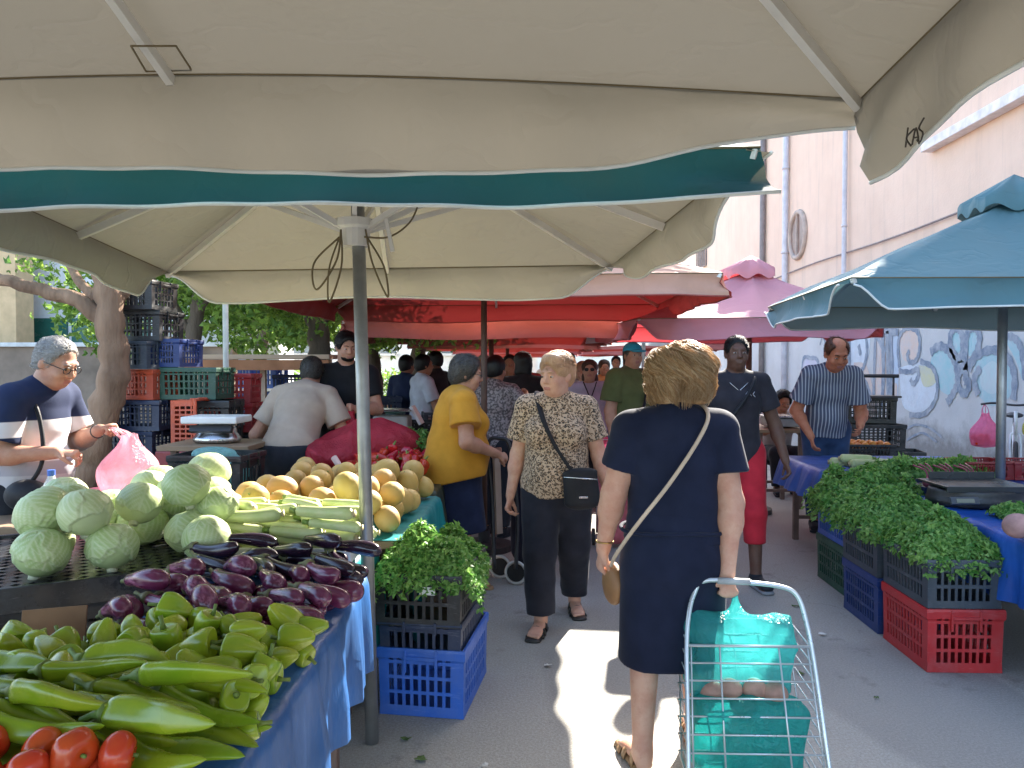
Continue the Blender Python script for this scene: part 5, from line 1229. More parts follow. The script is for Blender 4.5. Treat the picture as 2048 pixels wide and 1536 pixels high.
# stack beside the pole
a = R(-7)
crate('bright blue crate on the ground, lowest of the stack beside the pole', (-.475, 3.58, .002), a+R(90), (.54, .385, .30), 'blue', 'crates under the sunlit parsley')
crate('dark navy crate in the middle of the stack beside the pole', (-.48, 3.575, .275), a+R(90), (.53, .37, .145), 'navy', 'crates under the sunlit parsley', bands=1)
ck = crate('black crate full of parsley, topmost of the stack beside the pole', (-.49, 3.57, .40), a+R(90), (.54, .39, .23), 'black', 'crates under the sunlit parsley', bands=2)
herb('bright green parsley heaped in the black crate beside the pole', -.69, -.29, 3.31, 3.83, .58, .17, 4200, 5, .026, (.18, .22, .16, .05))
tg = MB().box((-.475, 3.285, .565), (.07, .004, .035), rotz(R(-7)) @ rotx(.1)).build('price_tag', mat('paper', (.75, .75, .72), .8, .1)); tag(tg, 'blank white price card hanging on the black parsley crate', 'price tag')

# ------------------------------------------------------------------ the herb stall by the wall
table('long herb table under the deep blue tarpaulin', 2.34, 3.75, 3.45, 5.95, .70)
tarp('deep blue tarpaulin over the herb table, hanging to shin height', 2.34, 3.75, 3.42, 5.97, .702, (.34, .1, .42, .02), T_DEEP, 7, 0, .06)
table('far table of the herb stall where the man in stripes stands', 2.20, 3.6, 6.05, 6.95, .72)
tarp('pale blue tarpaulin over the far table, its corner swept out to the alley', 2.20, 3.6, 6.02, 6.98, .722, (.24, .05, .22, .1), T_SOFT, 9, 0, .34)
GB = 'crates under the parsley by the wall'
crate('bright red crate on the ground, front of the herb stall', (2.135, 4.13, .002), R(90), (.50, .375, .32), 'red', GB)
crate('slate grey crate full of parsley on top of the red crate', (2.13, 4.13, .325), R(90), (.50, .37, .245), 'slate', GB, bands=2)
crate('deep blue crate on the ground behind the red one', (2.13, 4.68, .002), R(90), (.50, .375, .32), 'deep', GB)
crate('slate grey crate on the deep blue crate, second in the row', (2.12, 4.68, .325), R(90), (.50, .37, .245), 'slate', GB, bands=2)
crate('dark green crate on the ground, farthest along the herb stall', (2.22, 5.38, .002), R(90), (.56, .36, .32), 'green', GB)
crate('bright blue crate on the dark green crate', (2.22, 5.38, .325), R(90), (.56, .36, .245), 'blue', GB, bands=2)
herb('parsley spilling over the grey crate that stands on the red one', 1.96, 2.34, 3.92, 4.42, .545, .17, 3600, 11, .03, (.12, .35, .2, .1), 'parsley on the herb stall')
herb('parsley in the second grey crate behind the red stack', 1.96, 2.36, 4.42, 4.98, .56, .19, 3600, 12, .03, (.22, .5, .1, .1), 'parsley on the herb stall')
herb('parsley heaped over the bright blue crate at the far table', 2.02, 2.5, 4.98, 5.66, .57, .24, 3800, 13, .032, (.3, .5, .1, .1), 'parsley on the herb stall')
herb('dark spinach bunches lying on the table behind the parsley', 2.45, 3.3, 5.6, 5.95, .70, .13, 2200, 14, .04, (0, 0, 0, 0), name='spinach_heap')
herb('small clump of herbs on the blue tarpaulin beside the black scale', 2.5, 2.78, 4.12, 4.34, .70, .07, 700, 15, .03, name='herb_clump')
for i, (x, y, sc, a) in enumerate(((2.5, 6.3, 1.35, 80), (2.62, 6.2, 1.4, 95), (2.75, 6.3, 1.3, 70), (2.56, 6.26, 1.3, 88))):
    if i == 0: pm = proto('zuc', 77); o = pm
    else: o = copy_tree(pm)
    o.location = (x, y, .752+(.035 if i == 3 else 0)); o.rotation_euler = (R(90), 0, R(a)); o.scale = (sc*1.4, sc*1.4, sc); tag(o, 'fat pale marrow lying on the far blue table', 'marrow', 'marrows on the far blue table'); o.name = 'marrow'
# beet bunches on a dark tray
t = empty('vegetable_tray', (2.76, 5.25, .71), 'flat dark tray of beet bunches on the deep blue tarpaulin', 'tray'); MB().box((2.76, 5.2, .722), (.55, .36, .02)).build('tray_floor', PL['navy'], t, bevel=.004)
for c, d in (((2.76, 5.02, .735), (.55, .015, .04)), ((2.76, 5.38, .735), (.55, .015, .04)), ((2.485, 5.2, .735), (.015, .345, .04)), ((3.035, 5.2, .735), (.015, .345, .04))): MB().box(c, d).build('tray_side', PL['navy'], t)
M_BEET = prodmat('beet', (.2, .035, .05), (.3, .1, .1), .6, coat=0); M_BST = mat('beet_stalk', (.3, .06, .1), .5)
for i in range(9):
    x, y = 2.57+.045*i, 5.14+.05*(i % 3); b = MB().ell((x, y, .765+.012*(i % 2)), (.034, .034, .034), 14).build('beet', M_BEET, None, True)
    s2 = MB(); s2.tube(spline([(x, y, .79), (x+.01, y+.06, .84), (x+.02*(i % 3-1), y+.16, .86)], 4), [.006]*9, 6); s2.build('stalk', M_BST, b, True); tag(b, 'small dark beet lying with its stalk on the flat tray', 'beet', 'beets on the flat tray')
for i, (px, py) in enumerate(((1902, 936), (1916, 933), (1930, 938))):
    q = P(px, py, 5.0); q[2] = .80
    g = MB(); g.lathe([(.004, .04), (.012, .03), (.03, .008), (.034, -.012), (.024, -.032), (.006, -.037)][::-1], q, 14); o = g.build('garlic_bulb', mat('garlic', (.7, .62, .6), .6, .15), None, True); tag(o, ['garlic bulb on the scale edge, on the alley side', 'garlic bulb on the scale edge, middle one of three', 'garlic bulb on the scale edge, closest to the pole'][i], 'garlic')
for i, (px, py) in enumerate(((2035, 1055), (2062, 1040), (2072, 1070))):
    q = P(px, py, 3.75); q[2] = .77; o = MB().ell(q, (.07, .055, .06), 18).build('sweet_potato', mat('sweet_potato', (.42, .24, .22), .7, .4, 14, 60, .003, .5), None, True); tag(o, 'pinkish sweet potato on the corner of the deep blue table', 'sweet potato', 'sweet potatoes on the blue table corner')
# black scale on the herb table
sc_ = empty('weighing_scale', (2.95, 4.62, .71), 'black bench scale with a wide pan on the herb table', 'scale'); c = V(2.62, 4.68, .71)
f = Field(c-V(.4, .36, .05), c+V(.4, .36, .25), .009); f.econe(c+V(0, 0, .035), c+V(0, 0, .06), (.28, .2), (.27, .19), (1, 0, 0), .01); f.cut(c+V(0, 0, .002), (0, 0, -1)); f.cut(c+V(0, 0, .1), (0, 0, 1)); f.obj('housing', PL['black'], sc_)
MB().box(c+V(0, .02, .118), (.50, .34, .014)).build('pan', mat('pan_dark', (.05, .055, .06), .3, .2, metal=.4), sc_, bevel=.004)
MB().box(c+V(0, -.155, .108), (.5, .012, .036)).build('pan_rim', mat('pan_dark', (.05, .055, .06)), sc_, bevel=.003); MB().box(c+V(0.02, .19, .14), (.4, .012, .05)).build('pan_rim', mat('pan_dark', (.05, .055, .06)), sc_, bevel=.003)
pn = MB().box(c+V(-.17, -.195, .05), (.16, .02, .045), rotx(-.5)).build('display_panel', PL['slate'], sc_, bevel=.003); MB().box(c+V(-.17, -.207, .053), (.1, .004, .024), rotx(-.5)).build('display', mat('lcd', (.18, .2, .16), .2, .1), pn)
for i, (x, y, z) in enumerate(((3.62, 5.78, .71), (3.27, 5.8, .71), (3.68, 5.15, .71))): crate(['dark red crate at the pole foot on the herb table', 'dark red crate behind the pole, partly hidden', 'dark red crate at the wall end of the herb table'][i], (x, y, z), R(8*i-5), (.34, .3, .13), 'dkred', 'dark red crates on the herb table', bands=2)
# black crates and a folding trolley piled behind the man in stripes
GK = 'black crates piled against the wall'
for i, (px, z0, w) in enumerate(((1745, 0, .6), (1745, .3, .6), (1748, .6, .58), (1800, 0, .6), (1798, .3, .56), (1752, .9, .5))):
    q = P(px, 800, 8.6); crate('black crate in the pile by the graffiti wall, '+['lowest on the alley side', 'second up, alley side', 'third from the ground, under the trolley', 'lowest on the wall side', 'upper one on the wall side', 'topmost with bags on it'][i], (q[0], 8.6+.03*i, z0+.003), R(12-6*i), (w, .4, .29), 'black', GK, (7, 10))
q = P(1747, 790, 8.5); ht = empty('hand_trolley', (q[0], 8.45, 0), 'folding black hand trolley standing on the crate pile by the wall', 'trolley'); fm = MB()
for x in (-.19, .19): fm.tube([(q[0]+x, 8.45, 1.19), (q[0]+x, 8.45, 1.42)], .012, 8)
MB().tube([(q[0]-.24, 8.45, 1.425), (q[0]+.24, 8.45, 1.42)], .02, 8).build('handle', m_dark, ht, True)
for x in (-.19, .19): MB().tube([(q[0]+x, 8.45, 1.19), (q[0]+x, 8.45, 1.43)], .012, 8).build('upright', m_dark, ht, True)
MB().box((q[0], 8.45, 1.2), (.42, .3, .02)).build('toe_plate', m_dark, ht)
oc = crate('low dark crate of oranges beside the man in stripes', tuple(P(1728, 902, 7.6)-V(0, 0, .12)), 0, (.46, .34, .2), 'black', None, bands=2); q = V(*oc.location)
pm = None
for i in range(22):
    x, y = q[0]-.17+.068*(i % 6), q[1]-.11+.07*(i//6)
    if pm is None: o = MB().ell((0, 0, 0), (.034, .034, .033), 14).build('orange', prodmat('orange_skin', (.6, .2, .02), (.62, .26, .04), .45, coat=0), None, True); pm = o; MB().lathe([(.004, .0315), (.003, .0345)], (0, 0, 0), 8).build('stem_scar', M_STEM, o)
    else: o = copy_tree(pm)
    o.location = (x, y, q[2]+.19+.012*math.sin(i*5)); o.rotation_euler = (i, i*.7, 0); tag(o, 'orange in the low dark crate by the graffiti wall', 'orange', 'oranges in the low crate')
tb = table('narrow side table beyond the man in red trousers', *[P(1500, 850, 8.4)[0], P(1610, 850, 8.4)[0]], 8.2, 9.0, .86)
gs = empty('weighing_scale', (P(1560, 840, 8.5)[0], 8.5, .87), 'grey scale with flat pan on the narrow side table', 'scale'); q = V(*gs.location)
MB().box(q+V(0, 0, .05), (.34, .3, .09)).build('housing', mat('scale_grey', (.35, .36, .37), .4), gs, bevel=.01); MB().box(q+V(0, 0, .115), (.42, .36, .02)).build('pan', mat('pan_steel', (.5, .5, .52), .25, .1, metal=.9), gs, bevel=.004)

# ------------------------------------------------------------------ bicycle leaning by the wall with two bags
bk = empty('bicycle', (5.3, 8.8, 0), 'white bicycle facing the alley, parked against the graffiti wall', 'bicycle'); M_FR = mat('frame_white', (.72, .73, .74), .3, .1, coat=.4); M_TY = mat('tyre', (.02, .02, .022), .8)
fw = V(5.3, 8.7, .34); dn = V(.5, .87, 0); sd = V(.87, -.5, 0); rw = fw+dn*1.05
def wheel(c, nm='wheel'):
    rim = MB().tube([c+dn*.315*math.cos(t)+V(0, 0, .315*math.sin(t)) for t in np.linspace(0, 6.2832, 41)[:-1]], .012, 8, closed=True).build(nm, mat('rim_alu', (.5, .5, .52), .35, .1, metal=.9), bk, True)
    MB().tube([c+dn*.335*math.cos(t)+V(0, 0, .335*math.sin(t)) for t in np.linspace(0, 6.2832, 41)[:-1]], .02, 8, closed=True).build('tyre', M_TY, rim, True)
    sp = MB()
    for k in range(18): sp.tube([c+sd*.02*(-1)**k, c+dn*.31*math.cos(k*.349)+V(0, 0, .31*math.sin(k*.349))], .0015, 4)
    sp.build('spoke_set', mat('rim_alu', (.5, .5, .52)), rim); MB().tube([c-sd*.04, c+sd*.04], .022, 10).build('axle', m_dark, rim, True)
wheel(fw); wheel(rw); hd = fw+dn*.16+V(0, 0, .56); bb = fw+dn*.62+V(0, 0, -.04); stp = bb+dn*.16+V(0, 0, .52)
fr = MB()
for a, b2, r in ((hd, stp, .017), (hd-V(0, 0, .12), bb, .019), (bb, stp, .017), (bb, rw, .011), (stp, rw, .011)): fr.tube([a, b2], r, 10)
fr.build('frame', M_FR, bk, True); fk = MB()
for q in (-1, 1): fk.tube(spline([hd-V(0, 0, .13)+sd*.03*q, hd-V(0, 0, .2)-dn*.04+sd*.05*q, fw+sd*.05*q], 5), .013, 8)
fk.tube([hd-V(0, 0, .14), hd+V(0, 0, .12)-dn*.03], .018, 8); fk.build('fork', M_FR, bk, True); hb = hd+V(0, 0, .19)-dn*.06
MB().tube(spline([hb+sd*-.33+dn*.1, hb+sd*-.2-V(0, 0, -.02), hb, hb+sd*.2+V(0, 0, .02), hb+sd*.33+dn*.1], 6), .013, 8).build('handlebar', m_dark, bk, True)
MB().ell(stp+V(0, 0, .12)+dn*.02, (.09, .12, .035), 14).build('saddle', m_dark, bk, True); MB().tube([stp, stp+V(0, 0, .1)], .013, 8).build('seat_post', m_dark, bk, True)
MB().tube([bb-sd*.09, bb+sd*.09], .02, 8).build('crank', m_dark, bk, True)
def bag(label, c, w_, h_, m, seed=1, cont=None, hang=None, group=None, name='plastic_bag', slump=1.0, dep=.7, root=None):
    """a full carrier bag: slumped body gathered to two handles"""
    c = V(*c); rt = root or empty(name, tuple(c), label, 'bag', group); n = 44; k = 26; vs = []
    for j in range(k+1):
        t = j/k; z = t*h_
        pr = (.8+.2*math.sin(math.pi*min(1, t/.8)+.1))*(min(1, t/.07)**.5)*(1-.7*float(sstep(.42, 1.0, t)))
        for i in range(n):
            u = 2*math.pi*i/n; p = V(math.cos(u), math.sin(u), 0); wr = 1+.10*float(wob(V(math.cos(u)*1.4, math.sin(u)*1.4, t*1.3)*1.0, 4.5, seed))+.07*math.sin(u*9+seed+t*3)*float(sstep(.35, .9, t))+.03*math.sin(u*21+t*7)
            vs.append(c+V(p[0]*w_/2*pr*wr, p[1]*w_/2*dep*pr*wr, z+.02*h_*math.sin(u*2+seed)*t))
    fs = [[j*n+i, j*n+(i+1) % n, (j+1)*n+(i+1) % n, (j+1)*n+i] for j in range(k) for i in range(n)]+[list(range(n))[::-1]]
    mesh_obj('sack', vs, fs, m, rt)
    top = c+V(0, 0, h_*.97); hg = V(*hang) if hang is not None else top+V(0, 0, .1)
    for q in (-1, 1):
        pts = spline([top+V(q*w_*.12, 0, -.02), (top+hg)/2+V(q*w_*.1, 0, .0), hg, (top+hg)/2+V(q*w_*.05, .02, 0), top+V(q*w_*.02, .02, -.02)], 5); b = MB(); v2 = []
        for p in pts: v2 += [p-V(0, .014, 0), p+V(.004, .014, 0)]
        b.add(v2, [[2*i, 2*i+1, 2*i+3, 2*i+2] for i in range(len(pts)-1)]).build('handle', m, rt, True)
    return rt
F_PINK = film_mat('film_pink', (.9, .25, .45), .55); F_ROSE = film_mat('film_rose', (.9, .5, .6), .5); F_TURQ = film_mat('film_turquoise', (.1, .62, .62), .5, .5); F_RED = film_mat('film_red', (.72, .06, .1), .8); F_YEL = film_mat('film_yellow', (.7, .68, .15), .7)
q = hb+sd*-.3+dn*.08; bag('bright pink carrier bag of red fruit hung on the bicycle handlebar', q+V(0, -.02, -.5), .33, .40, F_PINK, 3, hang=q)
for i in range(7):
    o = MB().ell(q+V(-.1+.065*(i % 4), -.05+.05*(i//4), -.44+.06*(i//4)), (.04, .04, .04), 12).build('tomato', M_TOM, None, True); tag(o, 'red tomato inside the pink bag on the bicycle', 'tomato', 'tomatoes in the pink bag'); MB().lathe([(.004, .038), (.003, .046)], q+V(-.1+.065*(i % 4), -.05+.05*(i//4), -.44+.06*(i//4)), 8).build('stem', M_STEM, o)
q = hb+sd*.14; bag('small yellow carrier bag hung at the middle of the bicycle handlebar', q+V(0, -.05, -.34), .22, .28, F_YEL, 5, hang=q)

# ------------------------------------------------------------------ wire shopping trolley pulled by the woman in navy
tr = empty('wire_trolley', (.76, 2.66, 0), 'pale wire shopping trolley with bent tube handle loaded with turquoise bags', 'trolley'); M_WIRE = mat('wire_pale', (.62, .66, .68), .3, .15, metal=.55)
def L3(s, h): # along the leaning frame: s across, h up the frame
    w2 = .245-.03*h/.75; y = 2.62+.24*(h/.75); return V(.765+s*w2, y, .06+h*.9)
R_ = .0085
hp = [L3(-1, .0), L3(-1, .3), L3(-1, .50), L3(-.96, .62)]+[L3(-.9, .70)+V(.01, .01, .0), L3(-.66, .755), L3(0, .75), L3(.62, .735), L3(.88, .70), L3(.97, .60), L3(1.0, .45), L3(1.0, .2), L3(1, 0)]
MB().tube(spline(hp, 6), R_, 12).build('frame_tube', M_WIRE, tr, True)
MB().tube([L3(-.45, .752)+V(0, 0, .003), L3(.1, .749)+V(0, 0, .003)], .0125, 12).build('hand_grip', mat('grip_grey', (.45, .47, .48), .5), tr, True)
DEP = V(0, .24, .02)
for i in range(9):
    h = .02+i*.062; MB().tube([L3(-1, h), L3(1, h)], .0034 if i < 8 else .0055, 6).build('basket_wire', M_WIRE, tr, True)
    MB().tube([L3(-.97, h), L3(-.97, h)+DEP, L3(.97, h)+DEP, L3(.97, h)], .0034, 6).build('basket_wire', M_WIRE, tr, True)
for s in (-.93, -.47, 0.0, .47, .93):
    if abs(s) > .01: MB().tube([L3(s, 0), L3(s, .515)], .0034, 6).build('basket_wire', M_WIRE, tr, True)
    MB().tube([L3(s, 0), L3(s, 0)+DEP, L3(s, .515)+DEP], .0034, 6).build('basket_wire', M_WIRE, tr, True)
for q in (-1, 1):
    c = V(.765+q*.27, 2.60, .075); wh = MB().tube([c+V(0, .06*math.cos(t), .06*math.sin(t)) for t in np.linspace(0, 6.283, 25)[:-1]], .014, 8, closed=True).build('wheel', M_TY, tr, True); MB().lathe([(.05, -.012), (.05, .012)], c, 20, axis=(1, 0, 0)).build('rim', mat('grip_grey', (.45, .47, .48)), wh)
MB().tube([(.765-.29, 2.60, .075), (.765+.29, 2.60, .075)], .008, 8).build('axle', M_WIRE, tr, True)
def tbag(label, c, rx, ry, rz, seed, m, horn=None):
    rt = empty('plastic_bag', tuple(c), label, 'bag', 'turquoise bags in the wire trolley'); f = Field(V(*c)-V(.34, .25, .4), V(*c)+V(.34, .25, .42), .009); f.rbox(c, (rx, ry, rz), .05, .03)
    if horn:
        for h in horn: f.cone(V(*c)+V(h[0]*.4, 0, rz*.6), V(*c)+V(*h), .06, .004, .07)
    f.rough(.014, 11, seed, (1, 1, 1.3)); f.crumple(.016, 11, seed+3); f.obj('sack', m, rt); return rt
tbag('turquoise bag on top of the trolley load, one corner sticking up', (.755, 2.89, .46), .15, .04, .10, 3, F_TURQ, [(-.02, .0, .27), (.19, -.02, .15), (-.19, 0, .13)])
tbag('turquoise bag packed low in the trolley', (.76, 2.80, .19), .15, .04, .10, 8, film_mat('film_turquoise_b', (.03, .5, .48), .62, .5))
for i, (x, y, z) in enumerate(((.70, 2.80, .36), (.79, 2.81, .355), (.86, 2.80, .345), (.64, 2.80, .35), (.75, 2.80, .30))):
    f = Field(V(x, y, z)-.12, V(x, y, z)+.12, .008); f.ell((x, y, z), (.05, .04, .042), .02); f.rough(.005, 30, i); o = f.obj('potato', mat('potato_pink', (.45, .25, .19), .6, .35, 20), None); tag(o, 'pinkish potato showing between the bags in the wire trolley', 'potato', 'potatoes in the wire trolley')

# ------------------------------------------------------------------ black shopping trolley of the woman in yellow
st = empty('shopping_trolley', (-.2, 5.45, 0), 'black two wheeled shopping trolley held by the woman in yellow', 'trolley'); c = V(-.24, 5.42, 0)
MB().tube(spline([c+V(-.06, -.1, .12), c+V(-.08, -.02, .6), c+V(-.11, .02, .97), c+V(-.03, .02, 1.02), c+V(.05, .0, .95), c+V(.10, -.02, .5), c+V(.09, -.1, .12)], 6), .014, 10).build('frame_tube', mat('trolley_black', (.03, .03, .035), .4), st, True)
f = Field(c+V(-.1, -.12, 0), c+V(.62, .5, 1.0), .012); f.econe(c+V(.22, .16, .2), c+V(.23, .18, .78), (.17, .13), (.19, .15), (1, 0, 0), .02); f.cut(c+V(0, 0, .84), (0, 0, 1)); f.rough(.008, 16, 3); f.obj('bag_body', fabric('navy_nylon', (.015, .018, .04), .3), st)
MB().beam(c+V(-.03, -.02, .35), c+V(-.05, .0, .88), .055, .02).build('back_panel', mat('tan_panel', (.42, .31, .25), .7), st)
for q in (-1, 1):
    w0 = c+V(.03+.06*q, -.06+.16*(q < 0), .085); wh = MB().tube([w0+V(.075*math.cos(t)*.95, -.02*math.cos(t), .075*math.sin(t)) for t in np.linspace(0, 6.283, 31)[:-1]], .011, 8, closed=True).build('wheel', mat('wheel_white', (.6, .6, .58), .5), st, True); MB().lathe([(.062, -.008), (.062, .008)], w0, 22, axis=(.2, 1, 0)).build('hub', M_TY, wh)
# reddish trolley half hidden behind the woman in navy
st = empty('shopping_trolley', (.66, 6.5, 0), 'faded red shopping trolley partly hidden behind the woman in navy', 'trolley'); c = V(.66, 6.5, 0)
f = Field(c+V(-.3, -.25, 0), c+V(.3, .25, .8), .012); f.econe(c+V(0, 0, .14), c+V(0, 0, .6), (.15, .11), (.17, .13), (1, 0, 0), .02); f.rough(.01, 14, 6); f.obj('bag_body', fabric('faded_red', (.5, .12, .14), .3), st)
MB().tube([c+V(-.15, .1, .1), c+V(-.14, .12, .9), c+V(.14, .12, .9), c+V(.15, .1, .1)], .01, 8).build('frame_tube', M_WIRE, st, True)
for q in (-1, 1): MB().lathe([(.07, -.012), (.07, .012)], c+V(q*.18, .08, .072), 20, axis=(1, 0, 0)).build('wheel', M_TY, st)
# ------------------------------------------------------------------ trees
def bark(n, a, b_):
    m = mat(n, a, .9, .4, 5, 26, .02, .9, tint=b_, stretch=(1, 1, .25)); return m
BK1 = bark('bark_brown', (.34, .21, .13), (.13, .075, .045)); BK2 = bark('bark_grey', (.17, .13, .1), (.08, .06, .045))
def tree(label, path, rad, limbs, crown, nl, seed, bk=BK2, leaf=.075, group=None):
    """path: trunk points; limbs: list of point lists; crown: list of (centre, radii) clumps"""
    rt = empty('tree', tuple(path[0]), label, 'tree', group); rg = np.random.RandomState(seed)
    pts = spline(path, 8); n = len(pts); pts = [p+V(*(rg.normal(size=3)*rad*.06)) for p in pts]; tk = MB().tube(pts, [rad*(1.25-.55*i/n+.08*math.sin(i*1.7)) for i in range(n)], 16).build('trunk', bk, rt, True)
    for l in limbs: q = spline(l[1:], 6); MB().tube([p+V(*(rg.normal(size=3)*l[0]*.12)) for p in q], [l[0]*(1-.65*i/len(q)) for i in range(len(q))], 10).build('limb', bk, tk, True)
    P_ = []; O = []
    for c, r in crown:
        k = int(nl*r[0]*r[1]*r[2]/sum(a[0]*a[1]*a[2] for _, a in crown)); 
        sub = rg.normal(size=(max(3, k//45), 3)); sub /= np.linalg.norm(sub, axis=1)[:, None]; sub *= rg.rand(len(sub), 1)**.45
        for i in range(k):
            s = sub[rg.randint(len(sub))]; d = s+rg.normal(size=3)*.15; P_.append(V(*c)+d*V(*r)); O.append(d)
    leaves('crown', P_, leaf, M_LEAF, rt, seed, O, 2); return rt
tree('bare brown trunk with peeling bark curving beside the crate stacks', [(-3.5, 5.72, .0), (-3.4, 5.7, .7), (-3.3, 5.7, 1.1), (-3.19, 5.7, 1.5), (-3.22, 5.7, 1.95), (-3.26, 5.72, 2.4), (-3.2, 5.8, 3.1)], .11,
     [[.07, (-3.22, 5.7, 1.85), (-3.48, 5.68, 2.03), (-3.85, 5.66, 2.14), (-4.5, 5.8, 2.35), (-5.1, 5.7, 2.8)], [.07, (-3.24, 5.72, 1.95), (-3.1, 5.9, 2.3), (-2.9, 6.2, 2.9)], [.05, (-3.25, 5.75, 1.95), (-3.6, 5.95, 2.2), (-4.1, 6.4, 2.6)]],
     [((-3.9, 6.2, 3.9), (1.6, 1.5, 1.0)), ((-4.9, 5.8, 3.4), (1.1, 1.0, .7)), ((-2.9, 6.4, 3.6), (1, 1, .8))], 3200, 3, BK1)
GT = 'trees behind the stalls'
for i, (px, Y, top, sd_) in enumerate(((383, 8.2, 3.0, 11), (640, 9.3, 3.3, 12), (835, 11.5, 3.0, 13), (520, 13.5, 3.4, 14), (745, 10.4, 2.9, 15))):
    b = P(px, 740, Y); x = b[0]; lean_ = (.25, -.1, .15, .3, -.2)[i]
    tree(['slim dark tree trunk rising behind the green crate', 'thick grey tree trunk behind the man in beige', 'tree with sunlit leaves behind the man in a white t-shirt', 'leafy tree deep behind the plank shelf', 'leaning tree between the pole and the white t-shirt man'][i], [(x-lean_, Y, 0), (x-lean_*.4, Y, .9), (x, Y, 1.6), (x+lean_*.4, Y, 2.3), (x+lean_, Y+.1, top)], (.085, .14, .12, .12, .1)[i],
         [[.05, (x, Y, 1.9), (x-.5, Y+.1, 2.5), (x-1.1, Y+.2, 3.0)], [.05, (x, Y, 2.0), (x+.5, Y-.1, 2.6), (x+1.0, Y, 3.1)]],
         [((x, Y, 3.4), (1.7, 1.5, 1.1)), ((x-1.2, Y+.3, 2.75), (1.0, .9, .8)), ((x+1.1, Y-.1, 2.7), (1.0, .9, .75)), ((x+.2, Y+.7, 2.35), (1.1, .7, .55)), ((x-.9, Y+.3, 2.08), (.9, .7, .42)), ((x+.9, Y+.2, 2.12), (.9, .7, .42))], 9000, sd_, group=GT)
hd = empty('hedge', (-6, 17, 0), 'dark green hedge under the trees in front of the cream house', 'hedge'); rg = np.random.RandomState(4)
leaves('foliage', [V(-9.5+8.4*rg.rand(), 16.6+1.0*rg.rand(), .15+1.25*rg.rand()**.8) for _ in range(5200)], .11, M_LEAF, hd, 6, None, 2)
# ------------------------------------------------------------------ piled crates behind the stall
GL = 'crates piled behind the stall'; nm = {'slate': 'slate grey', 'navy': 'navy', 'orange': 'orange', 'green': 'dark green', 'black': 'black', 'deep': 'deep blue', 'red': 'red', 'blue': 'bright blue'}
xa = P(281, 740, 6.0)[0]
for i, (col, z0, h_) in enumerate((('navy', .0, .27), ('navy', .275, .27), ('black', .55, .245), ('navy', .80, .225), ('navy', 1.03, .235), ('orange', 1.27, .235), ('slate', 1.51, .215), ('black', 1.73, .235), ('black', 1.97, .225))):
    crate('%s crate in the tall stack beside the bare trunk, %s' % (nm[col], ('lowest', 'second from the ground', 'third from the ground', 'fourth up', 'below the orange', 'the only orange one', 'on the orange', 'second from the top', 'topmost')[i]), (xa+.02*math.sin(i*2), 6.05+.03*math.sin(i*3), z0), R(6*math.sin(i*1.9)-8), (.42, .36, h_), col, GL, (6, 9))
xb = P(388, 740, 6.1)[0]
for i, (col, dx, z0, h_, w_) in enumerate((('black', 0, .0, .30, .5), ('navy', 0, .305, .3, .5), ('black', .08, .61, .29, .46), ('black', .12, .905, .355, .42), ('green', .02, 1.27, .25, .46), ('deep', -.17, 1.525, .22, .3))):
    crate('%s crate in the second stack by the scale, %s' % (nm[col], ('lowest', 'second from the ground', 'third from the ground', 'just under the green one', 'the only green one', 'topmost')[i]), (xb+dx, 6.12, z0), R(3-4*(i % 3)), (w_, .36, h_), col, GL, (6, 9))
crate('bright orange crate stood on its end between the two stacks', (P(356, 840, 5.85)[0], 5.85, 1.085), 0, (.38, .24, .2), 'orange', GL, (5, 8), tilt=(0, R(90)))
crate('dark brown crate under the upright orange one', (P(356, 840, 5.85)[0], 5.9, .003), 0, (.24, .3, .88), 'dkred', GL, (5, 8))
for i, (px, z0, col) in enumerate(((466, 1.22, 'red'), (468, .97, 'red'), (470, .70, 'black'), (470, .42, 'black'), (470, .14, 'black'))):
    crate('%s crate in the short stack by the bending man, %s' % (nm[col], ('topmost', 'second from the top', 'in the middle', 'second from the ground', 'lowest')[i]), (P(px, 800, 6.6)[0], 6.6, z0), R(5), (.4, .34, .245), col, GL, (6, 9))
# shelf of planks with crates on it
sh = empty('plank_shelf', (P(495, 712, 7.6)[0], 7.6, 0), 'long plank shelf on posts with crates under it, behind the bending man', 'shelf'); x0, x1 = P(386, 712, 7.6)[0], P(668, 712, 7.6)[0]; PLK = mat('plank', (.55, .4, .28), .7, .3, stretch=(.1, 1, 1))
MB().box(((x0+x1)/2, 7.6, 1.62), (x1-x0, .34, .045)).build('plank', PLK, sh, bevel=.004); MB().box(((x0+x1)/2, 7.42, 1.54), (x1-x0, .03, .1)).build('rail', mat('rail_rust', (.42, .18, .08), .7), sh)
for x in (x0+.05, (x0+x1)/2, x1-.05): MB().box((x, 7.6, .798), (.05, .05, 1.594)).build('post', PLK, sh)
for i, (px, z, col) in enumerate(((523, 1.3, 'blue'), (523, 1.02, 'deep'), (523, .72, 'black'), (590, 1.2, 'navy'), (590, .9, 'black'))): crate('%s crate on the plank shelf, %s' % (nm[col], ('behind the bending man, topmost', 'behind the bending man, second down', 'behind the bending man, lowest seen', 'behind the beige shoulder, upper', 'behind the beige shoulder, lower')[i]), (P(px, 740, 7.9)[0], 7.95, z), R(4*i-6), (.42, .3, .24), col, 'crates on the plank shelf', (6, 9))
po = MB().tube([P(452, 740, 7.0)*V(1, 1, 0), P(452, 740, 7.0)*V(1, 1, 0)+V(0, 0, 2.3)], .026, 12); pr = empty('post', tuple(P(452, 740, 7.0)*V(1, 1, 0)), 'slim white upright post before the plank shelf', 'post'); po.build('shaft', mat('post_white', (.7, .68, .6), .6), pr, True); MB().lathe([(.14, 0), (.14, .03), (.03, .05)], pr.location, 18).build('foot', m_dark, pr)
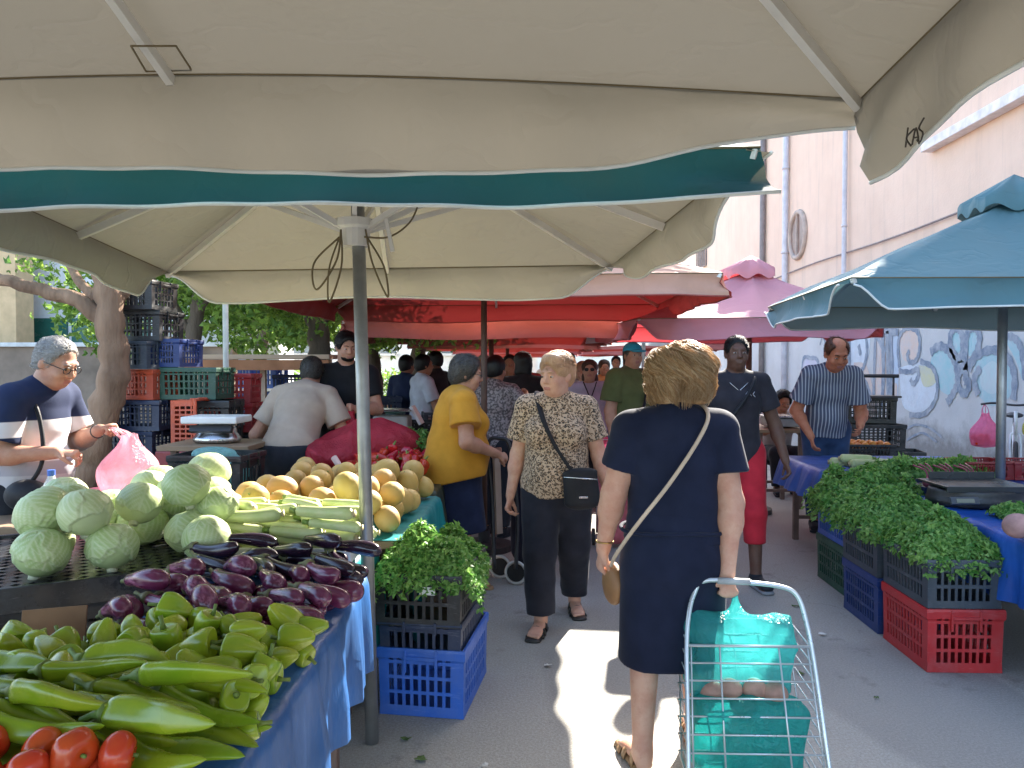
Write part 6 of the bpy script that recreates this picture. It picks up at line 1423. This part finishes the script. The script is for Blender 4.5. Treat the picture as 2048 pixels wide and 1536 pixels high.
# ------------------------------------------------------------------ scale table, black crate with a turquoise bag, red pepper table
table('low brown table under the white scale beside the bending man', -2.62, -1.98, 5.2, 5.75, .985)
ws = empty('weighing_scale', (-2.3, 5.45, 1.0), 'white and chrome market scale on the low brown table', 'scale'); q = V(-2.3, 5.45, .987); ch = mat('chrome', (.6, .6, .6)); ww = mat('scale_white', (.78, .78, .76), .4, .1)
f = Field(q-V(.3, .3, .05), q+V(.3, .3, .3), .01); f.econe(q+V(0, 0, .03), q+V(0, 0, .07), (.17, .13), (.14, .1), (1, 0, 0), .02); f.cut(q+V(0, 0, .001), (0, 0, -1)); f.obj('housing', ch, ws)
MB().box(q+V(0, -.1, .10), (.3, .04, .05), rotx(-.5)).build('display_panel', m_dark, ws, bevel=.004); MB().box(q+V(.0, 0, .165), (.40, .3, .05)).build('pan', ww, ws, bevel=.01)
for x in (-.12, .12): MB().tube([q+V(x, 0, .06), q+V(x, 0, .15)], .012, 8).build('support', ch, ws, True)
table('table at the back of the stall under the teal cloth and the black crate', -2.75, -1.55, 3.85, 5.0, .74)
tarp('teal cloth on the back table behind the cabbages', -2.75, -1.52, 3.82, 5.02, .742, (.05, .2, .2, .05), T_TEAL, 13, 0, .05)
c = V(P(436, 940, 4.75)[0], 4.75, .75); crate('black crate with a turquoise bag in it, in front of the bending man', tuple(c), R(-4), (.46, .36, .24), 'black', None, (7, 16), bands=1)
rt = empty('plastic_bag', tuple(c+V(0, 0, .1)), 'pale turquoise bag bulging out of the black slotted crate', 'bag'); f = Field(c-V(.3, .3, .0), c+V(.3, .3, .5), .01); f.ell(c+V(0, 0, .13), (.2, .15, .11), .03); f.ell(c+V(-.02, 0, .24), (.13, .1, .04), .04); f.rough(.016, 16, 3); f.obj('sack', film_mat('film_aqua', (.35, .7, .7), .85), rt)
# pink bags on the table by the man in the polo shirt
for i, (px, py, Y, rx, rz) in enumerate(((110, 968, 3.75, .17, .07), (215, 955, 3.7, .16, .08), (255, 965, 3.85, .1, .06))):
    c = P(px, py, Y); c[2] = .86 if i else .87; rt = empty('plastic_bag', tuple(c), ['crumpled pink plastic bag under the forearm of the man in the polo shirt', 'pink bag heaped behind the cabbages, below the held one', 'small pink bag end beside the teal cloth'][i], 'bag'); f = Field(c-.3, c+.3, .009); f.ell(c, (rx, .12, rz), .03); f.rough(.018, 15, i+2); f.crumple(.014, 13, i+5); f.obj('sack', F_ROSE, rt)
table('side table under the pink bags behind the cabbages', -2.75, -1.9, 3.42, 3.82, .80)
bag('pink translucent carrier bag held open by the man in the polo shirt', (-2.02, 3.74, .90), .30, .30, F_ROSE, 9, hang=(-2.09, 3.70, 1.235), dep=.8)
bt = empty('water_bottle', (-2.0, 3.3, .8), 'clear water bottle with a blue label standing behind the cabbages', 'bottle'); q = P(104, 1040, 3.3); q[2] = .81; gl = film_mat('bottle_clear', (.8, .88, .9), .35, .1, .1)
MB().lathe([(.036, 0), (.04, .01), (.04, .16), (.034, .2), (.016, .235), (.014, .25)], q, 20).build('bottle_body', gl, bt, True); MB().lathe([(.0165, .245), (.0165, .27)], q, 16).build('cap', PL['blue'], bt); MB().lathe([(.0408, .06), (.0408, .13)], q, 20).build('label_band', mat('label_blue', (.03, .1, .4), .5), bt, True)
cb_ = MB(); cb_.box((-1.42, 2.2, .775), (.17, .012, .10), rotz(.35) @ rotx(-.4)); tag(cb_.build('cardboard_flap', mat('cardboard', (.3, .17, .09), .85, .3), bevel=.002), 'torn brown cardboard flap between the black crates and the peppers', 'cardboard')
# red peppers and a red sack on the farther table
table('farther table of the stall with red peppers on it', -1.7, -.66, 4.85, 6.2, .74)
tarp('dark cloth under the red peppers on the farther table', -1.7, -.64, 4.82, 6.22, .742, (.1, .4, .1, .05), tarp_mat('tarp_dark', (.05, .06, .035)), 15, 0, .05)
M_RP = prodmat('pepper_red', (.55, .02, .02), (.42, .015, .012), .25)
kk = pepper_long(5, .15, .036); base = mesh_obj('red_pepper', kk[0], kk[1], M_RP); MB().tube([(0, 0, .062), (0, 0, .075), (.006, 0, .1)], [.018, .008, .005], 8).build('stem', M_STEM, base, True); rg = random.Random(8)
for i in range(70):
    o = base if i == 0 else copy_tree(base); x = rg.uniform(-1.3, -.78); y = rg.uniform(4.95, 5.6); o.location = (x, y, .79+.10*rg.random()*(1-abs((x+1)/.35)**2*.6)+.05*(y-4.9)); o.rotation_euler = (rg.uniform(0, 6), rg.uniform(0, 6), rg.uniform(0, 6)); tag(o, 'long red pepper in the red heap behind the melons', 'pepper', 'red peppers behind the melons')
c = P(735, 905, 5.7); c[2] = .92; rt = empty('plastic_bag', tuple(c), 'big red plastic sack slumped on the farther table, left of the red peppers'.replace(', left of', ' beside'), 'bag'); f = Field(c-V(.5, .35, .3), c+V(.5, .35, .3), .012); f.ell(c+V(.05, 0, .03), (.36, .22, .2), .03); f.ell(c+V(-.2, -.1, -.04), (.24, .17, .13), .06); f.rough(.025, 10, 4); f.crumple(.02, 9, 7); f.obj('sack', F_RED, rt)
herb('bunch of olive brown greens on the farther table behind the red peppers', -1.05, -.8, 5.62, 5.95, .85, .2, 700, 33, .04, name='greens_bunch')
c = P(690, 940, 4.55); st_ = MB().tube([P(668, 915, 4.7), P(684, 940, 4.65), P(700, 970, 4.6)], [.02, .019, .017], 10); tag(st_.build('cardboard_tube', mat('tube_pink', (.72, .5, .44), .7), None, True), 'pale pinkish tube sticking up among the melons', 'tube')
# stock and a parked van-like heap further down the stalls: scales and boxes
GX = 'boxes on the far stall tables'
table('second far stall table under the dark red parasol', -2.1, -.75, 7.4, 9.6, .76)
for i, (x, y, w_, h_, col) in enumerate(((-1.85, 7.7, .5, .3, 'black'), (-1.75, 8.4, .5, .25, 'green'), (-1.1, 7.9, .5, .2, 'black'), (-1.05, 8.7, .5, .25, 'slate'), (-1.9, 9.1, .5, .4, 'navy'))): crate('%s crate on the second far table, %s' % (nm[col], ('at its front corner', 'behind the front corner', 'at the alley edge', 'farther along the alley edge', 'at its far end')[i]), (x, y, .765), R(i*9-14), (w_, .36, h_), col, GX, (6, 9))
fs = empty('weighing_scale', (-1.5, 7.45, .77), 'pale boxy scale on the second far table beside the pole', 'scale'); q = P(785, 830, 7.5); q[2] = .77; MB().box(q+V(0, 0, .14), (.34, .28, .27)).build('housing', mat('scale_beige', (.5, .47, .42), .5), fs, bevel=.02); MB().box(q+V(0, 0, .33), (.42, .32, .02)).build('pan', ch, fs, bevel=.004); MB().box(q+V(.24, 0, .28), (.03, .2, .2), roty(-.5)).build('display_panel', ww, fs, bevel=.004)
# ================================================================== other people
def stripe_mat(name, fn):
    if name in _M: return _M[name]
    m, nt, b = new_mat(name); t = N(nt, 'ShaderNodeTexCoord'); sp = N(nt, 'ShaderNodeSeparateXYZ'); nt.links.new(t.outputs['Object'], sp.inputs[0]); c = fn(nt, sp); nt.links.new(c, b.inputs['Base Color']); b.inputs['Roughness'].default_value = .85; b.inputs['Specular IOR Level'].default_value = .2
    bump(nt, b, noise(nt, obj_co(nt), 220, 2), .25, .002); _M[name] = m; return m
def polo(nt, sp):
    z, y = sp.outputs[2], sp.outputs[1]; c = mixc(nt, ramp(nt, z, 1.262, 1.266), (.66, .64, .66), (.02, .03, .075)); lo = ramp(nt, z, 1.06, 1.055); c = mixc(nt, lo, c, (.36, .34, .38)); lo2 = ramp(nt, z, .99, .985)
    b1 = math_(nt, 'MULTIPLY', ramp(nt, z, 1.19, 1.186), ramp(nt, z, 1.148, 1.152)); x = math_(nt, 'ABSOLUTE', sp.outputs[0]); c = mixc(nt, math_(nt, 'MULTIPLY', b1, ramp(nt, x, .19, .2)), c, (.02, .03, .075)); return mixc(nt, lo2, c, (.5, .48, .5))
def pinstripe(nt, sp):
    w_ = math_(nt, 'SINE', math_(nt, 'MULTIPLY', sp.outputs[0], 240)); c = mixc(nt, ramp(nt, w_, .35, .75), (.09, .11, .17), (.42, .45, .5)); return c
DK = fabric('dark_trousers', (.02, .022, .03), .3); JEAN = fabric('jeans', (.035, .07, .16), .35); HBK = hair_mat('hair_black', (.012, .01, .01), (.006, .005, .005)); HWH = hair_mat('hair_white', (.62, .6, .57), (.36, .34, .32)); HBR = hair_mat('hair_brown', (.12, .05, .025), (.05, .02, .012))
# man in the banded polo shirt
r = person('grey haired man with glasses in a navy and white polo shirt filling a pink bag', None, 0)
fg = Fig(1.72, 1.06, 1.25, hunch=.6, lean=.06, belly=.9, arm=1.1); fg.set(er=(.25, .04, 1.10), wr=(.14, .29, 1.105), el=(-.25, .12, 1.12), wl=(-.08, .37, 1.2)); fg.hdir['r'] = (-.3, 1, -.05); fg.hdir['l'] = (.25, .8, .25); fg.palm['r'] = (-.3, 0, -1); fg.palm['l'] = (0, .3, -1); fg.grip['l'] = 1.0; fg.grip['r'] = .6
fg.body(r, SK_MID, .0072, head=(-.1, .42, 0), arms=1.1, jowl=.8, hk=1.04); fg.shirt(r, stripe_mat('polo_bands', polo), .0085, hem=.82, sleeve=.72, off=.022, name='polo_shirt', seed=61, fold=.008, slv=1.25)
fg.trousers(r, DK, .011, seed=62); fg.cap_hair(r, HWH, thick=.008, low=-.03, rough=.004, front=(.052, .066)); glasses(fg, r); fg.shoe(r, DK, DK, .012); fg.brows(r, HWH)
w0 = fg.j['wl']*.88+fg.j['el']*.12; u = fg.j['wl']-fg.j['el']; u /= np.linalg.norm(u); a1 = np.cross(u, V(0, 0, 1)); a1 /= np.linalg.norm(a1); a2 = np.cross(u, a1)
MB().tube([w0+(a1*math.cos(t)+a2*math.sin(t))*.0295 for t in np.linspace(0, 6.283, 19)[:-1]], .008, 6, closed=True).build('wristwatch', m_dark, r, True)
fc = MB().tube([fg.j['nkb']+rotz(0) @ V(.068*math.cos(t), .068*math.sin(t)+.012, .012-.018*math.sin(t)) for t in np.linspace(-3.6, .5, 26)], .017, 8).build('collar', fabric('polo_navy', (.02, .03, .075)), r, True)
settle(r, (-2.66, 3.9), R(-90-6))
ap = empty('bum_bag', (-2.5, 3.6, .9), 'black waist bag on a strap across the polo shirt', 'bag'); ORG[r.name] = V(0, 0, 0)
def W(x, y, z): return P_loc(r, (x, y, z))
MB().tube(spline([W(.10, .0, 1.44), W(.13, .16, 1.36), W(.15, .225, 1.2), W(.17, .235, 1.05), W(.2, .19, .95)], 6), .011, 6).build('strap', BLK, ap, True)
f = Field(W(.2, .18, .9)-.2, W(.2, .18, .9)+.2, .009); f.ell(W(.2, .18, .9), (.11, .07, .08), .02); f.obj('pouch', BLK, ap)
# man in beige bending over the table
r = person('man in a pale beige t-shirt bending forward with his back to the alley', None, 0)
fg = Fig(1.72, 1.16, 1.3, lean=.55, hunch=.35, arm=1.05, feet=((-.13, 0, 0), (.13, 0, 0))); fg.set(el=(-.36, .22, 1.0), wl=(-.27, .44, .98), er=(.34, .25, 1.0), wr=(.24, .46, .93))
fg.body(r, SK_MID, .009, head=(.1, .35, 0), face=False, arms=1.05); fg.shirt(r, fabric('beige_tee', (.43, .34, .27), .12), .009, hem=.94, sleeve=.72, off=.022, seed=71, fold=.009, slv=1.25, name='t_shirt'); fg.trousers(r, DK, .010, hem=.44, off=.024, wideleg=1.35, seed=72, name='shorts', top=.955)
fg.cap_hair(r, HG, thick=.014, low=-.05, rough=.004); fg.shoe(r, DK, DK, .012); settle(r, (-1.83, 5.62), R(-4))
# vendor in black
r = person('young vendor in black with short dark hair and beard holding a red bag', None, 0)
fg = Fig(1.82, 1.0, 1.1, hunch=.1, arm=1.05); fg.set(er=(.27, .06, 1.2), wr=(.16, .27, 1.17), el=(-.24, .1, 1.18), wl=(-.08, .30, 1.2)); fg.grip['l'] = 1.2; fg.grip['r'] = 1.0; fg.hdir['l'] = (.5, .7, .1)
fg.body(r, SK_MID, .0085, head=(.3, .22, 0)); BT = fabric('black_tee', (.012, .012, .015), .3); fg.shirt(r, BT, .010, hem=.84, sleeve=.66, off=.02, seed=81, name='t_shirt'); fg.trousers(r, DK, .011, seed=82)
fg.cap_hair(r, HBK, thick=.014, low=-.02, rough=.003, front=(.062, .05)); fg.shoe(r, DK, DK, .012); fg.brows(r, HBK)
f = Field(fg.j['hd']-.2, fg.j['hd']+.2, .006); f.ell(fg.A(0, .036, -.07), V(.056, .058, .05), .01, fg.M); f.ell(fg.A(0, .07, .0), V(.056, .09, .052), .006, fg.M, 'sub'); f.ell(fg.A(0, .1, -.06), V(.022, .02, .008), .004, fg.M, 'sub'); f.cut(fg.A(0, .02, 0), fg.M @ V(0, -1, 0)); f.rough(.002, 90, 3); f.obj('beard', HBK, r)
AP = fabric('apron_dark', (.02, .022, .028), .3); MB().grid(lambda u, v: (-.2+.4*u, .178+.02*math.sin(u*math.pi)-.0*v+.012*math.sin(u*17), .55+.62*v), 16, 10).build('apron', AP, r, True, solid=.006); settle(r, (-1.56, 6.25), R(180+14)); ORG[r.name] = V(0, 0, 0)
q = P_loc(r, (-.03, .36, 1.2)); bag('red carrier bag held up by the vendor in black', q+V(0, -.02, -.36), .24, .34, F_RED, 11, hang=q)
# man in olive with a blue cap
r = person('broad man in an olive t-shirt and bright blue cap with a strap across his chest', None, 0)
fg = Fig(1.76, 1.2, 1.3, belly=.8, arm=1.15); fg.set(el=(-.3, -.04, 1.1), wl=(-.31, .06, .88)); fg.body(r, SK_MID, .0095, head=(-.3, 0, 0), arms=1.15, jowl=1)
fg.shirt(r, fabric('olive_tee', (.105, .12, .045), .18), .010, hem=.84, sleeve=.7, off=.022, seed=91, slv=1.25, name='t_shirt', fold=.008); fg.trousers(r, JEAN, .011, seed=92, off=.016); fg.cap_hair(r, HG, thick=.008, low=-.04); fg.shoe(r, DK, DK, .012)
f = Field(fg.j['hd']-.25, fg.j['hd']+.25, .007); f.ell(fg.A(0, -.01, .05), V(.088, .106, .08), .02, fg.M); f.cut(fg.A(0, 0, .04), fg.M @ V(0, .15, -1)); f.ell(fg.A(0, .12, .042), V(.07, .085, .012), .012, fg.M); f.obj('cap', fabric('cap_cyan', (.03, .38, .58), .12, .7), r)
MB().tube(spline([(-.10, .0, 1.50), (-.09, .13, 1.44), (0, .20, 1.28), (.1, .235, 1.1), (.19, .17, .96)], 6), .014, 6).build('strap', BLK, r, True); settle(r, (.89, 7.35), R(180+38))
# woman with sunglasses
r = person('woman with reddish hair and sunglasses in a lilac blouse with a black cord necklace', None, 0)
fg = Fig(1.60, 1.05, 1.1, female=True); fg.body(r, SK_MID, .010, head=(-.1, -.1, 0)); fg.shirt(r, fabric('lilac_blouse', (.5, .46, .6), .15), .011, hem=.8, sleeve=.68, seed=101, off=.02, name='blouse'); fg.trousers(r, DK, .012, seed=102); fg.shoe(r, DK, DK, .012)
f = Field(fg.j['hd']-.25, fg.j['hd']+.25, .008); f.ell(fg.A(0, -.02, .04), V(.09, .105, .088), .03, fg.M); f.ell(fg.A(0, -.05, -.08), V(.09, .06, .12), .04, fg.M); f.ell(fg.A(0, .12, -.03), V(.062, .1, .1), .01, fg.M, 'sub'); f.rough(.008, 40, 3); f.obj('hair', HBR, r)
for q in (-1, 1): MB().ell(fg.A(q*.03, .098, .002), V(.026, .008, .019), 12, rot=fg.M).build('sunglasses_lens', GLS, r, True)
MB().tube(spline([(-.07, .05, 1.36), (-.04, .115, 1.28), (0, .145, 1.2), (.04, .115, 1.28), (.07, .05, 1.36)], 5), .006, 6).build('necklace', BLK, r, True); settle(r, (.56, 8.3), R(180))
# man in the striped shirt
r = person('balding man in a blue striped short sleeved shirt leaning over the far table', None, 0)
fg = Fig(1.84, 1.0, 1.2, lean=.26, hunch=.6, belly=.5, arm=1.05); fg.set(er=(.29, .12, 1.12), wr=(.2, .3, .90), el=(-.27, .16, 1.10), wl=(-.2, .36, 1.0)); fg.hdir['r'] = (-.15, .35, -1)
fg.body(r, skin_mat('skin_ruddy', (.5, .2, .11)), .0085, head=(.1, .42, 0), hk=1.2, arms=1.1, jowl=.6); fg.shirt(r, stripe_mat('blue_stripe', pinstripe), .0085, hem=.88, sleeve=.72, off=.024, seed=111, fold=.008, slv=1.3, name='striped_shirt'); fg.trousers(r, JEAN, .011, seed=112, off=.018); fg.shoe(r, DK, DK, .012)
fg.cap_hair(r, hair_mat('hair_auburn', (.2, .08, .035), (.1, .04, .02)), thick=.010, low=-.03, front=(.05, .06), bald=True); fg.brows(r, HBR); MB().tube([fg.j['nkb']+V(.07*math.cos(t), .06*math.sin(t)+.03, .014-.03*math.sin(t)) for t in np.linspace(-3.6, .4, 22)], .015, 8).build('collar', stripe_mat('blue_stripe', pinstripe), r, True)
settle(r, (2.68, 7.25), R(180-6))
# person sitting low by the wall
r = person('person with black hair sitting low behind the narrow side table', None, 0)
fg = Fig(1.66, 1.1, 1.1, lean=.25, hunch=.4, feet=((-.1, .42, 0), (.1, .42, 0)))
for k in list(fg.j):
    if k[0] not in 'atk' or k in ('a',): fg.j[k] = fg.j[k]-V(0, 0, .40)
fg.j['kl'] = V(-.12, .42, .5); fg.j['kr'] = V(.12, .42, .5); fg.set(el=(-.26, .2, .72), wl=(-.1, .4, .78), er=(.26, .2, .72), wr=(.1, .4, .78)); fg.body(r, SK_TAN, .011, head=(0, .3, 0)); fg.shirt(r, fabric('grey_pink', (.4, .33, .32), .2), .012, hem=.40, sleeve=.9, seed=121); fg.trousers(r, DK, .012, seed=122); fg.shoe(r, DK, DK, .012); fg.cap_hair(r, HBK, thick=.03, low=-.06, rough=.008); settle(r, (P(1552, 800, 9.6)[0], 9.6), R(180))
sl_ = empty('stool', (P(1552, 800, 9.6)[0], 9.6, 0), 'low dark stool under the person sitting by the wall', 'stool'); q = V(*sl_.location); MB().box(q+V(0, 0.0, .36), (.4, .36, .04)).build('seat', m_dark, sl_, bevel=.005)
for x in (-.16, .16):
    for y in (-.14, .14): MB().beam(q+V(x, y, 0), q+V(x, y, .34), .03, .03).build('leg', m_dark, sl_)
# shoppers further along
GP = 'shoppers further down the alley'
def shopper(label, x, y, yaw, H, topc, hairm, skin=SK_MID, wide=1.05, seed=1, bottom=None, sleeve=.7, fem=False, hair='short', arm=None, head=(0, 0, 0), mt=None):
    r = person(label, None, 0, GP); fg = Fig(H, wide, 1.1, female=fem)
    if arm: fg.set(**arm)
    fg.body(r, skin, .0115, head=head, arms=1.05, lipc=False, feet=False); fg.shirt(r, mt or fabric('shirt_%d' % seed, topc, .2), .012, hem=.50*H, sleeve=sleeve, seed=seed, off=.022, name='shirt'); fg.trousers(r, bottom or DK, .013, seed=seed+1); fg.shoe(r, DK, DK, .013)
    if hair == 'short': fg.cap_hair(r, hairm, .008, thick=.016, low=-.04)
    else: 
        f = Field(fg.j['hd']-.25, fg.j['hd']+.25, .009); f.ell(fg.A(0, -.02, .04), V(.09, .106, .09), .03, fg.M); f.ell(fg.A(0, -.05, -.07), V(.088, .06, .11), .04, fg.M); f.ell(fg.A(0, .12, -.03), V(.062, .1, .1), .01, fg.M, 'sub'); f.rough(.009, 36, seed); f.obj('hair', hairm, r)
    settle(r, (x, y), R(yaw)); return r
m, nt, b = new_mat('speckled_blouse'); nt.links.new(mixc(nt, ramp(nt, noise(nt, obj_co(nt), 55, 3), .45, .55), (.08, .06, .06), (.3, .24, .24)), b.inputs['Base Color']); _M['speckled_blouse'] = m
x_ = lambda px, Y: P(px, 740, Y)[0]
r = shopper('woman in a speckled brown blouse with a dark bag strap, behind the brown pole', x_(990, 6.9), 6.9, -25, 1.62, None, HBK, SK_TAN, 1.15, 131, fem=True, mt=_M['speckled_blouse'], arm=dict(er=(.32, .05, 1.12), wr=(.2, .25, 1.25)))
r = shopper('person with dark tied hair in black clothes behind the leopard blouse', x_(1046, 7.6), 7.6, 10, 1.68, (.015, .013, .015), HBK, SK_TAN, 1.05, 133, hair='long')
shopper('man in a pale white t-shirt with arms folded near the trees', x_(845, 8.9), 8.9, -60, 1.66, (.62, .65, .75), HBK, SK_TAN, 1.1, 135, arm=dict(er=(.24, .08, 1.05), wr=(-.02, .25, 1.1), el=(-.24, .08, 1.05), wl=(.04, .27, 1.12)))
shopper('man in a navy t-shirt behind the white t-shirt man', x_(812, 9.4), 9.4, -30, 1.66, (.02, .03, .08), HBK, SK_TAN, 1.05, 137)
shopper('dark man in a black t-shirt turned to the white t-shirt man', x_(872, 9.8), 9.8, 60, 1.72, (.03, .025, .03), HBK, SK_DARK, 1.05, 139)
shopper('woman with blonde hair in a white blouse in the middle of the crowd', x_(1165, 9.6), 9.6, 170, 1.58, (.7, .7, .75), HO, SK_PALE, 1.0, 141, fem=True, hair='long')
shopper('man in a rust coloured shirt in the crowd under the red parasols', x_(1020, 9.2), 9.2, 175, 1.66, (.3, .1, .05), HBK, SK_TAN, 1.1, 143)
shopper('grey haired man in a pink shirt in the crowd', x_(968, 10.4), 10.4, 160, 1.68, (.6, .3, .28), HWH, SK_MID, 1.05, 145)
shopper('woman in an orange top in the crowd near the olive t-shirt', x_(1208, 11.5), 11.5, 185, 1.62, (.55, .22, .08), HBR, SK_TAN, 1.05, 147, fem=True, hair='long')
shopper('man in a light blue shirt farther back in the crowd', x_(1140, 12.5), 12.5, 0, 1.74, (.3, .42, .6), HBK, SK_MID, 1.05, 149)
shopper('man in a cream shirt at the end of the crowd', x_(1100, 14.5), 14.5, 180, 1.72, (.6, .55, .42), HBK, SK_TAN, 1.05, 151)
shopper('woman in a red dress at the end of the crowd', x_(1055, 13.0), 13.0, 10, 1.64, (.45, .06, .06), HBK, SK_TAN, 1.05, 153, fem=True)
shopper('man in a grey shirt on the wall side of the crowd', x_(1232, 14.0), 14.0, 175, 1.7, (.25, .26, .28), HBK, SK_TAN, 1.05, 155)
q = P(1222, 880, 7.9); bag('bright pink carrier bag hanging beside the lilac blouse', q-V(0, 0, .2), .26, .32, F_PINK, 21, hang=q+V(0, 0, .24))
# ------------------------------------------------------------------ litter on the road
rg = random.Random(21); lm = mat('crushed_leaf', (.1, .16, .04), .8, .5, 20); pm = mat('litter_paper', (.6, .58, .54), .8, .2)
def scrap(name, label, cat, x, y, s, m, group):
    n = 9; vs = [(x, y, .012)]+[(x+s*math.cos(6.283*i/n+.3*rg.random())*rg.uniform(.4, 1), y+s*.7*math.sin(6.283*i/n)*rg.uniform(.5, 1), .004+.014*rg.random()) for i in range(n)]
    o = mesh_obj(name, vs, [[0, i+1, (i+1) % n+1] for i in range(n)], m, None, False); sm = o.modifiers.new('solid', 'SOLIDIFY'); sm.thickness = .002; tag(o, label, cat, group)
for i in range(11):
    x, y = rg.choice([(rg.uniform(-.35, .5), rg.uniform(2.7, 5.5)), (rg.uniform(1.0, 2.0), rg.uniform(3.0, 7.0)), (rg.uniform(-.6, -.1), rg.uniform(2.2, 3.4)), (rg.uniform(1.5, 2.4), rg.uniform(2.6, 3.8))])
    scrap('fallen_leaf', 'small crushed green leaf trodden onto the asphalt', 'leaf', x, y, rg.uniform(.012, .035), lm, 'crushed leaves on the asphalt')
for i, (x, y, s) in enumerate(((.05, 3.9, .03), (1.62, 4.4, .035), (1.15, 6.2, .04), (-.2, 2.9, .025))): scrap('paper_scrap', ['pale paper scrap in the sun by the leopard blouse', 'pale paper scrap beside the herb crates', 'pale paper scrap near the far table', 'pale paper scrap by the blue crate stack'][i], 'litter', x, y, s, pm, None)
